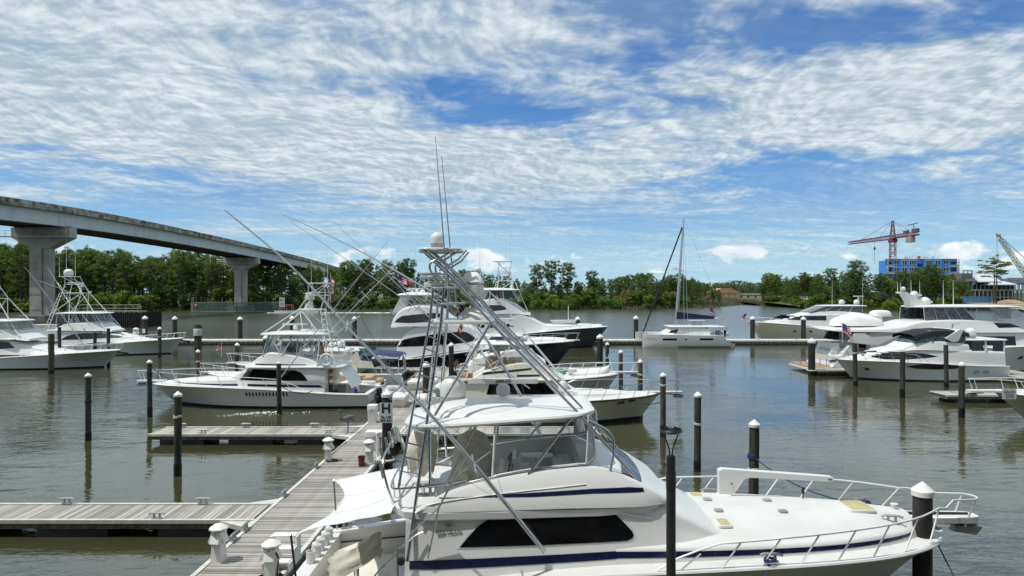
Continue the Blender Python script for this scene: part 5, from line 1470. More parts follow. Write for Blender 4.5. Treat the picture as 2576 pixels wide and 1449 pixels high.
        s.plate('tower_top', T[0], T[1], T[2], T[3], .05, 'gelcoat', R, .2)
        if pod:
            mb = MB(); mb.rbox((U[1] + .05, 0, U[3] - .05), (.45, .7, .5), .12); mb.rbox((U[1], 0, (P[3] + U[3]) / 2 - .1), (.2, .25, U[3] - P[3] - .3), .05); s.part('helm_pod', mb, 'gelcoat', R)
        if ladder:
            sg = s.n; a0 = Vector((rear[0], sg * rear[1], rear[2])); a1 = Vector((P[0] + .1, sg * P[2] * .9, P[3])); off = Vector((-.33, 0, 0))
            mb = MB(); mb.tube([a0 + off * 1.2, a1 + off * .8], r * .7, 6); lo = s.part('ladder', mb, material, R)
            m2 = MB(); m2.tube([(0, 0, 0), (-.3, 0, 0)], r * .5, 5); me = m2.mesh('rung', material)
            for i in range(1, 11): p = a0.lerp(a1, i / 11); link('rung', me, lo, p)
        return R
def lump(mb, c, d, rnd, nz=.06, hem=0.0, top=None, n=18, m=10, rot=0.0):
    """soft canvas shape over furniture: wide hem, drooping folds"""
    rows = []
    prof = top or [(0, 1.0), (.25, .98), (.55, .92), (.8, .8), (.93, .6), (1, .25)]
    for k in range(m + 1):
        u = k / m; s = lerp(prof, u); r = []
        for i in range(n):
            a = 2 * pi * i / n; sq = (abs(cos(a)) ** 4 + abs(sin(a)) ** 4) ** -.25
            fold = 1 + nz * sin(i * 2.4 + 3 * u) * (1 - u) + nz * .8 * mnoise.noise(Vector((cos(a) * 2 + c[0], sin(a) * 2 + c[1], u * 3)))
            x, y = d[0] / 2 * s * sq * .88 * cos(a) * fold, d[1] / 2 * s * sq * .88 * sin(a) * fold
            z = d[2] * u + (hem * sin(i * 1.7) if k == 0 else 0) + nz * .5 * mnoise.noise(Vector((x * 3, y * 3, 7 + c[0])))
            r.append((c[0] + x * cos(rot) - y * sin(rot), c[1] + x * sin(rot) + y * cos(rot), c[2] + z))
        rows.append(r)
    mb.grid(rows, True); o = len(mb.v) - n; mb.f.append(tuple(range(o, o + n)))
    return mb
def flag(loc, w, h, label, rz=0.0, droop=.5, seed=1, staff=None, stripes=True):
    """striped flag hanging from its staff; canton by the staff"""
    R = empty('flag', loc, rz, label, 'flag')
    def pos(u, v):   # u along the fly, v up the hoist
        x = w * u * (1 - .55 * droop); z = h * v - droop * w * .75 * u ** 1.2; y = .09 * w * sin(u * 7 + seed) * (.3 + u) + .05 * w * sin(v * 5 + seed)
        return (x, y, z)
    if stripes:
        for i in range(7):
            mb = MB(); v0, v1 = i / 7, (i + 1) / 7; rows = [[pos(u / 10, v) for u in range(11)] for v in (v0, v1)]; mb.grid(rows); mb.build('stripe', 'flag_red' if i % 2 == 0 else 'flag_white', R, 60)
        mb = MB(); mb.grid([[tuple(Vector(pos(u / 25, v)) + Vector((0, -.012 * w, 0))) for u in range(11)] for v in (.45, .72, 1.0)]); mb.build('canton', 'flag_blue', R, 60)
        mb = MB(); mb.grid([[tuple(Vector(pos(u / 25, v)) + Vector((0, .012 * w, 0))) for u in range(11)] for v in (.45, .72, 1.0)]); mb.build('canton', 'flag_blue', R, 60)
    else:
        for i, c in enumerate(('flag_red', 'flag_white')):
            mb = MB(); mb.grid([[pos(u / 10, v) for u in range(11)] for v in (i / 2, (i + 1) / 2)]); mb.build('stripe', c, R, 60)
        mb = MB(); mb.grid([[tuple(Vector(pos(u / 30, v)) + Vector((0, -.02, 0))) for u in range(11)] for v in (0, 1.0)]); mb.build('canton', 'flag_blue', R, 60)
    if staff:
        mb = MB(); mb.tube([(0, 0, -staff), (0, 0, h * 1.1)], .018 * max(1, h), 5); mb.build('staff', 'white_tube', R)
    return R
# ================================================================== foreground sportfishing boat
def hero():
    B = Boat('sportfishing_boat', 'large white foreground sportfishing boat with navy stripes and steel tuna tower', 'motor boat', -4.7, 15.0, 1, 'moored motor boats')
    root = B.root; rnd = random.Random(9)
    B.hull(13.95, 2.42, [(0, 1.22), (.13, 1.45), (.25, 1.72), (.4, 1.95), (.55, 2.05), (.75, 2.10), (.9, 2.09), (1, 2.06)],
           [(0, .90), (.15, .965), (.35, 1.0), (.55, .995), (.7, .93), (.8, .83), (.88, .68), (.94, .48), (.98, .24), (1, .03)], 2.0, xc=2.55, camber=.03, sole=.70, rub=.04, rub_mat='gelcoat', boot=(.05, .2))
    # raised foredeck trunk
    def tw(x): return max(.12, B.wd(x) - .44)
    secs = [(x, B.zs(x) - .12, 2.30 if x < 12.2 else 2.30 - (x - 12.2) * .07, tw(x), tw(x) - .10) for x in (6.6, 7.6, 8.6, 9.6, 10.6, 11.4, 12.1, 12.7, 13.2)]
    trunk = B.loft('foredeck_trunk', secs, 'nonskid', r=.10, camber=.20, smooth=50)
    tb = B.bvh
    B.patch('navy_stripe', [(6.6, 2.11), (12.9, 2.15), (12.9, 2.20), (12.0, 2.215), (6.6, 2.225)], 'navy', trunk, bvh=tb, off=.008, cols=40, rows=1)
    # house
    house = B.loft('cabin', [(2.55, 1.3, 2.90, 2.0, 1.74), (3.4, 1.6, 2.94, 2.02, 1.76), (5.0, 1.8, 3.0, 2.02, 1.76), (6.6, 1.9, 3.02, 1.98, 1.70), (7.4, 2.0, 2.98, 1.90, 1.56), (7.9, 2.05, 2.84, 1.82, 1.42), (8.35, 2.05, 2.62, 1.72, 1.34), (8.75, 2.05, 2.42, 1.6, 1.2), (9.05, 2.05, 2.30, 1.5, 1.1)], 'gelcoat', r=.2, camber=.06, sub=5, smooth=50)
    hb = B.bvh
    w1 = [B.p(px, py, 1.78) for px, py in ((1158, 1371), (1180, 1345), (1205, 1320), (1235, 1301), (1265, 1291), (1295, 1287), (1420, 1285), (1528, 1284), (1545, 1292), (1570, 1315), (1590, 1336), (1594, 1344), (1590, 1352), (1576, 1357), (1380, 1364))]
    big = max(q[0] for q in w1)
    g = [(cx + (x - cx) * 1.035, cz + (z - cz) * 1.12) for (x, z) in w1 for cx, cz in ((3.6 + 1.9, 2.63),)]
    fr = B.patch('window_frame', g, 'gelcoat_grey', house, bvh=hb, off=.006, cols=40)
    for o in fr: o.name = 'window_frame'
    B.patch('side_window', w1, 'tinted', house, bvh=hb, off=.014, cols=44, rows=5)
    # stripe along the house foot, from its aft point forward
    st = [B.p(1016, 1432, 1.9), B.p(1030, 1412, 1.9), B.p(1300, 1399, 1.92), (6.65, 2.235), (6.65, 2.10), B.p(1300, 1419, 1.92), B.p(1100, 1430, 1.9)]
    B.patch('navy_stripe', st, 'navy', house, bvh=hb, off=.010, cols=34, rows=1)
    for zo, x0, x1, dz in ((3.005, 2.7, 7.3, .05), ):
        for sg in (1, -1):
            pts = []
            for i in range(25):
                x = x0 + (x1 - x0) * i / 24; h = B.onto(x, 2.84 + .08 * min(1, (x - 2.6) / 2) - (.0 if x < 6.7 else (x - 6.7) * .22), sg, .01, hb)
                if h: pts.append(h)
            if len(pts) > 3: B.rail('drip_rail', pts, .022, 'gelcoat', house)
    # flybridge deck (overhangs the cockpit a little)
    fd = MB(); ring = []
    for (x, y) in ((2.25, 1.35), (2.13, 1.1), (2.08, .6), (2.07, 0)): ring.append((x, y))
    prof = [(7.5, 1.5), (7.2, 1.66), (6.3, 1.80), (4.5, 1.86), (3.0, 1.86), (2.5, 1.72)] + ring; full = prof + [(x, -y) for x, y in reversed(prof[:-1])]
    n = len(full); rows = []
    for k, z in ((.97, 2.76), (1, 2.80), (1, 2.92), (.985, 2.955)): rows.append([(4 + (x - 4) * k, y * k, z + .018 * (x - 2)) for x, y in full])
    fd.grid(rows, True); fd.f.append(tuple(range(n - 1, -1, -1))); fd.f.append(tuple(range(3 * n, 4 * n)))
    fdeck = B.part('flybridge_deck', fd, 'gelcoat', None, 35)
    # flybridge coaming: side walls plus sloping nose
    def zt(x): return spline([(2.75, 3.0), (3.0, 3.13), (3.3, 3.28), (3.6, 3.39), (4.2, 3.52), (4.92, 3.64), (5.6, 3.71), (6.1, 3.745), (6.45, 3.70), (6.9, 3.55), (7.3, 3.35), (7.6, 3.17), (7.78, 3.07)], x)
    WO = [(2.7, 1.85), (4, 1.86), (6.1, 1.82), (6.9, 1.76), (7.3, 1.68), (7.6, 1.55), (7.78, 1.42)]
    for sg in (1, -1):
        r = []
        for i in range(37):
            x = 2.75 + 5.03 * i / 36; z = zt(x); zb = 2.94 + .03 * min(x - 2.7, 3.0); zb = min(zb, z - .02); wo = spline(WO, x)
            wt = wo - .36 * (z - zb) / .75
            r.append([(x, sg * wo, zb), (x, sg * (wo - .05 * (z - zb) / .75), zb + (z - zb) * .3), (x, sg * (wt + .06), z - .05), (x, sg * (wt + .02), z), (x, sg * (wt - .09), z), (x, sg * (wt - .11), z - .05), (x, sg * (wt - .11), zb - .1)])
        m = MB(); m.grid(r); co = B.part('flybridge_coaming', m, 'gelcoat', fdeck, 50)
        if sg < 0: cb = BVHTree.FromPolygons(m.v, m.f)
        top = [(x, sg * (1.86 - .02 * abs(x - 4) - .36 * (zt(x) - 2.94 - .03 * (x - 2.7)) / .75 - .04), zt(x) + .035) for x in [3.3 + 2.8 * i / 16 for i in range(17)]]
        B.rail('coaming_rail', top, .022, 'steel', co)
        mm = MB()
        px_ = [(3.05, 3.22), (3.25, 3.205), (5.0, 3.31), (6.2, 3.375), (6.9, 3.385), (7.18, 3.36), (7.2, 3.29), (6.2, 3.295), (5.0, 3.24)]
        bv = BVHTree.FromPolygons(m.v, m.f)
        B.patch('navy_stripe', px_, 'navy', co, sides=(sg,), bvh=bv, off=.008, cols=30, rows=1)
        cr = []
        for i in range(22):
            x = 2.95 + 3.1 * i / 21; h = B.onto(x, 3.04 + .40 * min(1, (x - 2.9) / 3.3) ** .7 + .02, sg, .004, bv)
            if h: cr.append(h)
        if len(cr) > 3: B.rail('moulding', cr, .014, 'gelcoat', co)
    nose = B.loft('flybridge_nose', [(6.0, 3.03, 3.73, 1.76, 1.46), (6.4, 3.0, 3.70, 1.74, 1.43), (6.9, 3.0, 3.55, 1.70, 1.40), (7.3, 3.0, 3.35, 1.62, 1.42), (7.6, 3.0, 3.17, 1.50, 1.38), (7.80, 3.0, 3.06, 1.40, 1.3)], 'gelcoat', r=.08, camber=.05, sub=4, parent=fdeck, smooth=50, bottom=True)
    nb = B.bvh
    m = MB(); g = []
    for i in range(21):
        y = -1.38 + 2.76 * i / 20; col = []
        for k in range(6):
            xx = 6.80 + .40 * k / 5 + .10 * (1 - (y / 1.3) ** 2); h = nb.ray_cast(Vector((xx, y, 8)), Vector((0, 0, -1))); col.append((xx, y, (h[0].z if h[0] else 3.4) + .022))
        g.append(col)
    m.grid(g); B.part('navy_stripe', m, 'navy', nose, 60)
    # inside of the bridge: settee, table, console
    m = MB(); m.rbox((5.75, 0, 3.12), (.5, 2.4, .42), .06); m.rbox((5.2, 1.05, 3.12), (.9, .5, .42), .06); st_ = B.part('settee', m, 'vinyl_white', fdeck, 40)
    m = MB(); m.rbox((5.72, 0, 3.36), (.42, 2.3, .07), .03); m.rbox((5.2, 1.05, 3.36), (.85, .45, .07), .03); B.part('cushion', m, 'vinyl_white', st_, 40)
    m = MB(); m.tube([(5.15, .15, 2.98), (5.15, .15, 3.55)], .05, 8); m.lathe([(0, 3.55), (.36, 3.55), (.38, 3.57), (.36, 3.6), (0, 3.6)], (5.15, .15, 0), 18, 1.0, .62); B.part('bridge_table', m, 'vinyl_white', fdeck, 40)
    m = MB(); m.box((4.72, .1, 3.3), (.08, .9, .66), Euler((0, -.25, 0)).to_matrix()); m.box((4.82, .1, 3.15), (.35, .9, .35)); B.part('bench_seat', m, 'vinyl_white', fdeck, 20)
    m = MB(); m.box((4.38, -.55, 3.25), (.10, .9, .62)); B.part('seat_back', m, 'liner', fdeck, 20)
    m = MB()
    for (x, y) in ((4.5, .55), (4.55, .4), (4.47, .3)):
        m.tube([(x, y, 3.0), (x + .12, y - .08, 3.62)], .02, 6); m.lathe([(0, -.07), (.07, -.05), (.07, .05), (0, .07)], (x + .1, y - .06, 3.5), 10)
    B.part('fishing_reels', m, 'rubber', fdeck)
    # canvas covers
    m = MB(); lump(m, (3.72, .1, 2.98), (.95, 1.5, 1.12), rnd, .15, .10, [(0, .9), (.3, .98), (.6, 1.0), (.8, .85), (.93, .66), (1, .3)], 26, 12); B.part('console_cover', m, 'canvas', fdeck, 60)
    m = MB(); lump(m, (2.62, .05, 3.30), (.7, .85, .9), rnd, .17, .12, [(0, .8), (.25, .95), (.6, 1.0), (.8, .86), (.93, .6), (1, .25)], 22, 11); ch = B.part('chair_cover', m, 'canvas', fdeck, 60)
    m = MB(); m.tube([(2.62, .05, 2.96), (2.62, .05, 3.4)], .045, 10); m.lathe([(.16, 2.955), (.15, 2.985), (.06, 3.01)], (2.62, .05, 0), 16); B.part('chair_pedestal', m, 'steel', ch)
    m = MB(); m.tube([(2.75, -.75, 2.96), (2.75, -.75, 3.25)], .04, 10); m.lathe([(.17, 2.955), (.15, 2.985), (.06, 3.01)], (2.75, -.75, 0), 16); sp = B.part('stool_pedestal', m, 'steel', fdeck)
    m = MB(); m.lathe([(0, 3.24), (.2, 3.24), (.24, 3.27), (.22, 3.31), (0, 3.32)], (2.75, -.75, 0), 18, 1.0, .7); B.part('stool_seat', m, 'vinyl_white', sp)
    # aft bridge rail with rod holders
    path = [(3.7, -1.52, 3.5), (3.2, -1.6, 3.42), (2.4, -1.62, 3.35), (2.22, -1.45, 3.34), (2.15, -.9, 3.34), (2.12, 0, 3.34), (2.15, .9, 3.34), (2.22, 1.45, 3.34), (2.4, 1.62, 3.35), (3.2, 1.6, 3.42), (3.7, 1.52, 3.5)]
    rr = B.rail('bridge_rail', curve3(path, 6), .022, 'steel', fdeck)
    for (x, y) in ((2.4, -1.62), (2.15, -.9), (2.12, 0), (2.15, .9), (2.4, 1.62), (3.1, -1.6), (3.1, 1.6)): B.rail('rail_post', [(x + .03, y * .98, 2.94), (x, y, 3.36)], .018, 'steel', rr)
    arch = curve3([(2.22, -1.25, 2.95), (2.1, -1.28, 3.3), (1.98, -1.15, 3.75), (2.0, -.6, 3.95), (2.0, .0, 4.0), (2.0, .6, 3.95), (1.98, 1.15, 3.75), (2.1, 1.28, 3.3), (2.22, 1.25, 2.95)], 6)
    ra = B.rail('rocket_launcher', arch, .024, 'steel', fdeck)
    hm = MB(); hm.tube([(0, 0, -.16), (-.07, 0, .18)], .032, 8); hmm = hm.mesh('rod_holder', 'steel')
    for i in range(8): link('rod_holder', hmm, ra, arch[10 + i * 4] if 10 + i * 4 < len(arch) else arch[-1])
    # hardtop
    ht = MB(); rows = []
    def hw(x): return spline([(2.35, .75), (2.55, 1.12), (2.9, 1.34), (3.6, 1.44), (5.2, 1.45), (5.9, 1.40), (6.15, 1.25), (6.3, .95)], x)
    xs = [2.35, 2.42, 2.55, 2.75, 3.0, 3.4, 3.9, 4.5, 5.1, 5.6, 5.9, 6.1, 6.22, 6.3]
    for x in xs:
        z = 4.50 + .075 * (x - 2.9); w = hw(x); t = .10 if 2.4 < x < 6.25 else .05
        pts = [(-w * .97, z - t * .5), (-w, z), (-w * .985, z + t * .4), (-w * .8, z + t * .75), (-w * .4, z + t * .95), (0, z + t), (w * .4, z + t * .95), (w * .8, z + t * .75), (w * .985, z + t * .4), (w, z), (w * .97, z - t * .5), (0, z - t * .4)]
        rows.append([(x, y, zz) for y, zz in pts])
    ht.grid(rows, True); k = len(rows[0]); ht.f.append(tuple(range(k))); ht.f.append(tuple(range((len(xs) - 1) * k, len(xs) * k)))
    top = B.part('hardtop', ht, 'gelcoat', None, 45)
    m = MB(); rows = []
    for u, zz in ((1, 0), (.93, .07), (.8, .13), (.55, .155), (.1, .16)):
        rows.append([(3.75 + cos(a * pi / 12) * 1.15 * u * (abs(cos(a * pi / 12)) ** .0), sin(a * pi / 12) * 1.0 * u, 4.585 + .075 * (cos(a * pi / 12) * 1.15 * u + .85) + zz - .02) for a in range(24)])
    m.grid(rows, True); m.f.append(tuple(range(96, 120))); B.part('hardtop_crown', m, 'gelcoat', top, 60)
    B.dome((3.2, 1.0, 4.64), .30, .60); 
    o, a = B.radar((4.38, 1.0, 4.78), 1.63)
    text_mesh('SIMRAD', .105, 'ink_grey', 'lettering', a, (4.38, .935, 5.12), (pi / 2, 0, 0), bold=.002)
    m = MB(); m.lathe([(.15, -.04), (.16, 0), (.15, .04), (.1, .06)], (4.38, .84, 4.92), 14, rot=Euler((pi / 2, 0, 0)).to_matrix()); B.part('radar_face', m, 'gelcoat', o)
    m = MB(); m.lathe([(.11, 4.74), (.09, 4.8), (.07, 4.84), (.1, 4.85), (.1, 4.9), (.105, 4.92), (.1, 5.08), (.06, 5.13), (0, 5.14)], (5.78, .9, 0), 16); th = B.part('thermal_camera', m, 'gelcoat')
    m = MB(); m.lathe([(.104, 4.855), (.108, 4.9), (.104, 4.92)], (5.78, .9, 0), 16); B.part('base_ring', m, 'ink_pale', th)
    m = MB(); m.lathe([(.02, -.22), (.025, -.05), (.05, .03), (.09, .07)], (5.95, .75, 4.92), 12, rot=Euler((0, pi / 2, 0)).to_matrix()); m.rbox((5.85, .75, 4.84), (.12, .1, .14), .03); B.part('horn', m, 'gelcoat', top)
    # clear enclosure
    for sg in (1, -1):
        g = []
        for i in range(9):
            x = 4.22 + 1.86 * i / 8; zb = zt(x) + .05; wb = 1.86 - .02 * abs(x - 4) - .36 * (zt(x) - 2.94 - .03 * (x - 2.7)) / .75 - .05
            g.append([(x, sg * wb, zb), (x + .03, sg * (wb * .5 + .69), (zb + 4.58) / 2), (x + .05, sg * 1.36, 4.50 + .075 * (x - 2.9))])
        m = MB(); m.grid(g); en = B.part('clear_panel', m, 'clear', None, 60)
        B.rail('panel_border', [c[0] for c in g], .02, 'vinyl_white', en); B.rail('panel_border', [g[0][0], g[0][1], g[0][2]], .028, 'vinyl_white', en); B.rail('panel_border', [g[-1][0], g[-1][1], g[-1][2]], .022, 'vinyl_white', en)
    g = []
    for i in range(13):
        a = -1 + 2 * i / 12; y0, y1 = 1.44 * a, 1.33 * a; bow = .34 * (1 - a * a)
        g.append([(6.08 + bow, y0, 3.79), (6.11 + bow * .8, (y0 + y1) / 2, 4.2), (6.10 + bow * .45, y1, 4.72)])
    m = MB(); m.grid(g); en = B.part('clear_windshield', m, 'clear', None, 60)
    for i in (3, 9): B.rail('panel_border', g[i], .018, 'vinyl_white', en)
    B.rail('panel_border', [c[0] for c in g], .02, 'vinyl_white', en)
    # hardtop legs
    for sg in (1, -1):
        B.rail('hardtop_leg', [(4.92, sg * 1.56, 3.60), (5.78, sg * 1.36, 4.68)], .032, 'steel')
        B.rail('hardtop_leg', [(3.0, sg * 1.58, 3.2), (2.95, sg * 1.25, 4.5)], .03, 'steel'); B.rail('hardtop_leg', [(3.3, sg * 1.55, 3.36), (3.9, sg * 1.3, 4.55)], .026, 'steel')
    # ---------------- tuna tower
    P = B.plate('tower_platform', 2.86, 4.22, .62, 6.52, .09, 'gelcoat', None, .14)
    for sg in (1, -1):
        f1 = [(5.92, sg * 1.2, 4.78), (4.15, sg * .58, 6.56), (3.44, sg * .5, 7.38), (2.68, sg * .42, 8.10)]
        B.rail('tower_leg', f1, .033, 'steel', P, 8)
        B.rail('tower_leg', [(q[0] + .12, q[1] * .86, q[2] + .05) for q in f1[:3]] + [(2.85, sg * .36, 8.08)], .026, 'steel', P, 8)
        m = MB(); m.lathe([(.09, 4.735), (.09, 4.755), (.05, 4.775)], (5.92, sg * 1.2, 0), 12); B.part('foot_plate', m, 'steel', P)
        B.rail('tower_leg', [(6.0, sg * 1.40, 4.70), (6.6, sg * 1.45, 4.02), (7.17, sg * 1.38, 3.38)], .033, 'steel', P, 8)
        B.rail('tower_brace', curve3([(6.15, sg * 1.30, 4.62), (6.55, sg * 1.40, 4.40), (6.62, sg * 1.48, 4.05), (6.55, sg * 1.5, 3.68)], 5), .026, 'steel', P, 8)
        B.rail('tower_leg', [(3.16, sg * .55, 7.30), (3.10, sg * .60, 6.55), (2.62, sg * 2.02, 2.08)], .034, 'steel', P, 8)
        la = [(2.93, sg * .55, 7.28), (2.86, sg * .60, 6.55), (2.40, sg * 1.72, 3.4)]
        ld = B.rail('ladder', la, .026, 'steel', P, 8)
        for i in range(12):
            t = i / 12; a = Vector((3.10, sg * .60, 6.55)).lerp(Vector((2.62, sg * 2.02, 2.08)), t * .70 + .02); b = Vector(la[1]).lerp(Vector(la[2]), t * .99)
            B.rail('rung', [a, b], .017, 'steel', ld)
        B.rail('tower_brace', [(4.12, sg * .6, 6.52), (3.05, sg * 1.28, 4.72)], .032, 'steel', P, 8)
        B.rail('tower_brace', curve3([(3.4, sg * .46, 7.36), (2.95, sg * .5, 7.55), (2.86, sg * .5, 7.8), (3.1, sg * .42, 7.95), (3.35, sg * .38, 8.1)], 5), .024, 'steel', P, 8)
        B.rail('tower_brace', [(3.05, sg * .45, 7.66), (3.45, sg * .4, 7.9), (3.62, sg * .36, 8.1)], .022, 'steel', P, 8)
        B.rail('tower_brace', [(2.9, sg * .56, 7.28), (3.5, sg * .5, 7.30)], .026, 'steel', P, 8)
        B.rail('tower_brace', [(3.1, sg * .6, 6.95), (3.62, sg * .56, 6.97)], .024, 'steel', P, 8)
    B.plate('tower_top', 2.58, 3.5, .48, 8.10, .05, 'gelcoat', P, .2)
    rim = [(3.04 + .47 * cos(a * pi / 12), .5 * sin(a * pi / 12), 8.09) for a in range(25)]; B.rail('top_rim', rim, .026, 'steel', P)
    B.dome((2.95, 0, 8.19), .15, .33)
    for zz in (7.52, 7.60):
        B.rail('belly_ring', [(2.92 + .34 * cos(a), .5 * sin(a), zz) for a in [pi * .35 + pi * 1.3 * i / 18 for i in range(19)]], .026, 'aluminium', P)
    B.rail('belly_strut', curve3([(2.64, 0, 7.55), (2.7, 0, 7.36), (2.95, 0, 7.32)], 4), .022, 'steel', P)
    m = MB(); m.rbox((2.93, 0, 7.36), (.42, .95, .09), .04); B.part('tower_seat', m, 'vinyl_white', P)
    m = MB(); lump(m, (3.72, 0, 7.12), (.62, .85, .52), rnd, .02, .0, [(0, .55), (.12, .95), (.45, .92), (.5, .75), (.55, .95), (.75, .8), (1, .42)], 22, 14); B.part('helm_pod_cover', m, 'canvas_white', P, 50)
    B.rail('helm_column', [(3.75, .12, 6.6), (3.72, .1, 7.2)], .06, 'gelcoat', P, 10); B.rail('helm_column', [(3.85, -.12, 6.6), (3.76, -.1, 7.2)], .04, 'gelcoat', P, 10)
    m = MB(); lump(m, (3.78, 0, 6.58), (.9, 1.1, .28), rnd, .01, 0, [(0, 1.0), (.4, .9), (.7, .7), (1, .5)], 22, 8); B.part('platform_console', m, 'gelcoat', P, 50)
    # antennas
    def an(a, m_, b, r): mb = MB(); mb.tube([a, m_, b], [r, r * .8, r * .3], 6); B.part('antenna', mb, 'aluminium', P)
    an(B.q(1137, 790, .55), B.q(1120, 655, .5), B.q(1095, 342, .5), .022); an(B.q(1150, 775, -.5), B.q(1133, 630, -.5), B.q(1111, 390, -.5), .022)
    # outriggers (near and far), swept aft and outboard
    def rigger(pts, r, spreads):
        pts = curve3(pts, 6); n = len(pts); m = MB(); m.tube(pts, [r * (1 - .78 * i / (n - 1)) for i in range(n)], 8); o = B.part('outrigger', m, 'aluminium')
        for i, ln in spreads:
            d = (pts[i + 1] - pts[i]).normalized(); u = d.cross(Vector((0, 1, 0))).normalized(); w = d.cross(u); c = pts[i]
            m = MB(); m.tube([c - u * ln, c + u * ln], .015, 6); m.tube([c - w * ln, c + w * ln], .015, 6); B.part('spreader', m, 'aluminium', o)
            st = MB()
            for v in (u, -u, w, -w): st.tube([pts[max(0, i - 5)], c + v * ln, pts[min(n - 1, i + 5)]], .004, 3, False)
            B.part('stay_wire', st, 'steel', o)
    rigger([B.q(1370, 1388, 2.0), B.q(1272, 1266, 2.35), B.q(1174, 1145, 2.7), B.q(1036, 992, 3.15), B.q(898, 848, 3.6), B.q(735, 672, 4.1), B.q(565, 528, 4.6)], .045, ((11, .36), (19, .34), (25, .28)))
    rigger([B.q(1372, 1120, -1.9), B.q(1290, 960, -2.2), B.q(1180, 800, -2.7), B.q(1030, 702, -3.2), B.q(872, 614, -3.7), B.q(703, 535, -4.2)], .045, ((8, .34), (16, .3)))
    B.rail('outrigger_strut', [B.q(960 + 76, 1407 - 0, 2.0) * 0 + B.q(1077, 1405, 1.98), B.q(1104, 1277, 2.05), B.q(1174, 1145, 2.7)], .02, 'aluminium')
    B.rail('outrigger_strut', [B.q(1030, 1345, 2.0), B.q(1104, 1277, 2.05)], .016, 'aluminium')
    # lettering and emblem
    h = B.onto(*B.p(1130, 1337, 1.8), -1, .02, hb)
    bx, bz = B.p(1130, 1337, 1.8)
    text_mesh('BERTRAM', .115, 'ink_grey', 'lettering', house, (bx, (h[1] if h else -1.86) - .0, bz), (pi / 2 - .12, 0, 0))
    m = MB(); ex, ez = B.p(1130, 1322, 1.8); hy = (B.onto(ex, ez, -1, .012, hb) or (0, -1.85, 0))[1]
    for pl in ([(-.11, .03), (-.10, .045), (0, -.005), (.10, .045), (.11, .03), (0, -.03)], [(-.025, .05), (-.025, .02), (0, .005), (.025, .02), (.025, .05), (.012, .05), (.012, .03), (-.012, .03), (-.012, .05)]):
        m.prism([(ex + a, ez + b) for a, b in pl], hy - .012, hy + .02)
    B.part('emblem', m, 'ink_pale', house, 0)
    # ---------------- foredeck fittings
    def zd(x, y): h = tb.ray_cast(Vector((x, y, 9)), Vector((0, 0, -1))); return h[0].z if h[0] else 2.3
    def hatch(px, py, lat, w, d, mt, name='deck_hatch', fr=True):
        x, _ = B.p(px, py, lat); y = -lat; z = zd(x, y); o = None
        m = MB(); m.rbox((x, y, z + .015), (w + .07, d + .07, .06), .05); o = B.part(name, m, 'gelcoat' if fr else mt, trunk)
        if fr: m = MB(); m.rbox((x, y, z + .045), (w, d, .03), .04); B.part('lens', m, mt, o)
    hatch(1819, 1317, .95, .22, .36, 'hatch_tint'); hatch(1750, 1249, -1.0, .26, .30, 'hatch_tint'); hatch(2154, 1287, 0.05, .50, .62, 'hatch_tint')
    for (px, py, lat) in ((1715, 1270, -.15), (1780, 1256, -.5), (1808, 1290, .3), (1930, 1263, -.45), (1970, 1292, .35)): hatch(px, py, lat, .12, .12, 'hatch_grey', 'deck_prism', False)
    # davit crane
    m = MB(); x, y = 9.6, 1.15; zz = zd(x, y); 
    m.prism([(x - .14, zz - .02), (x + .14, zz - .02), (x + .40, zz + .42), (x + .55, zz + .46), (12.12, zz + .37), (12.16, zz + .30), (12.12, zz + .46)][:0] or [(x - .13, zz - .02), (x + .13, zz - .02), (x + .42, zz + .40), (x + .6, zz + .44), (12.08, zz + .34), (12.16, zz + .37), (12.14, zz + .44), (12.0, zz + .46), (x - .05, zz + .64), (x - .14, zz + .60)], y - .10, y + .10); dv = B.part('davit_crane', m, 'gelcoat', None, 25)
    m = MB(); m.lathe([(.2, zz - .02), (.19, zz + .03), (.14, zz + .05)], (x, y, 0), 16); B.part('base_ring', m, 'gelcoat', dv)
    m = MB(); m.rbox((12.06, y - .103, zz + .40), (.08, .02, .03), .005); m.lathe([(0, -.02), (.02, -.02), (.02, .02), (0, .02)], (x + .15, y - .1, zz + .3), 8, rot=Euler((pi / 2, 0, 0)).to_matrix()); B.part('sheave_slot', m, 'ink_grey', dv)
    # pulpit, windlass, cleats, rail
    B.pulpit(13.1, 14.78, 2.32, .24, .12)
    m = MB(); m.rbox((13.0, 0, 2.31), (.55, .5, .08), .06); m.lathe([(.09, 2.34), (.09, 2.42), (.05, 2.45), (.08, 2.52), (.08, 2.55), (0, 2.56)], (13.0, .02, 0), 14); m.lathe([(.05, 2.34), (.05, 2.44), (0, 2.46)], (12.85, -.1, 0), 10); B.part('windlass', m, 'gelcoat', trunk)
    B.rail('anchor_rode', sag((13.05, 0, 2.36), (14.6, 0, 2.34), .0, 6), .03, 'rubber', trunk)
    def cl(x, y, z, rz):
        o = link('mooring_cleat', CL, B.root, (x, y, z), (0, 0, rz)); o.scale = (1.3, 1.3, 1.3)
    cl(12.6, .62, 2.34, .3); cl(12.6, -.62, 2.34, -.3); x, _ = B.p(1945, 1410, 2.2); cl(x, -B.wd(x) + .16, B.zs(x) + .02, -.05); cl(x, B.wd(x) - .16, B.zs(x) + .02, .05)
    m = MB(); m.tube([(11.3, .75, zd(11.3, .75)), (11.3, .75, zd(11.3, .75) + .14)], .012, 6); m.lathe([(.03, .12), (.035, .16), (.03, .26), (0, .27)], (11.3, .75, zd(11.3, .75)), 10); B.part('deck_light', m, 'rubber', trunk)
    B.bow_rail(7.3, .42, .62, .09, 8, 14.75, .36, .019, 'white_tube')
    # ---------------- cockpit
    m = MB(); rows = []
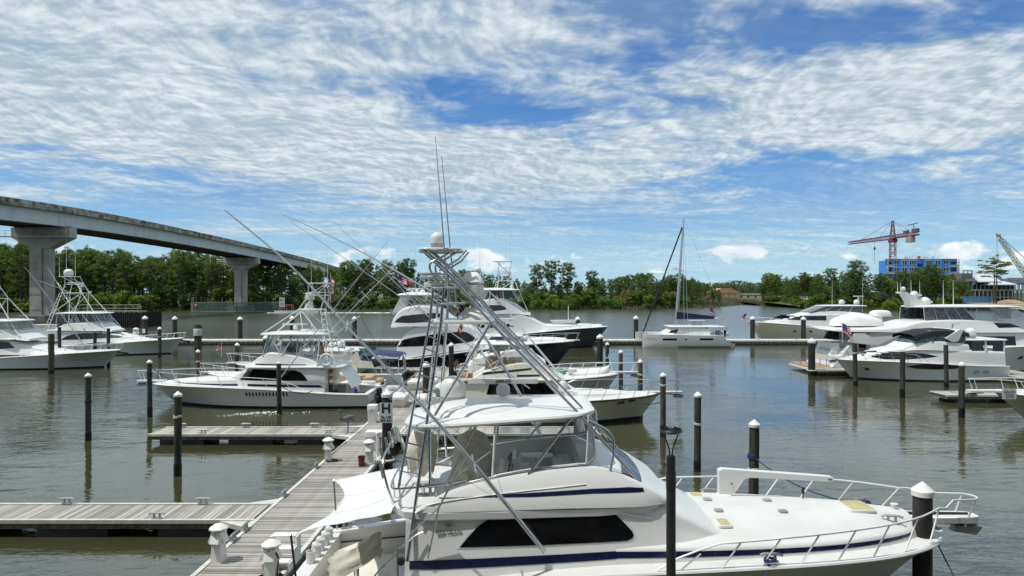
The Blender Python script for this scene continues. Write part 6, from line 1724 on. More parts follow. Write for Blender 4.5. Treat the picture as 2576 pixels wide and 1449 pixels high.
    for i, (x, y, w, z0) in enumerate(((.62, -.22, .06, 1.40), (.76, -.14, .22, 1.50), (1.0, .02, .31, 1.56), (1.3, .24, .30, 1.63), (1.5, .4, .2, 1.73), (1.62, .48, .06, 1.68))):
        ring = []
        for a in range(14):
            t = a / 13; ph = pi * t; s_ = .08 * sin(a * 2.3 + i)
            ring.append((x - .35 * w * cos(ph) + .5 * s_, y + w * cos(ph) * (.8 + .2 * abs(cos(ph))) , z0 - .30 + .36 * (1 - abs(cos(ph)) ** 1.5) + .35 * s_ + (.0 if 0 < a < 13 else -.16 + s_)))
        rows.append(ring)
    m.grid(curve_rows(rows)); cv = B.part('fighting_chair_cover', m, 'canvas', None, 60)
    m = MB(); m.tube([(1.15, .12, .70), (1.15, .12, 1.5)], .06, 12); m.lathe([(.2, .70), (.19, .74), (.07, .78)], (1.15, .12, 0), 16); B.part('chair_pedestal', m, 'steel', cv)
    for i in range(5):
        y = .05 + i * .36; m = MB(); m.lathe([(.10, 1.25), (.10, 1.50), (.085, 1.50), (.085, 1.28), (0, 1.28)], (.16 + .02 * (i % 2), y, 0), 14); B.part('bait_tube', m, 'cap_white', None, 40)
        if i not in (0,):
            m = MB(); lump(m, (.16, y + .02, 1.36), (.2, .22, .2), rnd, .2, .02, None, 10, 5); B.part('wrapped_bag', m, 'canvas_white', None, 0)
    m = MB(); m.rbox((2.3, -.9, 1.0), (.4, .7, .6), .04); bx_ = B.part('tackle_box', m, 'gelcoat'); m = MB(); m.rbox((2.3, -.9, 1.33), (.44, .74, .06), .03); B.part('lid', m, 'cap_white', bx_)
    m = MB(); m.box((2.545, .55, 1.55), (.03, .75, 1.9)); dr = B.part('cabin_door', m, 'liner'); m = MB(); m.box((2.52, .55, 1.85), (.03, .5, .9)); B.part('pane', m, 'tinted', dr)
    m = MB(); m.lathe([(0, -.012), (.07, -.012), (.07, .012), (0, .012)], (0, 0, 0), 12); sc = m.mesh('rod_socket', 'steel')
    for sg in (1, -1):
        for x in (.8, 1.6, 2.2): o = link('rod_socket', sc, B.root, (x, sg * (B.wd(x) - .15), B.zs(x) + .03))
        cl(.45, sg * (B.wd(.45) - .15), B.zs(.45) + .03, .1)
    B.rail('gaff', [(.35, 1.93, 1.0), (2.2, 2.0, 1.15)], .02, 'rubber')
    B.rail('boarding_rail', curve3([(1.75, -2.1, 1.5), (2.15, -2.1, 2.0), (2.7, -1.95, 2.5), (2.9, -1.9, 2.6)], 5), .018, 'steel')
    B.rail('fishing_rod', [(2.45, -2.1, 1.7), (2.44, -2.08, 2.45)], .03, 'steel'); m = MB(); m.lathe([(0, -.06), (.07, -.05), (.07, .05), (0, .06)], (2.52, -2.1, 2.12), 12, rot=Euler((pi / 2, 0, 0)).to_matrix()); B.part('fishing_reel', m, 'rubber')
    return B
def curve_rows(rows, n=4):
    cols = [curve3([r[k] for r in rows], n) for k in range(len(rows[0]))]
    return [[tuple(c[i]) for c in cols] for i in range(len(cols[0]))]
HERO = hero()
# sun awning stretched over the cockpit
def awning():
    c = [Vector((-2.42, 13.12, 2.94)), Vector((-2.48, 16.88, 2.94)), Vector((-4.62, 17.25, 2.45)), Vector((-4.30, 13.0, 2.58))]
    g = []
    for i in range(29):
        u = i / 28; r = []
        for k in range(41):
            v = k / 40; p = c[0].lerp(c[1], v).lerp(c[3].lerp(c[2], v), u)
            inn = .58 * (4 * v * (1 - v)) * u ** 2.0; p.x += inn; p.z -= .12 * 16 * u * (1 - u) * v * (1 - v)
            p.y += (.07 * 4 * u * (1 - u)) * (1 - 2 * v)
            p.z += .035 * mnoise.noise(Vector((p.x * 2.2, p.y * .9, 2))) + .02 * sin(v * 26) * (1 - u)
            r.append(tuple(p))
        g.append(r)
    R = empty('sun_awning', (0, 0, 0), 0, 'white sun awning stretched over the foreground boat cockpit', 'awning')
    mb = MB(); mb.grid(g); mb.build('sheet', 'canvas_awning', R, 60)
    for k in (0, 14, 27, 40):
        mb = MB(); mb.tube([Vector(r[k]) + Vector((0, 0, .006)) for r in g], .007, 4); mb.build('seam', 'canvas_white', R)
    for q, foot in ((c[2], Vector((-4.5, 17.1, 1.25))), (c[3], Vector((-4.05, 12.75, 1.2)))):
        mb = MB(); mb.tube([foot, q], .022, 8); mb.build('pole', 'rubber' if q is c[3] else 'steel', R)
        mb = MB(); mb.lathe([(.0, -.03), (.03, 0), (0, .03)], tuple(q), 8); mb.build('corner_ring', 'steel', R)
awning()
flag(at(1156, 792, 14.8) + Vector((-.02, 0, .0)), .75, .42, 'striped flag hanging from the steel tower of the foreground boat', radians(80), .85, 2)
for a, b, s_, lab in ((Vector(((1900 - CX) * 21.4 / F, 21.35, 2.0)), Vector((7.9, 15.6, 2.36)), .25, 'dark blue mooring line from the rear piling to the foreground bow'),
                      (Vector((9.0, 14.75, 1.95)), Vector((8.6, 11.0, .3)), .25, 'blue mooring line leading from the foreground stem to the near quay'),
                      (Vector((4.72, 12.75, 2.12)), Vector((3.7, 11.3, 1.2)), .12, 'blue mooring line from the near side cleat of the foreground boat')):
    mb = MB(); mb.tube(sag(a, b, s_), .016, 6); tag(mb.build('mooring_line', 'rope_blue', None, 60), lab, 'rope')
coil(7.95, 15.6, 2.34, .12, 3, 'rope_blue', 'coil of dark blue rope on the foreground foredeck', 8, 'rope_coil', 'rope')
coil(4.74, 12.78, 2.14, .10, 3, 'rope_blue', 'dark blue rope turned round the near side cleat', 12, 'rope_coil', 'rope')
mb = MB()
for i in range(4):
    mb.tube([(.165 * cos(a * pi / 8) + (1895 - CX) * 21.5 / F, 21.5 + .165 * sin(a * pi / 8), 1.98 + i * .035) for a in range(17)], .02, 5, False)
tag(mb.build('rope_turns', 'rope_blue', None), 'dark blue rope wound round the rear piling', 'rope')
# ================================================================== the other boats
PLAN = [(0, .92), (.2, .98), (.45, 1.0), (.6, .97), (.72, .89), (.82, .75), (.9, .56), (.96, .31), (1, .03)]
GRP = 'moored motor boats'
def seats(B, pts, z, parent=None, material='vinyl_white'):
    for (x, y) in pts:
        m = MB(); m.tube([(x, y, z), (x, y, z + .5)], .05, 8); m.rbox((x, y, z + .55), (.5, .5, .14), .06); m.rbox((x - .22, y, z + .85), (.12, .48, .5), .05, Euler((0, -.12, 0)).to_matrix()); B.part('helm_seat', m, material, parent)
def glass_ring(B, x0, x1, z0, z1, w0, w1, rake=.3, bars=3, mat_='clear', aft=False, name='clear_panel', border='vinyl_white'):
    """upright enclosure: two sides and a raked front"""
    for sg in (1, -1):
        m = MB(); m.add([(x0, sg * w0, z0), (x1, sg * w0 * .96, z0), (x1 - rake, sg * w1 * .96, z1), (x0, sg * w1, z1)], [(0, 1, 2, 3)]); o = B.part(name, m, mat_, None, 0)
        for k in range(bars + 1):
            u = k / bars; B.rail('panel_border', [(x0 + (x1 - x0) * u, sg * w0, z0), (x0 + (x1 - rake - x0) * u, sg * w1, z1)], .02, border, o, 5)
    m = MB(); m.grid([[(x1 + .25 * (1 - (k / 4) ** 2), w0 * .96 * k / 4, z0) for k in range(-4, 5)], [(x1 - rake + .2 * (1 - (k / 4) ** 2), w1 * .96 * k / 4, z1) for k in range(-4, 5)]]); o = B.part('clear_windshield' if mat_ == 'clear' else 'windshield', m, mat_, None, 60)
    for k in (-2, 0, 2): B.rail('panel_border', [(x1 + .25 * (1 - (k / 4) ** 2), w0 * .96 * k / 4, z0), (x1 - rake + .2 * (1 - (k / 4) ** 2), w1 * .96 * k / 4, z1)], .018, border, o, 5)
def legs(B, pts, r=.03, material='white_tube'):
    for a, b in pts:
        for sg in (1, -1): B.rail('hardtop_leg', [(a[0], sg * a[1], a[2]), (b[0], sg * b[1], b[2])], r, material)
def life_ring(B, c, r=.34, rot=(pi / 2, 0, 0)):
    m = MB(); q = Euler(rot).to_matrix(); pts = [Vector(c) + q @ Vector((r * cos(a * pi / 10), r * sin(a * pi / 10), 0)) for a in range(21)]; m.tube(pts, .075, 8, False); B.part('life_ring', m, 'cap_white')
def name_text(B, txt, size, material, loc, rot, parent=None, shear=.25, **k): text_mesh(txt, size, material, 'lettering', parent or B.root, loc, rot, shear=shear, **k)

# ---------------------------------------------------------------- L1: blue-striped sportfisher, bow left
def boat_l1():
    B = Boat('sportfishing_boat', 'white sportfishing boat with blue stripes and white tower, bow to the left', 'motor boat', -9.15, 44.3, -1, GRP)
    B.hull(14.45, 2.3, [(0, .88), (.15, .94), (.3, 1.1), (.45, 1.24), (.65, 1.34), (.85, 1.37), (1, 1.34)], PLAN, 1.5, xc=2.8, sole=.3, boot=(.16, .2), boot_mat='white_tube', camber=.1, floor_mat='teak')
    m = B.loft('foredeck_trunk', [(7.5, 1.2, 1.75, 1.75, 1.6), (9.0, 1.25, 1.72, 1.7, 1.5), (10.5, 1.27, 1.64, 1.45, 1.25), (12, 1.28, 1.54, 1.05, .85), (13, 1.28, 1.44, .6, .4), (13.5, 1.3, 1.36, .3, .2)], 'nonskid', .1, .12)
    B.patch('blue_stripe', [(7.5, 1.36), (7.5, 1.48), (12.8, 1.44), (12.8, 1.37)], 'navy', m, cols=20, rows=1)
    h = B.loft('cabin', [(2.8, .75, 2.42, 1.95, 1.78), (3.6, .9, 2.46, 1.97, 1.8), (5.5, 1.1, 2.5, 1.95, 1.76), (7.2, 1.2, 2.5, 1.88, 1.66), (7.9, 1.2, 2.34, 1.8, 1.5), (8.5, 1.2, 2.0, 1.72, 1.4), (9.1, 1.25, 1.66, 1.6, 1.3)], 'gelcoat', .15, .05)
    B.patch('blue_stripe', [(2.85, 1.28), (3.1, 1.42), (7.6, 1.49), (7.6, 1.36)], 'navy', h, cols=20, rows=1)
    w = [B.p(*q, 1.85) for q in ((598, 957), (612, 940), (623, 929), (690, 931), (742, 932), (756, 937), (768, 948), (775, 958))]; B.patch('side_window', w, 'tinted', h, cols=24)
    fd = B.plate('flybridge_deck', 1.75, 7.9, 1.9, 2.44, .14, 'gelcoat', None, .5)
    c = B.loft('flybridge_coaming', [(3.3, 2.56, 2.72, 1.8, 1.6), (3.8, 2.56, 2.98, 1.8, 1.55), (5.2, 2.56, 3.3, 1.8, 1.52), (6.4, 2.56, 3.42, 1.76, 1.5), (7.0, 2.56, 3.15, 1.7, 1.4), (7.5, 2.56, 2.8, 1.6, 1.3), (7.85, 2.56, 2.64, 1.5, 1.2)], 'gelcoat', .12, .03, parent=fd)
    B.patch('blue_stripe', [(4.0, 2.70), (7.2, 2.74), (7.2, 2.66), (4.0, 2.66)], 'navy', c, cols=14, rows=1)
    top = B.plate('hardtop', 2.95, 7.05, 1.6, 4.48, .12, 'gelcoat', None, .5, camber=.1)
    m = MB(); m.rbox((4.0, 0, 4.72), (1.7, 1.2, .14), .06); B.part('hardtop_pod', m, 'gelcoat', top)
    glass_ring(B, 3.6, 6.8, 3.15, 4.46, 1.5, 1.5, .35, 3)
    legs(B, [((3.3, 1.7, 2.7), (3.2, 1.45, 4.5)), ((5.6, 1.55, 3.2), (4.8, 1.5, 4.5)), ((5.6, 1.55, 3.2), (6.3, 1.5, 4.5)), ((2.0, 1.75, 2.5), (3.0, 1.45, 4.5))])
    seats(B, [(4.2, .5), (4.2, -.5)], 2.7, c, 'vinyl_white'); m = MB(); m.rbox((5.4, 0, 3.45), (.5, 1.1, .5), .08); m.rbox((5.1, .2, 3.72), (.05, .6, .35), .02); B.part('helm_console', m, 'rubber', c)
    m = MB(); m.rbox((3.55, .35, 3.35), (.14, .5, .7), .05); m.rbox((3.55, -.35, 3.35), (.14, .5, .7), .05); B.part('chair_back', m, 'vinyl_brown', c)
    m = MB(); m.tube([(2.0, 1.6, 3.2), (1.9, 0, 3.2), (2.0, -1.6, 3.2)], .025, 6); m.tube([(3.3, 1.72, 3.25), (2.0, 1.6, 3.2)], .025, 6); m.tube([(3.3, -1.72, 3.25), (2.0, -1.6, 3.2)], .025, 6)
    for y in (-1.6, -.8, 0, .8, 1.6): m.tube([(1.95, y, 2.55), (1.95, y, 3.2)], .02, 6)
    rl = B.part('bridge_rail', m, 'white_tube', fd)
    for i in range(7): B.rail('rod_holder', [(1.9, -1.4 + i * .45, 3.1), (1.75, -1.4 + i * .45, 3.5)], .035, 'white_tube', rl)
    life_ring(B, (2.7, 1.85, 3.0))
    m = MB(); m.grid([[(2.2 - .2 * k, y, 2.5 - .12 * k - .03 * k * k) for y in (-1.5, -.7, 0, .7, 1.5)] for k in range(6)]); B.part('cockpit_awning', m, 'canvas_white', None, 60)
    m = MB(); m.box((2.78, .5, 1.35), (.03, .8, 1.9)); B.part('cabin_door', m, 'tinted'); m = MB(); m.rbox((2.35, -.9, .75), (.6, .7, .8), .05); B.part('bait_freezer', m, 'gelcoat')
    m = MB(); m.lathe([(0, .5), (.1, .5), (.12, .82), (0, .82)], (1.0, 1.2, .3), 12); B.part('bucket', m, 'blue_plastic')
    m = MB(); m.tube([(1.4, .1, .3), (1.4, .1, .75)], .06, 8); m.rbox((1.4, .1, .8), (.5, .5, .12), .05); m.rbox((1.15, .1, 1.05), (.1, .5, .5), .04); B.part('fighting_chair', m, 'vinyl_white')
    for i in range(13): m = MB(); m.box((5.0 + i * .21, B.hpt(5 + i * .21, .93)[1] + .005, .93), (.09, .03, .22), Euler((0, .2, 0)).to_matrix()); B.part('vent_slat', m, 'black_paint')
    B.tower((6.85, 1.35, 4.6), (2.6, 1.7, 2.6), (3.3, 4.9, .65, 6.1), (3.0, 4.2, .55, 7.0), (2.75, 4.35, .6, 7.75), .035)
    B.radar((5.2, 0, 4.78), 1.7); B.whip((4.0, .5, 6.1), (4.05, .5, 10.5)); B.whip((3.2, -.5, 6.1), (3.3, -.5, 10.4))
    B.outrigger(B.q(703, 955, 1.95), B.q(975, 607, 3.0), .04); B.outrigger((5.5, -1.9, 2.5), (-3.0, -3.4, 11.3), .04)
    B.bow_rail(3.9, .62, .75, .1, 7, 15.4, .3, .02, 'white_tube', mid=False); B.pulpit(13.7, 15.45, 1.5, .26, .1)
    name_text(B, 'Aura', .42, 'ink_blue', (-.03, 0, .55), (pi / 2, 0, -pi / 2))
    return B
boat_l1()
flag((-12.05, 44.2, 7.55), 1.1, .8, 'large striped flag on the white tower of the blue-striped boat', radians(-60), .75, 3, 1.0)

# ---------------------------------------------------------------- L2, L3: two white sportfishers at the far left
def boat_left(name, label, X0, Yc, L, hb, sheer, K, tower=True, mint=False):
    B = Boat(name, label, 'motor boat', X0, Yc, 1, GRP)
    B.hull(L, hb, sheer, PLAN, L * .095, 'gelcoat_mint' if mint else 'gelcoat_grey', xc=L * .17, flare=2.0, boot=(.06, .14), camber=.1)
    a, zc, zh = K['x'], K['cab'], K['sh']
    h = B.loft('cabin', [(L * .17, 1.0, zc, hb * .84, hb * .74), (a * .5, 1.1, zc + .05, hb * .84, hb * .74), (a * .8, zh, zc + .02, hb * .8, hb * .68), (a * .95, zh, zc - .25, hb * .77, hb * .6), (a * 1.12, zh, zh + .75, hb * .7, hb * .5), (a * 1.3, zh, zh + .38, hb * .6, hb * .42), (a * 1.5, zh, zh + .18, hb * .42, hb * .28), (L * .93, zh, zh + .06, hb * .2, hb * .1)], 'gelcoat', .2, .08)
    B.patch('side_window', [B.p(*q, hb * .8) for q in K['win']], 'tinted', h, cols=24)
    if 'front' in K: B.patch('windshield_cover', [B.p(*q, hb * .7) for q in K['front']], 'grey_glass', h, cols=16)
    fz = zc - .02; fx0, fx1 = K['fly']
    fd = B.plate('flybridge_deck', fx0 - 1.2, fx1 + .6, hb * .8, fz, .14, 'gelcoat', None, .5)
    c = B.loft('flybridge_coaming', [(fx0, fz + .1, fz + .35, hb * .8, hb * .7), (fx0 + 1.0, fz + .1, fz + .8, hb * .8, hb * .68), (fx1 - .8, fz + .1, fz + 1.0, hb * .78, hb * .66), (fx1, fz + .1, fz + .9, hb * .74, hb * .6), (fx1 + .8, fz + .0, fz + .4, hb * .68, hb * .5), (fx1 + 1.5, fz - .1, fz + .08, hb * .6, hb * .4)], 'gelcoat', .16, .04, parent=fd)
    tz = K['top']; top = B.plate('hardtop', fx0 - .3, fx1 + .1, hb * .72, tz, .12, 'gelcoat', None, .5, camber=.14)
    glass_ring(B, fx0 + .9, fx1 - .1, fz + .9, tz + .02, hb * .64, hb * .66, .45, 3)
    legs(B, [((fx0, hb * .74, fz + .2), (fx0 + .1, hb * .66, tz)), ((fx1 - .7, hb * .7, fz + .7), (fx1 - 1.8, hb * .68, tz))])
    seats(B, [(fx0 + 1.2, .5), (fx0 + 1.2, -.5)], fz + .3, c)
    t = K['tw']; B.tower((fx1 + .75, hb * .66, fz + .35), (fx0 - .9, hb * .72, fz + .2), *t, r=.045)
    B.bow_rail(L * .52, .5, .62, .1, 7, L + .25, .28, .022, 'white_tube', single=True)
    m = MB(); m.tube([(L - .4, 0, zh + .1), (L + .55, 0, zh + .02)], .09, 6); m.prism([(L + .2, zh + .1), (L + .75, zh + .06), (L + .6, zh - .25), (L + .35, zh - .1)], -.12, .12); B.part('anchor', m, 'black_paint')
    return B
boat_left('sportfishing_boat', 'leftmost white sportfishing boat with its stern out of the picture', -54.6, 65.5, 16.6, 2.5, [(0, 1.0), (.3, 1.1), (.5, 1.25), (.75, 1.5), (.9, 1.62), (1, 1.68)],
          dict(x=8.2, cab=2.75, sh=1.35, win=((-60, 862), (0, 859), (14, 861), (32, 876), (0, 878), (-60, 880)), fly=(3.6, 7.3), top=4.42, tw=((3.0, 5.4, .8, 6.6), (3.2, 4.6, .6, 7.7), (2.9, 4.6, .7, 8.6))))
B3 = boat_left('sportfishing_boat', 'second white sportfishing boat from the left with radome on its tower', -55.0, 80.0, 16.0, 2.5, [(0, 1.0), (.3, 1.15), (.5, 1.35), (.75, 1.62), (.9, 1.76), (1, 1.84)],
          dict(x=8.6, cab=2.75, sh=1.45, win=((153, 855), (166, 846), (185, 840), (210, 838), (243, 838), (243, 852), (200, 854)), front=((246, 837), (270, 835), (292, 838), (306, 845), (298, 850), (246, 851)), fly=(2.2, 6.9), top=4.7, tw=((2.1, 4.6, .8, 7.1), (2.4, 3.9, .62, 8.1), (1.7, 3.6, .7, 9.0))), mint=True)
B3.dome((2.5, 0, 9.07), .5, .85)
for (x, y, z) in ((1.9, .5, 13.4), (3.6, -.5, 13.2), (1.75, -.5, 11.4)): B3.whip((x, y, 9), (x, y, z), .03)
B3.outrigger(B3.q(207, 862, 2.1), B3.q(62, 671, 3.4), .06); B3.outrigger((5.6, -2.0, 3.0), B3.q(120, 673, -3.4), .06); B3.outrigger((3.6, .6, 6.6), B3.q(86, 702, .5), .045, spread=0)

# ---------------------------------------------------------------- N1, N2: big enclosed-bridge sportfishers
def c3(cx, cy): return ((1300 + cx / 2.07) / 1.4907, (800 + cy / 2.07) / 1.4907)
def big_sport(label, X0, Yc, L, hb, sheer, hull_mat, house, hwins, upper, uwins, top, pods, fore, lat):
    B = Boat('sportfishing_yacht', label, 'motor yacht', X0, Yc, 1, GRP)
    B.hull(L, hb, sheer, PLAN, L * .1, hull_mat, xc=L * .15, flare=2.1, boot=(.1, .2), camber=.1, deck_mat='gelcoat', rub=.05, transom_mat=hull_mat)
    B.loft('foredeck_trunk', fore, 'gelcoat', .15, .18)
    h = B.loft('deckhouse', house, 'gelcoat', .3, .1, sub=5)
    for w in hwins: B.patch('side_window', [B.p(*c3(*q), lat) for q in w], 'tinted', h, cols=30, rows=5)
    u = B.loft('enclosed_bridge', upper, 'gelcoat', .25, .1, sub=5)
    for w in uwins: B.patch('bridge_window', [B.p(*c3(*q), lat * .85) for q in w], 'tinted', u, cols=24, rows=4)
    t = B.plate('hardtop', *top, .16, 'gelcoat', None, .6, camber=.22)
    return B, h, u, t
def boat_n1():
    B, h, u, t = big_sport('big black-hulled sportfishing yacht with white hardtop in the centre', -13.8, 66.0, 19.5, 2.9, [(0, .95), (.2, 1.05), (.4, 1.55), (.6, 2.05), (.8, 2.4), (1, 2.55)], 'navy_hull',
        [(2.6, 1.0, 2.2, 2.4, 2.2), (3.4, 1.0, 3.4, 2.45, 2.15), (4.6, 1.2, 4.15, 2.45, 2.1), (7.5, 1.6, 4.35, 2.4, 2.0), (9.3, 1.8, 4.05, 2.3, 1.8), (10.4, 1.9, 3.4, 2.2, 1.6), (11.6, 2.0, 2.75, 2.0, 1.5), (12.6, 2.1, 2.4, 1.8, 1.4)],
        [((355, 1038), (395, 1005), (450, 978), (520, 962), (640, 945), (760, 930), (880, 918), (925, 922), (960, 940), (1015, 985), (940, 1002), (800, 1018), (600, 1030))],
        [(1.9, 3.9, 4.05, 1.6, 1.5), (2.3, 3.9, 4.9, 2.2, 1.9), (3.3, 4.0, 5.75, 2.3, 1.85), (5.2, 4.0, 5.95, 2.25, 1.8), (6.6, 4.05, 5.6, 2.1, 1.6), (7.6, 4.1, 4.85, 1.9, 1.4), (8.4, 4.1, 4.4, 1.7, 1.2)],
        [((370, 846), (395, 820), (430, 797), (500, 788), (620, 778), (690, 772), (735, 782), (735, 800), (640, 842), (500, 850))],
        (2.4, 6.0, 1.75, 6.85), None, [(9, 1.7, 2.5, 2.1, 1.8), (11, 2.0, 2.65, 2.0, 1.7), (14, 2.2, 2.72, 1.6, 1.3), (17, 2.35, 2.7, .9, .6), (18.6, 2.4, 2.6, .35, .2)], 2.3)
    for sg in (1, -1):
        m = MB(); m.prism([(2.0, 5.2), (2.9, 5.2), (3.7, 6.9), (2.9, 6.9)], sg * 1.55 - .07, sg * 1.55 + .07); B.part('hardtop_pillar', m, 'gelcoat', t, 20)
        for x in (4.4, 5.0, 5.6): B.rail('hardtop_leg', curve3([(x + 1.2, sg * 1.45, 5.9), (x + .6, sg * 1.55, 6.4), (x - .2, sg * 1.5, 6.9)], 4), .04, 'white_tube', t)
    B.radar((4.2, 0, 7.2), 1.9); B.radar((3.6, .8, 7.1), 1.2); B.dome((4.6, .7, 7.05), .28, .4)
    for x, z in ((4.1, 11.5), (5.3, 11.2)): B.whip((x, -.6, 6.9), (x, -.6, z), .025)
    m = MB(); m.rbox((3.6, 0, 6.15), (.4, 1.4, .5), .1); B.part('helm_console', m, 'vinyl_brown', u)
    for i in range(6): B.rail('rod_holder', [(2.0, -1.6 + i * .6, 5.0), (1.8, -1.6 + i * .6, 5.6)], .04, 'steel', u)
    B.rail('aft_bridge_rail', [(2.6, 1.9, 5.3), (1.9, 1.7, 5.2), (1.8, 0, 5.2), (1.9, -1.7, 5.2), (2.6, -1.9, 5.3)], .03, 'steel', u)
    B.bow_rail(10.5, .5, .7, .15, 7, 19.9, .3, .022, 'steel'); B.pulpit(18.2, 19.9, 2.62, .3, .1, anchor=False)
    B.outrigger((7.2, -2.3, 3.2), (-2.5, -5.0, 13.5), .05); B.outrigger((7.2, 2.3, 3.2), (-2.8, 4.5, 12.5), .05)
    return B
boat_n1()
def boat_n2():
    B, h, u, t = big_sport('large slate-hulled sportfishing yacht behind the black one', -8.8, 90.0, 20.8, 3.0, [(0, 1.1), (.2, 1.2), (.4, 1.75), (.6, 2.2), (.8, 2.55), (1, 2.72)], 'slate_hull',
        [(2.6, 1.2, 2.6, 2.5, 2.2), (3.6, 1.3, 3.9, 2.55, 2.2), (6.0, 1.5, 4.5, 2.5, 2.1), (9.0, 1.8, 4.45, 2.4, 1.9), (10.6, 2.0, 3.9, 2.3, 1.7), (12.2, 2.1, 3.1, 2.1, 1.5), (13.6, 2.3, 2.65, 1.9, 1.4)],
        [((940, 888), (975, 865), (1020, 850), (1100, 840), (1180, 835), (1240, 850), (1300, 880), (1150, 888))],
        [(2.2, 4.2, 4.5, 1.8, 1.6), (3.0, 4.2, 5.6, 2.3, 1.95), (5.0, 4.3, 6.3, 2.3, 1.85), (7.2, 4.4, 6.4, 2.2, 1.7), (8.6, 4.4, 5.7, 2.0, 1.5), (9.8, 4.3, 4.8, 1.8, 1.3), (10.6, 4.2, 4.4, 1.6, 1.2)],
        [((1000, 762), (1060, 722), (1120, 712), (1190, 708), (1232, 728), (1250, 745), (1200, 752), (1100, 765))],
        (2.6, 9.2, 1.95, 7.4), None, [(9, 1.9, 2.7, 2.1, 1.8), (12, 2.3, 2.85, 2.0, 1.7), (15, 2.4, 2.9, 1.6, 1.3), (18, 2.5, 2.88, .9, .6), (20, 2.6, 2.8, .35, .2)], 2.4)
    for sg in (1, -1):
        m = MB(); m.prism([(3.2, 6.0), (4.6, 6.2), (5.2, 7.5), (2.8, 7.5)], sg * 1.7 - .07, sg * 1.7 + .07); B.part('hardtop_pillar', m, 'gelcoat', t, 20)
        B.rail('hardtop_leg', [(8.4, sg * 1.5, 6.3), (8.2, sg * 1.6, 7.45)], .06, 'white_tube', t)
    glass_ring(B, 5.0, 8.7, 6.4, 7.45, 1.65, 1.7, .5, 2, 'grey_glass', name='bridge_window')
    m = MB(); m.tube([(3.8, 0, 7.5), (3.6, 0, 9.6)], .16, 8); m.rbox((3.6, 0, 9.6), (1.6, 1.2, .1), .04); B.part('radar_mast', m, 'gelcoat', t); B.dome((3.6, 0, 9.75), .5, .8); B.whip((3.9, .4, 9.6), (3.9, .4, 14), .03)
    B.tower((10.2, 1.5, 4.8), (6.0, 1.7, 6.2), (6.3, 8.6, .9, 8.7), (6.2, 7.8, .7, 9.7), (5.6, 8.2, .9, 11.2), .045)
    for x in (7.3, 7.9): B.whip((x, 0, 11.2), (x, 0, 16.2), .03)
    m = MB(); m.lathe([(0, -.12), (.12, -.1), (.12, .1), (0, .12)], (15.5, 0, 3.4), 8); m.prism([(13.2, 3.5), (16.6, 3.55), (16.4, 3.15), (13.6, 3.05)], -.8, .8); td = B.part('foredeck_tender', m, 'gelcoat'); B.rail('crane_post', [(15.6, 0, 3.0), (15.6, 0, 5.4)], .06, 'white_tube', td)
    B.bow_rail(12, .35, .45, .15, 6, 21.0, .3, .02, 'steel')
    return B
boat_n2()
flag(at(1003, 712, 66.2), 1.0, .7, 'small striped flag on the mast of the black-hulled yacht', .1, .35, 5); flag(at(1020, 712, 66.6), .9, .6, 'small red, white and blue signal flag beside the striped one', .1, .35, 6, None, False)
flag(at(1244, 752, 88), 1.3, .9, 'striped flag furled on the tower of the slate-hulled yacht', .2, .9, 7)

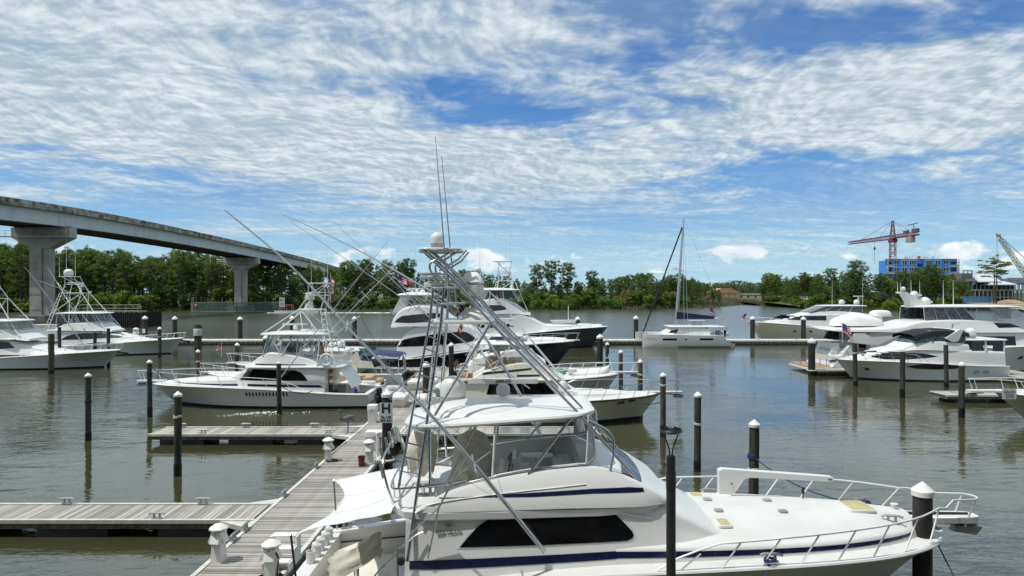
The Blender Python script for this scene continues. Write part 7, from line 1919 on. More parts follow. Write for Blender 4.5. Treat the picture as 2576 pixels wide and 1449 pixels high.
# ---------------------------------------------------------------- R1 cream sportfisher, R2 behind it
def z3(cx, cy): return ((1700 + cx / 2.862) / 1.4907, (1250 + cy / 2.862) / 1.4907)
def boat_r1():
    B = Boat('sportfishing_boat', 'cream-hulled sportfishing boat with black rub rail behind the foreground boat', 'motor boat', -5.3, 38.6, 1, GRP)
    B.hull(13.35, 2.2, [(0, .9), (.2, .98), (.4, 1.15), (.6, 1.3), (.8, 1.42), (1, 1.5)], PLAN, 1.15, 'gelcoat_cream', xc=2.4, rub_mat='black_paint', rub=.05, boot=(.05, .2), boot_mat='bottom_paint', deck_mat='nonskid', camber=.14, flare=1.6)
    h = B.loft('cabin', [(2.4, .9, 2.3, 1.8, 1.62), (4.5, 1.0, 2.42, 1.82, 1.62), (6.6, 1.1, 2.45, 1.78, 1.55), (7.6, 1.2, 2.3, 1.7, 1.42), (8.3, 1.2, 1.85, 1.6, 1.3), (8.8, 1.25, 1.55, 1.5, 1.2)], 'gelcoat_cream', .15, .05)
    B.patch('side_window', [B.p(*z3(*q), 1.72) for q in ((355, 655), (385, 548), (980, 535), (1085, 640), (1085, 655))], 'tinted', h, cols=24)
    fd = B.plate('flybridge_deck', 1.9, 7.4, 1.75, 2.36, .14, 'gelcoat_cream', None, .4)
    c = B.loft('flybridge_coaming', [(2.9, 2.46, 2.55, 1.7, 1.6), (3.4, 2.46, 2.85, 1.7, 1.5), (4.6, 2.46, 3.2, 1.68, 1.42), (5.8, 2.46, 3.35, 1.62, 1.36), (6.5, 2.46, 3.1, 1.56, 1.25), (7.2, 2.46, 2.75, 1.45, 1.1), (7.9, 2.4, 2.5, 1.2, .9)], 'gelcoat_cream', .1, .03, parent=fd)
    B.patch('navy_stripe', [(3.3, 2.80), (3.6, 2.86), (6.1, 3.08), (6.1, 2.98), (3.5, 2.72)], 'navy', c, cols=14, rows=1); B.patch('name_board', [(5.3, 2.62), (6.6, 2.62), (6.5, 2.72), (5.3, 2.72)], 'navy', c, cols=8, rows=1)
    m = MB(); lump(m, (3.9, 0, 2.9), (.9, 1.5, .7), random.Random(3), .05); B.part('seat_cover', m, 'vinyl_tan', c, 60); m = MB(); m.rbox((5.2, 0, 3.3), (.8, 1.9, .3), .08); B.part('console', m, 'vinyl_tan', c)
    seats(B, [(4.5, .45), (4.5, -.45)], 2.85, c, 'vinyl_tan'); m = MB(); m.rbox((2.5, -.9, 2.62), (.7, .7, .25), .1); B.part('cushion', m, 'vinyl_brown', c)
    m = MB(); m.tube(curve3([(3.0, 1.6, 3.0), (2.1, 1.55, 3.0), (1.95, 0, 3.0), (2.1, -1.55, 3.0), (3.0, -1.6, 3.0)], 5), .025, 6); [m.tube([(2.1, y, 2.45), (2.05, y, 3.0)], .02, 6) for y in (-1.5, -.75, 0, .75, 1.5)]; rl = B.part('bridge_rail', m, 'white_tube', fd)
    for i in range(5): B.rail('rod_holder', [(2.0, -1.3 + i * .5, 2.9), (1.85, -1.3 + i * .5, 3.35)], .035, 'bronze', rl)
    top = B.plate('canvas_top', 2.9, 6.1, 1.45, 4.3, .09, 'canvas_white', None, .4, camber=.06)
    legs(B, [((2.9, 1.6, 2.6), (3.0, 1.4, 4.3)), ((4.0, 1.5, 3.0), (3.2, 1.4, 4.3)), ((4.0, 1.5, 3.0), (5.0, 1.4, 4.3)), ((6.2, 1.4, 3.2), (5.9, 1.35, 4.3))], .025, 'white_tube')
    m = MB(); m.rbox((4.6, .6, 4.1), (.4, .5, .25), .05); B.part('electronics_box', m, 'gelcoat', top); B.dome((5.7, .3, 4.42), .22, .3, 'radar_dome')
    B.tower((7.6, 1.4, 2.7), (2.5, 1.6, 2.4), (3.6, 5.2, .6, 5.7), (3.6, 4.6, .5, 6.5), (3.4, 4.6, .5, 7.3), .03, pod=False)
    B.outrigger(B.q(1395, 1000, 1.9) if False else (6.0, -1.75, 2.0), B.q(735, 560, 2.6), .04)
    m = MB(); m.box((2.38, .3, 1.4), (.03, .8, 1.5)); B.part('cabin_door', m, 'tinted')
    m = MB(); m.rbox((.15, 0, .55), (.4, 2.0, .5), .1); B.part('transom_locker', m, 'black_paint')
    for px, py in ((1815, 762), (1938, 745)): x, z = B.p(*z3(px, py), 2.0); y = -B.hpt(x, z)[1]; m = MB(); m.box((x, y - .005, z), (.4, .05, .1), Euler((0, -.1, .12)).to_matrix()); B.part('portlight', m, 'black_paint')
    m = B.loft('foredeck_trunk', [(7.6, 1.3, 1.62, 1.5, 1.3), (9.5, 1.35, 1.62, 1.3, 1.1), (11, 1.4, 1.58, .9, .7), (12, 1.42, 1.52, .5, .3)], 'nonskid', .06, .06)
    q = MB(); q.rbox((9.9, .1, 1.7), (.55, .55, .06), .05); B.part('deck_hatch', q, 'gelcoat_cream', m)
    B.bow_rail(7.6, .62, .72, .12, 6, 14.6, .3, .018, 'steel'); B.pulpit(12.6, 14.65, 1.6, .22, .09, 'gelcoat_cream')
boat_r1()
def boat_r2():
    B = Boat('sportfishing_boat', 'grey-hulled boat with a white dinghy on its foredeck behind the cream boat', 'motor boat', -5.4, 46.0, 1, GRP)
    B.hull(12.3, 2.2, [(0, 1.0), (.2, 1.1), (.45, 1.35), (.65, 1.55), (.85, 1.68), (1, 1.76)], PLAN, 1.3, 'gelcoat_grey', xc=2.2, deck_mat='gelcoat', camber=.12, flare=1.9)
    h = B.loft('cabin', [(2.2, 1.0, 2.5, 1.8, 1.6), (5.4, 1.2, 2.6, 1.8, 1.55), (6.6, 1.3, 2.5, 1.7, 1.4), (7.5, 1.4, 2.0, 1.6, 1.2), (8.1, 1.5, 1.75, 1.5, 1.1)], 'gelcoat', .15, .05)
    B.patch('side_window', [(3.2, 1.9), (3.5, 2.35), (6.2, 2.35), (6.9, 2.0), (6.0, 1.9)], 'tinted', h)
    c = B.loft('flybridge', [(2.6, 2.5, 2.9, 1.6, 1.5), (4.2, 2.5, 3.3, 1.65, 1.5), (5.8, 2.5, 3.45, 1.55, 1.35), (6.6, 2.5, 3.05, 1.4, 1.1), (7.3, 2.4, 2.6, 1.2, .9)], 'gelcoat', .15, .05)
    glass_ring(B, 3.6, 6.0, 3.3, 4.2, 1.35, 1.3, .5, 2, 'teal_glass', name='windscreen_panel'); B.plate('hardtop', 3.0, 5.8, 1.35, 4.25, .1, 'gelcoat', None, .4)
    legs(B, [((3.0, 1.45, 2.9), (3.2, 1.25, 4.3)), ((5.0, 1.4, 3.3), (4.6, 1.3, 4.3))], .03)
    m = MB(); m.prism([(5.9, 3.3), (6.4, 3.35), (7.6, 1.9), (7.1, 1.8)], -.9, .9); B.part('windshield_cover', m, 'gelcoat', h, 20)
    m = MB(); lump(m, (8.2, .3, 1.66), (1.2, 1.3, .36), random.Random(2), .03); B.part('hatch_cover', m, 'canvas_teal', None, 60)
    m = MB(); rows = []
    for u, w, zz in ((0, .3, .05), (.08, .72, 0), (.4, .8, 0), (.7, .74, .02), (.9, .45, .1), (1, .12, .2)):
        rows.append([(8.9 + 2.7 * u, w * cos(a * pi / 8) * 1.0, 1.74 + zz + .34 * sin(a * pi / 8) ** .8) for a in range(9)])
    m.grid(curve_rows(rows)); td = B.part('dinghy', m, 'cap_white', None, 60); m = MB(); m.rbox((9.1, -.45, 1.95), (.6, .5, .2), .05); B.part('outboard', m, 'gelcoat_grey', td)
    B.bow_rail(6.8, .55, .68, .12, 6, 13.5, .25, .02, 'white_tube'); B.pulpit(11.6, 13.6, 1.86, .24, .1)
boat_r2()

# ---------------------------------------------------------------- small craft between the walkway and the blue-striped boat
def z2(cx, cy): return ((1200 + cx / 3.622) / 1.4907, (1250 + cy / 3.622) / 1.4907)
def boat_s2():
    B = Boat('cabin_cruiser', 'cream cabin cruiser with blue canvas canopy over its stern', 'motor boat', -8.6, 53.0, -1, GRP)
    B.hull(13.2, 2.05, [(0, 1.05), (.3, 1.1), (.6, 1.35), (.85, 1.6), (1, 1.7)], PLAN, 1.2, 'gelcoat', xc=3.4, deck_mat='gelcoat', camber=.1, transom_mat='navy_hull', sole=.5)
    h = B.loft('cabin', [(3.4, 1.0, 2.6, 1.75, 1.6), (5.5, 1.1, 2.65, 1.75, 1.55), (7.0, 1.2, 2.5, 1.65, 1.4), (8.2, 1.3, 1.95, 1.5, 1.2), (10.5, 1.4, 1.75, 1.1, .9), (12, 1.5, 1.66, .6, .4)], 'gelcoat_cream', .14, .06)
    B.patch('side_window', [B.p(*z2(*q), 1.6) for q in ((495, 210), (660, 215), (690, 350), (600, 365), (560, 350))], 'blind_teal', h); B.patch('side_window', [(5.4, 1.9), (5.6, 2.4), (7.0, 2.35), (7.6, 2.0)], 'tinted', h)
    m = MB(); m.prism([B.p(*z2(*q), 1.7) for q in ((425, 330), (500, 230), (560, 370), (700, 385), (740, 470), (520, 470))], 1.66, 1.72); B.part('side_bulwark', m, 'gelcoat_cream', h, 0)
    B.plate('hardtop', 3.3, 7.8, 1.75, 2.68, .14, 'gelcoat', None, .5, camber=.12)
    B.dome((4.9, .5, 2.95), .32, .55); B.dome((5.7, .2, 2.95), .24, .4); m = MB(); m.tube([(6.4, 0, 2.9), (6.4, 0, 3.4)], .05, 6); m.rbox((6.4, 0, 3.45), (.5, .9, .1), .04); B.part('radar_mast', m, 'gelcoat')
    m = MB(); rows = []
    for x, z in ((.2, 2.35), (.35, 2.5), (1.7, 2.66), (3.0, 2.62), (3.4, 2.5)): rows.append([(x, -1.6, z - .22), (x, -1.45, z - .05), (x, 0, z + .05), (x, 1.45, z - .05), (x, 1.6, z - .22)])
    m.grid(rows); cn = B.part('blue_canopy', m, 'canvas_blue', None, 40)
    m = MB(); rows = [[(x, 1.6, 2.2 - .0 * i), (x, 1.62, 2.0 + .12 * sin(i * 2.1))] for i, x in enumerate([.3 + i * .2 for i in range(16)])]; m.grid(rows); B.part('rolled_valance', m, 'canvas_blue', cn, 60)
    for x in (.3, 1.6): legs(B, [((x, 1.6, 1.1), (x, 1.55, 2.35))], .025)
    m = MB(); m.tube(curve3([(1.9, 1.75, 1.15), (1.9, 1.75, 1.6), (.5, 1.75, 1.55), (.2, 1.6, 1.5), (.2, -1.6, 1.5)], 4), .025, 6); B.part('stern_rail', m, 'steel'); m = MB(); m.rbox((1.2, -.4, .9), (1.4, 1.6, .5), .1); B.part('cockpit_seat', m, 'canvas')
    B.bow_rail(6.5, .6, .75, .1, 6, 13.9, .2, .02, 'white_tube'); B.pulpit(12.2, 13.9, 1.78)
boat_s2()
flag(at(1016, 915, 52.2), 1.0, .85, 'striped flag at the stern of the cream cruiser', radians(100), .7, 4, .4); flag(at(557, 878, 53), .6, .45, 'tiny striped flag at the bow of the cream cruiser', 3.0, .5, 9, .6)
def boat_s1():
    B = Boat('sport_cruiser', 'low white sport cruiser with tan sun lounge at the stern', 'motor boat', -9.6, 48.6, -1, GRP)
    B.hull(12.4, 1.9, [(0, .75), (.3, .95), (.6, 1.2), (.85, 1.4), (1, 1.48)], PLAN, 1.2, 'gelcoat', xc=4.2, deck_mat='gelcoat', camber=.16, sole=.4)
    h = B.loft('cabin', [(4.2, .9, 1.7, 1.5, 1.2), (6, 1.0, 1.95, 1.45, 1.15), (7.6, 1.1, 1.7, 1.3, 1.0), (9.5, 1.2, 1.5, .9, .7), (10.8, 1.3, 1.4, .5, .3)], 'gelcoat', .2, .1)
    B.patch('side_window', [(5, 1.35), (5.4, 1.65), (7.2, 1.55), (7.6, 1.35)], 'tinted', h)
    m = MB(); m.prism([(5.2, 1.75), (6.1, 1.75), (5.3, 2.4), (4.4, 2.4)], -1.15, 1.15); B.part('windscreen', m, 'teal_glass', h, 20)
    for (c, d) in (((2.3, .9, 1.15), (2.6, .7, .55)), ((.9, .3, 1.05), (.8, 1.9, .5)), ((.35, -.3, .8), (.7, 1.2, .45))):
        m = MB(); m.rbox(c, d, .12); B.part('lounge_cushion', m, 'vinyl_tan')
    m = MB(); m.rbox((-.5, 0, .32), (1.1, 3.0, .14), .08); B.part('swim_platform', m, 'gelcoat')
    m = MB(); m.tube(curve3([(3.6, 1.5, 1.0), (3.2, 1.5, 2.1), (3.0, 0, 2.3), (3.2, -1.5, 2.1), (3.6, -1.5, 1.0)], 5), .06, 8); B.part('radar_arch', m, 'gelcoat')
    B.bow_rail(5, .5, .65, .1, 6, 13.0, .2, .02, 'white_tube'); B.pulpit(11.5, 13.0, 1.55)
boat_s1()
def pwc():
    R = Boat('jet_ski', 'white jet ski shaped tender moored beside the blue-striped boat stern', 'jet ski', (775 / 3.622 + 1200) / 1.4907 * 0 - 8.9, 46.9, -1)
    R.hull(4.6, .75, [(0, .42), (.4, .5), (.8, .58), (1, .6)], PLAN, .5, 'gelcoat', boot=(.06, .12))
    R.loft('cowl', [(.3, .4, .55, .6, .4), (1.2, .45, .85, .6, .35), (2.4, .5, 1.15, .6, .35), (3.2, .5, .95, .55, .35), (4.1, .5, .66, .3, .2)], 'gelcoat', .15, .08); m = MB(); m.rbox((1.5, 0, 1.0), (1.4, .4, .2), .08); R.part('seat', m, 'vinyl_white'); R.rail('handlebar', [(2.5, .35, 1.35), (2.6, 0, 1.3), (2.5, -.35, 1.35)], .03, 'rubber')
pwc()
def rib(X, Y, rz, L, label, zoff=0.0):
    R = empty('inflatable_dinghy', (X, Y, zoff), rz, label, 'dinghy'); w = .62
    pts = curve3([(-L / 2, w, .3), (L * .1, w, .32), (L * .36, w * .75, .4), (L / 2, 0, .5), (L * .36, -w * .75, .4), (L * .1, -w, .32), (-L / 2, -w, .3)], 6)
    m = MB(); n = len(pts); m.tube(pts, [.1 + .11 * min(1, 6 * min(i, n - 1 - i) / n) for i in range(n)], 10); m.build('tube', 'hypalon', R, 60)
    m = MB(); m.prism([(-L / 2 + .1, .02), (L * .25, .02), (L * .42, .3), (-L / 2 + .1, .28)], -w * .8, w * .8); m.build('floor', 'gelcoat_grey', R, 20); m = MB(); m.box((0, 0, .42), (.3, w * 2, .05)); m.build('thwart', 'gelcoat', R)
    m = MB(); m.rbox((-L / 2 - .05, 0, .62), (.4, .32, .5), .1); m.box((-L / 2, 0, .2), (.12, .14, .6)); m.build('outboard', 'black_paint', R)
rib(-8.55, 45.6, 1.3, 2.6, 'grey inflatable dinghy with outboard beside the walkway', .12)
def raft():
    R = empty('life_raft_canister', (-5.0, 37.2, 1.0), .1, 'white life raft canister on the stern of the cream boat', 'canister')
    m = MB(); m.lathe([(0, -.62), (.28, -.6), (.33, -.5), (.33, -.03), (.35, 0), (.33, .03), (.33, .5), (.28, .6), (0, .62)], (0, 0, .36), 18, rot=Euler((0, pi / 2, 0)).to_matrix()); m.build('shell', 'cap_white', R, 40)
    for x in (-.3, .3): m = MB(); m.tube([(x, .35 * cos(a * pi / 8), .36 + .35 * sin(a * pi / 8)) for a in range(17)], .015, 5, False); m.build('strap', 'rope_black', R)
    m = MB(); m.box((0, 0, .0), (1.1, .6, .06)); m.build('cradle', 'black_paint', R)
raft()

# ---------------------------------------------------------------- catamaran on the long dock
def cat():
    k = 91 / F
    def c6(cx, cy): return ((2250 + cx / 2.898) / 1.4907, (900 + cy / 2.898) / 1.4907)
    B = Boat('sailing_catamaran', 'white sailing catamaran with tall mast and navy sail cover', 'catamaran', (1833 - CX) * 91 / F, 91.5, -1, None)
    L = 11.9; hs = []
    for yc in (2.6, -2.6):
        m = MB(); rows = []
        for t, w, zt in ((0, .55, .45), (.04, .62, .62), (.09, .68, 1.0), (.16, .72, 1.55), (.35, .75, 1.62), (.6, .72, 1.68), (.8, .58, 1.72), (.93, .3, 1.74), (1, .05, 1.72)):
            x = L * t; rows.append([(x - .0, yc + w * s * q, z) for s, q, z in ((1, .3, -.4), (1, .8, .05), (1, .95, .5), (1, 1, zt), (-1, 1, zt), (-1, .95, .5), (-1, .8, .05), (-1, .3, -.4))])
        m.grid(curve_rows(rows), True); m.f.append(tuple(range(8))); o = B.part('hull', m, 'gelcoat', None, 50); hs.append(o); bv = BVHTree.FromPolygons(m.v, m.f)
        q = MB(); q.grid([[(x, y * 1.0, z) for x, y, z in r] for r in []] or [[(L * t, yc + s, .1) for t in (.02, .5, .98)] for s in (-.6, .6)]); 
        if yc > 0:
            for (a, b, c0, c1) in ((686, 838, 1070, 1092), (922, 947, 1075, 1087), (1084, 1231, 1068, 1090)):
                B.patch('hull_window', [B.p(*c6(a, c1), 3.35), B.p(*c6(a, c0), 3.35), B.p(*c6(b, c0), 3.35), B.p(*c6(b, c1), 3.35)], 'tinted', o, sides=(1,), bvh=bv, cols=10)
        m = MB(); m.grid([[(x, y, z) for x, y, z in ((L * .05, yc + .68, .08), (L * .5, yc + .74, .08), (L * .97, yc + .1, .08))], [(L * .05, yc + .7, .2), (L * .5, yc + .76, .2), (L * .97, yc + .12, .2)]]); B.part('boot_stripe', m, 'bottom_paint', o)
    m = MB(); m.rbox((4.6, 0, 1.25), (7.0, 4.2, .7), .1); B.part('bridge_deck', m, 'gelcoat'); m = MB(); m.box((9.6, 0, 1.45), (3.4, 4.0, .04)); B.part('trampoline', m, 'rope_white')
    m = MB(); m.tube([(11.2, 2.6, 1.7), (11.3, 0, 1.75), (11.2, -2.6, 1.7)], .12, 8); B.part('cross_beam', m, 'aluminium')
    s = B.loft('saloon', [(3.0, 1.4, 2.5, 2.5, 2.2), (5.5, 1.4, 2.6, 2.5, 2.1), (7.4, 1.4, 2.5, 2.3, 1.8), (8.4, 1.4, 2.0, 2.1, 1.5), (9.0, 1.4, 1.65, 1.8, 1.2)], 'gelcoat', .25, .1)
    B.patch('saloon_window', [(7.0, 2.4), (8.0, 2.15), (8.35, 1.85), (7.3, 1.85)], 'tinted', s); B.patch('side_window', [(4.0, 1.7), (4.0, 2.25), (5.6, 2.25), (6.8, 1.7)], 'gelcoat_grey', s)
    B.plate('hardtop', .8, 8.2, 2.4, 2.58, .13, 'gelcoat', None, .7, camber=.1); legs(B, [((1.2, 2.2, 1.4), (1.2, 2.1, 2.6)), ((2.4, 2.2, 1.4), (2.4, 2.1, 2.6))], .06)
    glass_ring(B, 3.4, 5.2, 2.75, 3.4, .9, .85, .3, 2); B.plate('bimini', 3.2, 5.3, 1.0, 3.4, .08, 'gelcoat', None, .3)
    zt = EYE - (548 - HY) * k; xm, _ = B.p(1699, 820); xt, _ = B.p(1720, 548)
    m = MB(); m.tube([(xm, 0, 2.5), (xt, 0, zt)], [.17, .12], 10); ms = B.part('mast', m, 'aluminium'); m = MB(); m.tube([(xm - .3, 0, 3.75), (xm - 6.5, 0, 3.8)], .12, 8); B.part('boom', m, 'aluminium', ms)
    m = MB(); bx, bz = zip(*[B.p(*c6(*q)) for q in ((833, 780), (1238, 828), (1235, 858), (838, 860))]); m.prism(list(zip(bx, bz)), -.28, .28); B.part('sail_cover', m, 'canvas_navy', ms, 40)
    m = MB(); m.tube([(11.3, 0, 1.85), (xt + .2, 0, zt - 1.2)], .10, 8); B.part('furled_jib', m, 'canvas_navy', ms)
    m = MB(); sp = Vector((xm + (xt - xm) * .5, 0, 3 + (zt - 3) * .5))
    for sg in (1, -1):
        m.tube([(xm - 1.0, sg * 2.9, 1.7), (xt, 0, zt - .8)], .02, 4); m.tube([(xm - .5, sg * 2.9, 1.7), sp + Vector((-.2, sg * 1.2, 0)), (xt, 0, zt - 2)], .02, 4); m.tube([sp, sp + Vector((-.2, sg * 1.2, 0))], .05, 5)
    m.tube([(.6, 1.5, 3.2), (xt, 0, zt)], .015, 4); B.part('shroud', m, 'steel', ms)
    m = MB(); m.rbox((sp.x + .6, 0, sp.z + .3), (.5, .5, .25), .1); B.part('radar_dome', m, 'gelcoat', ms)
    m = MB(); m.tube([(.2, 1.6, 1.9), (1.0, 1.6, 2.9)], .06, 6); m.tube([(.2, -1.6, 1.9), (1.0, -1.6, 2.9)], .06, 6); B.part('davit', m, 'steel')
    m = MB(); [m.tube(curve3([(10.6 + .5 * i, s_ * 2.6, 1.7), (10.7 + .5 * i, s_ * 2.6, 2.4), (11.2, s_ * 2.4, 2.4), (11.3, s_ * 2.4, 1.7)], 4), .03, 5) for i in (0,) for s_ in (1, -1)]; B.part('bow_pulpit', m, 'steel')
    name_text(B, 'Vivere', .5, 'ink_pale', (10.9, 3.17, 1.22), (pi / 2, 0, pi), hs[0])
cat()
rib((1822 - CX) * 90 / F, 91.5, pi / 2, 3.4, 'grey inflatable dinghy hung on the stern of the catamaran', 1.35)
flag(at(1786, 790, 91), 1.2, 1.0, 'striped flag above the catamaran boom', .2, .45, 8)

# ---------------------------------------------------------------- yachts on the right
def c7(cx, cy): return ((2950 + cx / 2.0697) / 1.4907, (950 + cy / 2.0697) / 1.4907)
def c6(cx, cy): return ((2250 + cx / 2.898) / 1.4907, (900 + cy / 2.898) / 1.4907)
def boat_r5():
    B = Boat('motor_yacht', 'white flybridge motor yacht lying behind the long dock at right', 'motor yacht', 56.0, 101.5, -1, GRP)
    B.hull(21.6, 2.7, [(0, 1.3), (.3, 1.7), (.6, 2.3), (.85, 2.7), (1, 2.85)], PLAN, 1.9, 'gelcoat_cream', xc=2.5, deck_mat='gelcoat', flare=1.7, boot=(.1, .2))
    h = B.loft('deckhouse', [(2.8, 1.5, 3.75, 2.3, 2.1), (9, 1.9, 3.95, 2.3, 2.1), (13.6, 2.2, 3.95, 2.2, 1.9), (15.6, 2.3, 3.6, 2.0, 1.7), (17.2, 2.4, 3.05, 1.6, 1.2), (19, 2.6, 2.9, 1.0, .7)], 'gelcoat', .1, .1)
    B.patch('side_window', [B.p(*c6(*q), 2.2) for q in ((1955, 866), (2040, 822), (2240, 825), (2463, 825), (2463, 874), (2240, 872))], 'tinted', h, cols=24); B.patch('side_window', [(4, 2.7), (4, 3.4), (7.5, 3.4), (7.5, 2.7)], 'tinted', h)
    c = B.loft('flybridge', [(4.0, 3.6, 3.9, 2.1, 2.0), (7, 3.6, 4.3, 2.1, 1.9), (12, 3.6, 4.4, 2.0, 1.7), (14, 3.6, 4.05, 1.8, 1.4), (15.6, 3.5, 3.7, 1.5, 1.1)], 'gelcoat', .2, .05)
    glass_ring(B, 5.5, 13.2, 4.3, 5.15, 1.8, 1.7, 2.2, 4, 'grey_glass', name='bridge_window'); B.plate('hardtop', 4.6, 11.2, 1.8, 5.1, .16, 'gelcoat', None, .6, camber=.1)
    B.dome((5.8, .6, 5.35), .4, .75); B.dome((8.0, .6, 5.35), .4, .75); m = MB(); m.tube([(5.4, 0, 5.3), (5.2, 0, 6.6)], .12, 6); m.rbox((5.2, 0, 6.6), (1.4, .6, .12), .04); B.part('radar_mast', m, 'gelcoat'); B.whip((5.0, .8, 5.3), (5.0, .8, 9.6), .03); B.whip((9.5, .8, 5.3), (9.5, .8, 9.6), .03)
    m = MB(); lump(m, (2.0, 0, 3.6), (3.6, 2.0, .95), random.Random(4), .03); B.part('tender_cover', m, 'canvas_white', None, 60)
    for i in range(6):
        x = 4.5 + i * 2.2; y = B.hpt(x, 1.5)[1]; m = MB(); m.lathe([(0, -.01), (.26, -.01), (.26, .02), (0, .02)], (x, y + .01, 1.5), 14, 1, .55, Euler((pi / 2, 0, 0)).to_matrix()); B.part('portlight', m, 'black_paint')
    for x in (4.5, 9.0): m = MB(); m.lathe([(0, .4), (.3, .5), (.32, 1.0), (.3, 1.4), (0, 1.5)], (x, B.hpt(x, 1)[1] + .3, 0), 12); B.part('fender', m, 'black_paint')
    B.bow_rail(9, .5, .7, .12, 8, 21.9, .2, .03, 'white_tube')
boat_r5()
flag(at(1877, 800, 101), 1.0, .7, 'small striped flag at the bow of the yacht behind the dock', pi, .6, 9, .8)
def boat_r4():
    B = Boat('motor_yacht', 'biggest white motor yacht at right with raked mast, showing its stern', 'motor yacht', (2080 - CX) * 62 / F, 63.2, 1, GRP)
    B.hull(24, 2.9, [(0, 1.5), (.15, 1.7), (.4, 2.1), (.7, 2.4), (1, 2.6)], PLAN, 2.2, 'gelcoat', xc=0, deck_mat='gelcoat', boot=(.06, .14))
    m = MB(); m.rbox((-.9, 0, .5), (2.2, 5.2, .16), .3); pf = B.part('swim_platform', m, 'teak'); m = MB(); m.rbox((-.9, 0, .38), (2.3, 5.3, .14), .3); B.part('platform_base', m, 'gelcoat', pf)
    for x, y in ((-1.9, -2.4), (-1.9, 2.4), (-1.2, -2.5), (-.6, -2.5), (-1.9, 0)): B.rail('platform_post', [(x, y, .5), (x, y, 1.3)], .03, 'steel', pf)
    m = MB(); m.prism([(-.1, .6), (.9, .6), (.9, 2.6), (.5, 2.6)], -1.7, 1.7); tr = B.part('transom_garage', m, 'gelcoat', None, 20); name_text(B, 'Lady Pamela', .42, 'ink_pale', (.26, 0, 2.0), (pi / 2 - .29, 0, -pi / 2), tr)
    for sg in (1, -1): m = MB(); m.prism([(-.2, .55), (1.4, .55), (1.9, 2.4), (1.4, 2.5)], sg * 2.35 - .35, sg * 2.35 + .35); B.part('stern_stair', m, 'gelcoat', None, 20)
    h = B.loft('main_deckhouse', [(3.4, 1.5, 3.6, 2.2, 2.1), (8, 1.7, 3.7, 2.3, 2.1), (14, 2.0, 3.8, 2.3, 2.0), (17.5, 2.3, 3.7, 2.1, 1.8), (20, 2.5, 3.1, 1.7, 1.3)], 'gelcoat', .2, .05)
    for (a, b) in ((8.6, 10.2), (10.6, 11.3), (11.8, 16.5)): B.patch('side_window', [(a, 2.45), (a, 3.25), (b, 3.25), (b, 2.45)], 'tinted', h)
    B.front_patch('saloon_door', [(-1.5, 1.8), (-1.5, 3.4), (1.5, 3.4), (1.5, 1.8)], 'tinted', h, aft=True)
    m = MB(); m.rbox((2.3, 0, 2.3), (.7, 3.4, .5), .1); B.part('aft_sofa', m, 'vinyl_white')
    for sg in (1, -1):
        m = MB(); m.prism([B.p(*c7(*q), 2.5) for q in ((470, 690), (520, 620), (600, 620), (660, 650), (840, 640), (890, 630), (700, 715))], sg * 2.55 - .05, sg * 2.55 + .05); B.part('side_fashion_plate', m, 'gelcoat', None, 20)
        m = MB(); m.prism([B.p(*c7(*q), 2.4) for q in ((500, 640), (530, 615), (600, 612), (600, 700), (470, 690))], sg * 2.4 - .04, sg * 2.4 + .04); B.part('aft_screen', m, 'grey_glass', None, 20)
    u = B.loft('boat_deck', [(-.9, 3.90, 3.95, 1.2, 1.1), (.4, 3.72, 3.95, 2.4, 2.3), (4, 3.66, 3.98, 2.6, 2.5), (6.2, 3.6, 4.15, 2.55, 2.4), (8, 3.5, 4.6, 2.5, 2.2), (12, 3.6, 4.75, 2.4, 2.0), (16, 3.6, 4.6, 2.2, 1.7), (18.5, 3.6, 4.1, 1.8, 1.3)], 'gelcoat', .25, .05, bottom=True)
    B.patch('pilothouse_window', [(15.0, 4.0), (14.6, 4.45), (16.2, 4.4), (17.2, 4.05)], 'tinted', u)
    m = MB(); rows = []
    for uu, w, zt in ((0, .02, .1), (.02, .5, .5), (.08, .9, .8), (.3, 1.05, 1.25), (.45, 1.1, 1.4), (.7, .95, 1.1), (.92, .5, .7), (1, .03, .2)): rows.append([(.9 + 4.9 * uu, w * cos(a * pi / 8), 4.12 + zt * .85 * sin(a * pi / 8) ** .8) for a in range(9)])
    m.grid(curve_rows(rows)); td = B.part('tender_under_cover', m, 'canvas_white', None, 50); m = MB(); m.box((2.2, 0, 4.05), (.2, 1.2, .2)); m.box((4.4, 0, 4.05), (.2, 1.2, .2)); m.prism([(1.2, 4.14), (1.8, 3.98), (4.6, 3.98), (5.6, 4.14)], -.6, .6); B.part('tender_hull', m, 'gelcoat_grey', td, 30)
    glass_ring(B, 8.4, 13.0, 4.7, 5.8, 2.0, 1.85, 1.0, 4, 'grey_glass', name='bridge_window'); glass_ring(B, 13.2, 18.0, 4.7, 5.7, 1.9, 1.75, 1.2, 2)
    B.plate('hardtop', 8.2, 17.4, 2.1, 5.8, .16, 'gelcoat', None, .8, camber=.12)
    m = MB(); q = [B.p(*c7(*w_)) for w_ in ((885, 300), (910, 300), (1090, 405), (1090, 420), (940, 420), (935, 380))]; m.prism(q, -.5, .5); mast = B.part('raked_mast', m, 'gelcoat', None, 25)
    m = MB(); [m.tube([B.q(*c7(a[0], a[1]), l), B.q(*c7(a[2], a[3]), l)], .09, 6) for a, l in (((850, 305, 940, 310), 0), ((930, 325, 1045, 325), .2), ((1005, 375, 1130, 378), .2))]; B.part('spreader', m, 'gelcoat', mast)
    p = B.q(*c7(990, 355)); B.dome(tuple(p), .35, .75); p = B.q(*c7(1070, 415)); B.dome(tuple(p), .5, .9); p = B.q(*c7(905, 292)); B.dome(tuple(p), .2, .4)
    for a, b in (((862, 300), 220), ((885, 300), 225), ((967, 320), 210), ((1034, 375), 210), ((1217, 415), 208), ((1294, 420), 208)): B.whip(B.q(*c7(*a)), B.q(*c7(a[0] - 2, b)), .035)
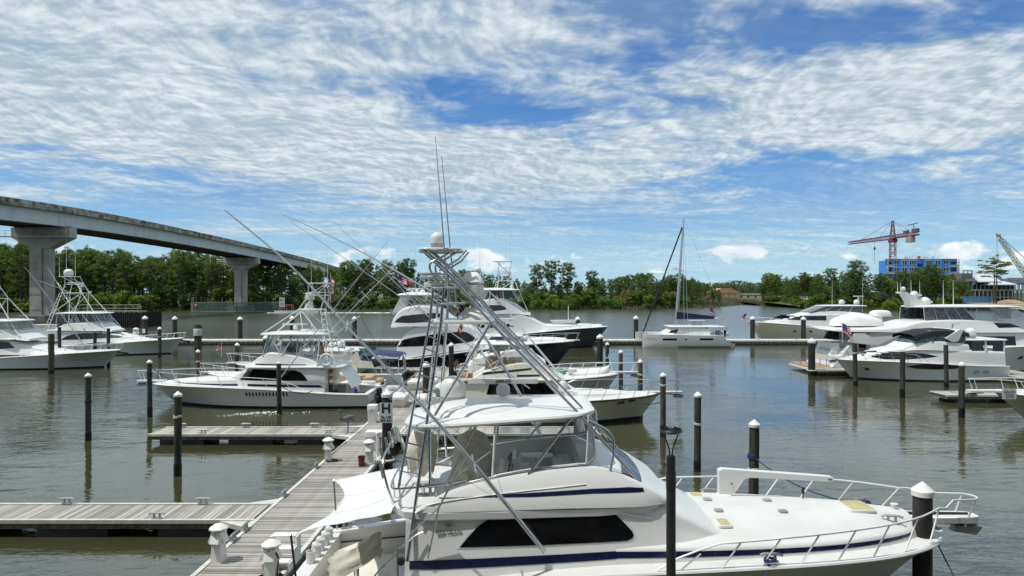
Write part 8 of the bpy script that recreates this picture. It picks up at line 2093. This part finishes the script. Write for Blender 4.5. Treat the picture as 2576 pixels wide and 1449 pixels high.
    for i in range(5): x = 9 + i * 2.6; y = -B.hpt(x, 1.3)[1]; m = MB(); m.lathe([(0, -.01), (.28, -.01), (.28, .02), (0, .02)], (x, y, 1.4), 14, 1, .7, Euler((pi / 2, 0, 0)).to_matrix()); B.part('portlight', m, 'black_paint')
boat_r4()
flag(at(2119, 838, 60.3), 1.3, .9, 'large striped flag drooping at the stern of the biggest yacht', .2, .55, 2, .9)
def boat_r3():
    B = Boat('motor_cruiser', 'white motor cruiser with black bimini top, bow to the left', 'motor boat', (2508 - CX) * 56.5 / F, 57.0, -1, GRP)
    B.hull(13.1, 2.15, [(0, 1.25), (.2, 1.3), (.5, 1.5), (.75, 1.62), (1, 1.66)], PLAN, 1.35, 'gelcoat', xc=0, deck_mat='gelcoat', boot=(.05, .12), camber=.12, flare=1.5)
    h = B.loft('cabin', [(.3, 1.1, 2.45, 1.95, 1.85), (3.2, 1.2, 2.55, 1.95, 1.8), (6.2, 1.3, 2.75, 1.9, 1.6), (7.8, 1.4, 2.7, 1.8, 1.4), (9.3, 1.45, 2.5, 1.65, 1.2), (10.4, 1.5, 2.2, 1.4, 1.0), (11.4, 1.5, 1.85, 1.0, .7), (12.2, 1.55, 1.7, .6, .35)], 'gelcoat', .25, .1)
    B.patch('side_window', [B.p(*c7(*q), 1.85) for q in ((640, 800), (680, 775), (740, 762), (860, 768), (1000, 775), (1100, 782), (1175, 800), (1100, 812), (950, 824), (780, 826))], 'tinted', h, cols=26)
    B.patch('hull_window', [(B.p(*c7(q[0], q[1]), 2.05)[0], B.p(*c7(q[0], q[1]), 2.05)[1] - .24) for q in ((930, 856), (1000, 842), (1080, 834), (1200, 832), (1300, 840), (1385, 860), (1300, 872), (1150, 877), (1000, 872))], 'tinted', B.hull_obj, bvh=B.hbvh, cols=24, off=.03)
    c = B.loft('flybridge', [(3.1, 2.45, 3.0, 1.75, 1.7), (4.6, 2.45, 3.2, 1.8, 1.6), (6.2, 2.5, 3.3, 1.75, 1.5), (7.4, 2.5, 3.1, 1.65, 1.3), (8.4, 2.4, 2.6, 1.4, 1.0), (8.9, 2.3, 2.42, 1.2, .8)], 'gelcoat', .25, .06)
    glass_ring(B, 3.3, 7.4, 3.1, 4.1, 1.6, 1.4, 1.5, 3, 'teal_glass', name='windscreen_panel', border='black_paint')
    m = MB(); m.grid([[(3.0 + .45 * i, y, 4.2 - .012 * (i - 4) ** 2 - .16 * abs(y / 1.6) ** 3 - (.3 if abs(y) > 1.55 else 0)) for y in (-1.62, -1.55, -1.2, -.6, 0, .6, 1.2, 1.55, 1.62)] for i in range(11)]); B.part('bimini_top', m, 'canvas_black', None, 60)
    m = MB(); lump(m, (5.0, .4, 3.3), (1.2, 1.4, .5), random.Random(6), .04); B.part('seat_cover', m, 'canvas_teal', None, 60)
    m = MB(); m.prism([B.p(*c7(*q), 1.7) for q in ((1230, 660), (1345, 590), (1370, 600), (1330, 680), (1290, 690))], -1.75, 1.75); B.part('radar_arch', m, 'gelcoat', None, 20)
    B.plate('aft_hardtop', -.1, 3.4, 1.85, 3.25, .14, 'gelcoat', None, .4); legs(B, [((.3, 1.75, 2.4), (.3, 1.7, 3.3)), ((1.8, 1.8, 2.4), (1.8, 1.7, 3.3))], .09, 'gelcoat')
    for (a, b) in ((1.95, 2.95), (.35, 1.25)):
        for sg in (1, -1): m = MB(); m.add([(a, sg * 1.78, 2.45), (b, sg * 1.78, 2.45), (b - .05, sg * 1.72, 3.22), (a + .05, sg * 1.72, 3.22)], [(0, 1, 2, 3)]); B.part('aft_window', m, 'tinted', None, 0)
    B.dome((2.2, .5, 3.45), .42, .8); m = MB(); m.tube([(3.6, .3, 4.1), (3.5, .3, 4.6)], .06, 6); m.rbox((3.5, .3, 4.6), (.9, .3, .1), .04); B.part('radar_scanner', m, 'gelcoat')
    m = MB(); m.rbox((-.75, 0, .32), (1.6, 3.9, .2), .15); B.part('swim_platform', m, 'gelcoat'); m = MB(); m.tube([(-.3, 1.6, .4), (.2, 1.6, 1.6)], .04, 6); m.tube([(-.3, 1.1, .4), (.2, 1.1, 1.6)], .04, 6); B.part('boarding_ladder', m, 'steel')
    for px in (1480, 1553): x, z = B.p(*c7(px, 922), 2.1); m = MB(); m.lathe([(0, -.02), (.28, -.02), (.3, .02), (0, .03)], (x, B.hpt(x, z)[1] + .01, z), 14, 1, .5, Euler((pi / 2, 0, 0)).to_matrix()); B.part('exhaust_vent', m, 'ink_pale')
    x, z = B.p(*c7(653, 904), 1.6); m = MB(); m.lathe([(0, -.02), (.26, -.02), (.26, .02), (0, .02)], (x, B.hpt(x, z)[1] + .01, z), 14, 1, .4, Euler((pi / 2, 0, .25)).to_matrix()); B.part('portlight', m, 'black_paint')
    B.bow_rail(6.5, .62, .75, .12, 6, 13.6, .3, .02, 'steel', mid=True); B.pulpit(11.9, 13.6, 1.72)
boat_r3()
def boat_r6():
    B = Boat('sportfishing_boat', 'white boat whose bow with a notice on the rail enters from the right', 'motor boat', 45.5, 37.6, -1, GRP)
    B.hull(19.2, 2.6, [(0, 1.1), (.5, 1.3), (.75, 1.52), (.9, 1.66), (1, 1.74)], PLAN, 1.9, 'gelcoat', xc=3, deck_mat='gelcoat', camber=.15, flare=2.0, boot=(.05, .12))
    B.loft('foredeck_trunk', [(9, 1.4, 2.0, 1.9, 1.6), (12, 1.5, 2.1, 1.7, 1.4), (15, 1.6, 1.98, 1.1, .8), (17, 1.65, 1.8, .6, .4)], 'nonskid', .12, .1); B.loft('cabin', [(3, 1.2, 2.8, 2.1, 1.9), (7, 1.3, 2.9, 2.0, 1.8), (9, 1.4, 2.5, 1.9, 1.5), (10.5, 1.4, 2.0, 1.7, 1.3)], 'gelcoat', .2, .1)
    B.bow_rail(11, .55, .7, .12, 6, 20.6, .3, .024, 'white_tube'); B.pulpit(18, 20.7, 1.82, .3, .1)
    p = B.q(*c7(1718, 1090), .7); m = MB(); m.box((p.x, p.y + .1, p.z), (.75, .03, .55)); s = B.part('notice_board', m, 'sign_white', None, 0); name_text(B, 'GALATI', .17, 'ink_grey', (p.x, p.y + .125, p.z + .12), (pi / 2, 0, pi), s, 0)
    for dz in (-.04, -.14): name_text(B, 'YACHT SALES' if dz > -.1 else '251 981 9800', .075, 'ink_grey', (p.x, p.y + .125, p.z + dz), (pi / 2, 0, pi), s, 0)
boat_r6()
def tour_boat():
    Y = 236.0; X = (703 - CX) * Y / F
    R = empty('tour_boat', (X, Y, 0), 0, 'small excursion boat with red canopy passing the green fender', 'boat')
    m = MB(); m.prism([(-1.2, 0), (5.6, 0), (6, .9), (-1.6, .9)], -1.1, 1.1); m.build('hull', 'gelcoat', R, 20); m = MB(); m.box((2.2, 0, 1.05), (6.8, 2.1, .3)); m.build('rub_strake', 'navy', R)
    m = MB(); m.rbox((3.4, 0, 2.7), (2.6, 2.2, .3), .1); m.build('canopy', 'sign_red', R)
    for x in (2.2, 4.6):
        for y in (-1, 1): m = MB(); m.tube([(x, y, 1), (x, y, 2.6)], .05, 5); m.build('post', 'white_tube', R)
    m = MB(); m.rbox((.6, 0, 1.4), (1.6, 1.4, .5), .1); m.build('seats', 'sign_red', R); m = MB(); m.rbox((-1.9, 0, .7), (.6, .7, .9), .1); m.build('outboard', 'black_paint', R)
    # wake behind it and by the second boat farther right
    rnd = random.Random(3); m = MB()
    for i in range(260):
        x = X - 4 + rnd.uniform(0, 1) ** .8 * 46; y = Y - .5 + rnd.gauss(0, .5); w = rnd.uniform(.3, 1.4)
        m.add([(x - w, y - .1, .02), (x, y - .25, .03), (x + w, y + .05, .02), (x, y + .25, .05 + rnd.random() * .2)], [(0, 1, 2, 3)])
    tag(m.build('wake_foam', 'foam', None, 0), 'white wake trailing behind the excursion boat', 'wake', kind='stuff')
    R = empty('fishing_skiff', ((775 - CX) * 232 / F, 232, 0), 0, 'white fishing boat with upper station beyond the blue-striped boat tower', 'boat')
    m = MB(); m.prism([(-4, 0), (3.6, 0), (4.6, 1.4), (-4, 1.1)], -1.2, 1.2); m.build('hull', 'gelcoat', R, 20); m = MB(); m.prism([(-1, 1.2), (2, 1.2), (1.4, 3.2), (-.8, 3.2)], -.9, .9); m.build('cabin', 'gelcoat', R, 20)
    m = MB(); m.prism([(-1.2, 5.2), (1.8, 5.2), (1.2, 6.6), (-.6, 6.6)], -.8, .8); u = m.build('upper_station', 'gelcoat', R, 20); m = MB(); m.prism([(-.6, 5.7), (1.75, 5.7), (1.4, 6.3), (-.5, 6.3)], -.83, .83); m.build('window', 'tinted', u, 0); m = MB(); m.rbox((.2, 0, 6.75), (3.4, 2.2, .15), .05); m.build('top', 'gelcoat', u)
    for x in (-.8, 1.2):
        for y in (-.8, .8): m = MB(); m.tube([(x, y, 3), (x, y, 5.3)], .06, 5); m.build('leg', 'white_tube', R)
tour_boat()
# turquoise spring line and a few slack mooring lines
for a, b, s_, c, lab in ((at(1530, 892, 54.3), at(1546, 940, 46), .2, 'rope_teal', 'turquoise mooring line from the piling to the dinghy boat bow'), (at(376, 918, 39.4), Vector((-21.5, 43.6, 1.5)), .2, 'rope_black', 'slack line from the left piling to the blue-striped bow'),
                         (at(703, 968, 40.4), Vector((-12.6, 42.2, 1.1)), .3, 'rope_black', 'black fender line between the middle piling and the blue-striped hull'), (at(1668, 1008, 34), Vector((6.2, 36.8, 1.5)), .25, 'rope_black', 'dark line from the greenish piling to the cream bow')):
    mb = MB(); mb.tube(sag(a, b, s_), .02, 5); tag(mb.build('mooring_line', c, None, 60), lab, 'rope')
# splash where bilge water runs out beside the blue-striped hull
rnd = random.Random(11); mb = MB()
for i in range(150):
    t = rnd.random(); x = -14.6 - 2.6 * t + rnd.gauss(0, .25) + (2.0 if rnd.random() < .25 else 0); y = 41.0 - 1.3 * t + rnd.gauss(0, .15); w = rnd.uniform(.02, .08) * (1.3 - t)
    mb.add([(x - w, y, .015), (x, y - w * .4, .015), (x + w, y, .015), (x, y + w * .4, .02 + rnd.random() * .05)], [(0, 1, 2, 3)])
tag(mb.build('splash_foam', 'foam', None, 0), 'white foam of bilge water beside the blue-striped hull', 'foam', kind='stuff')
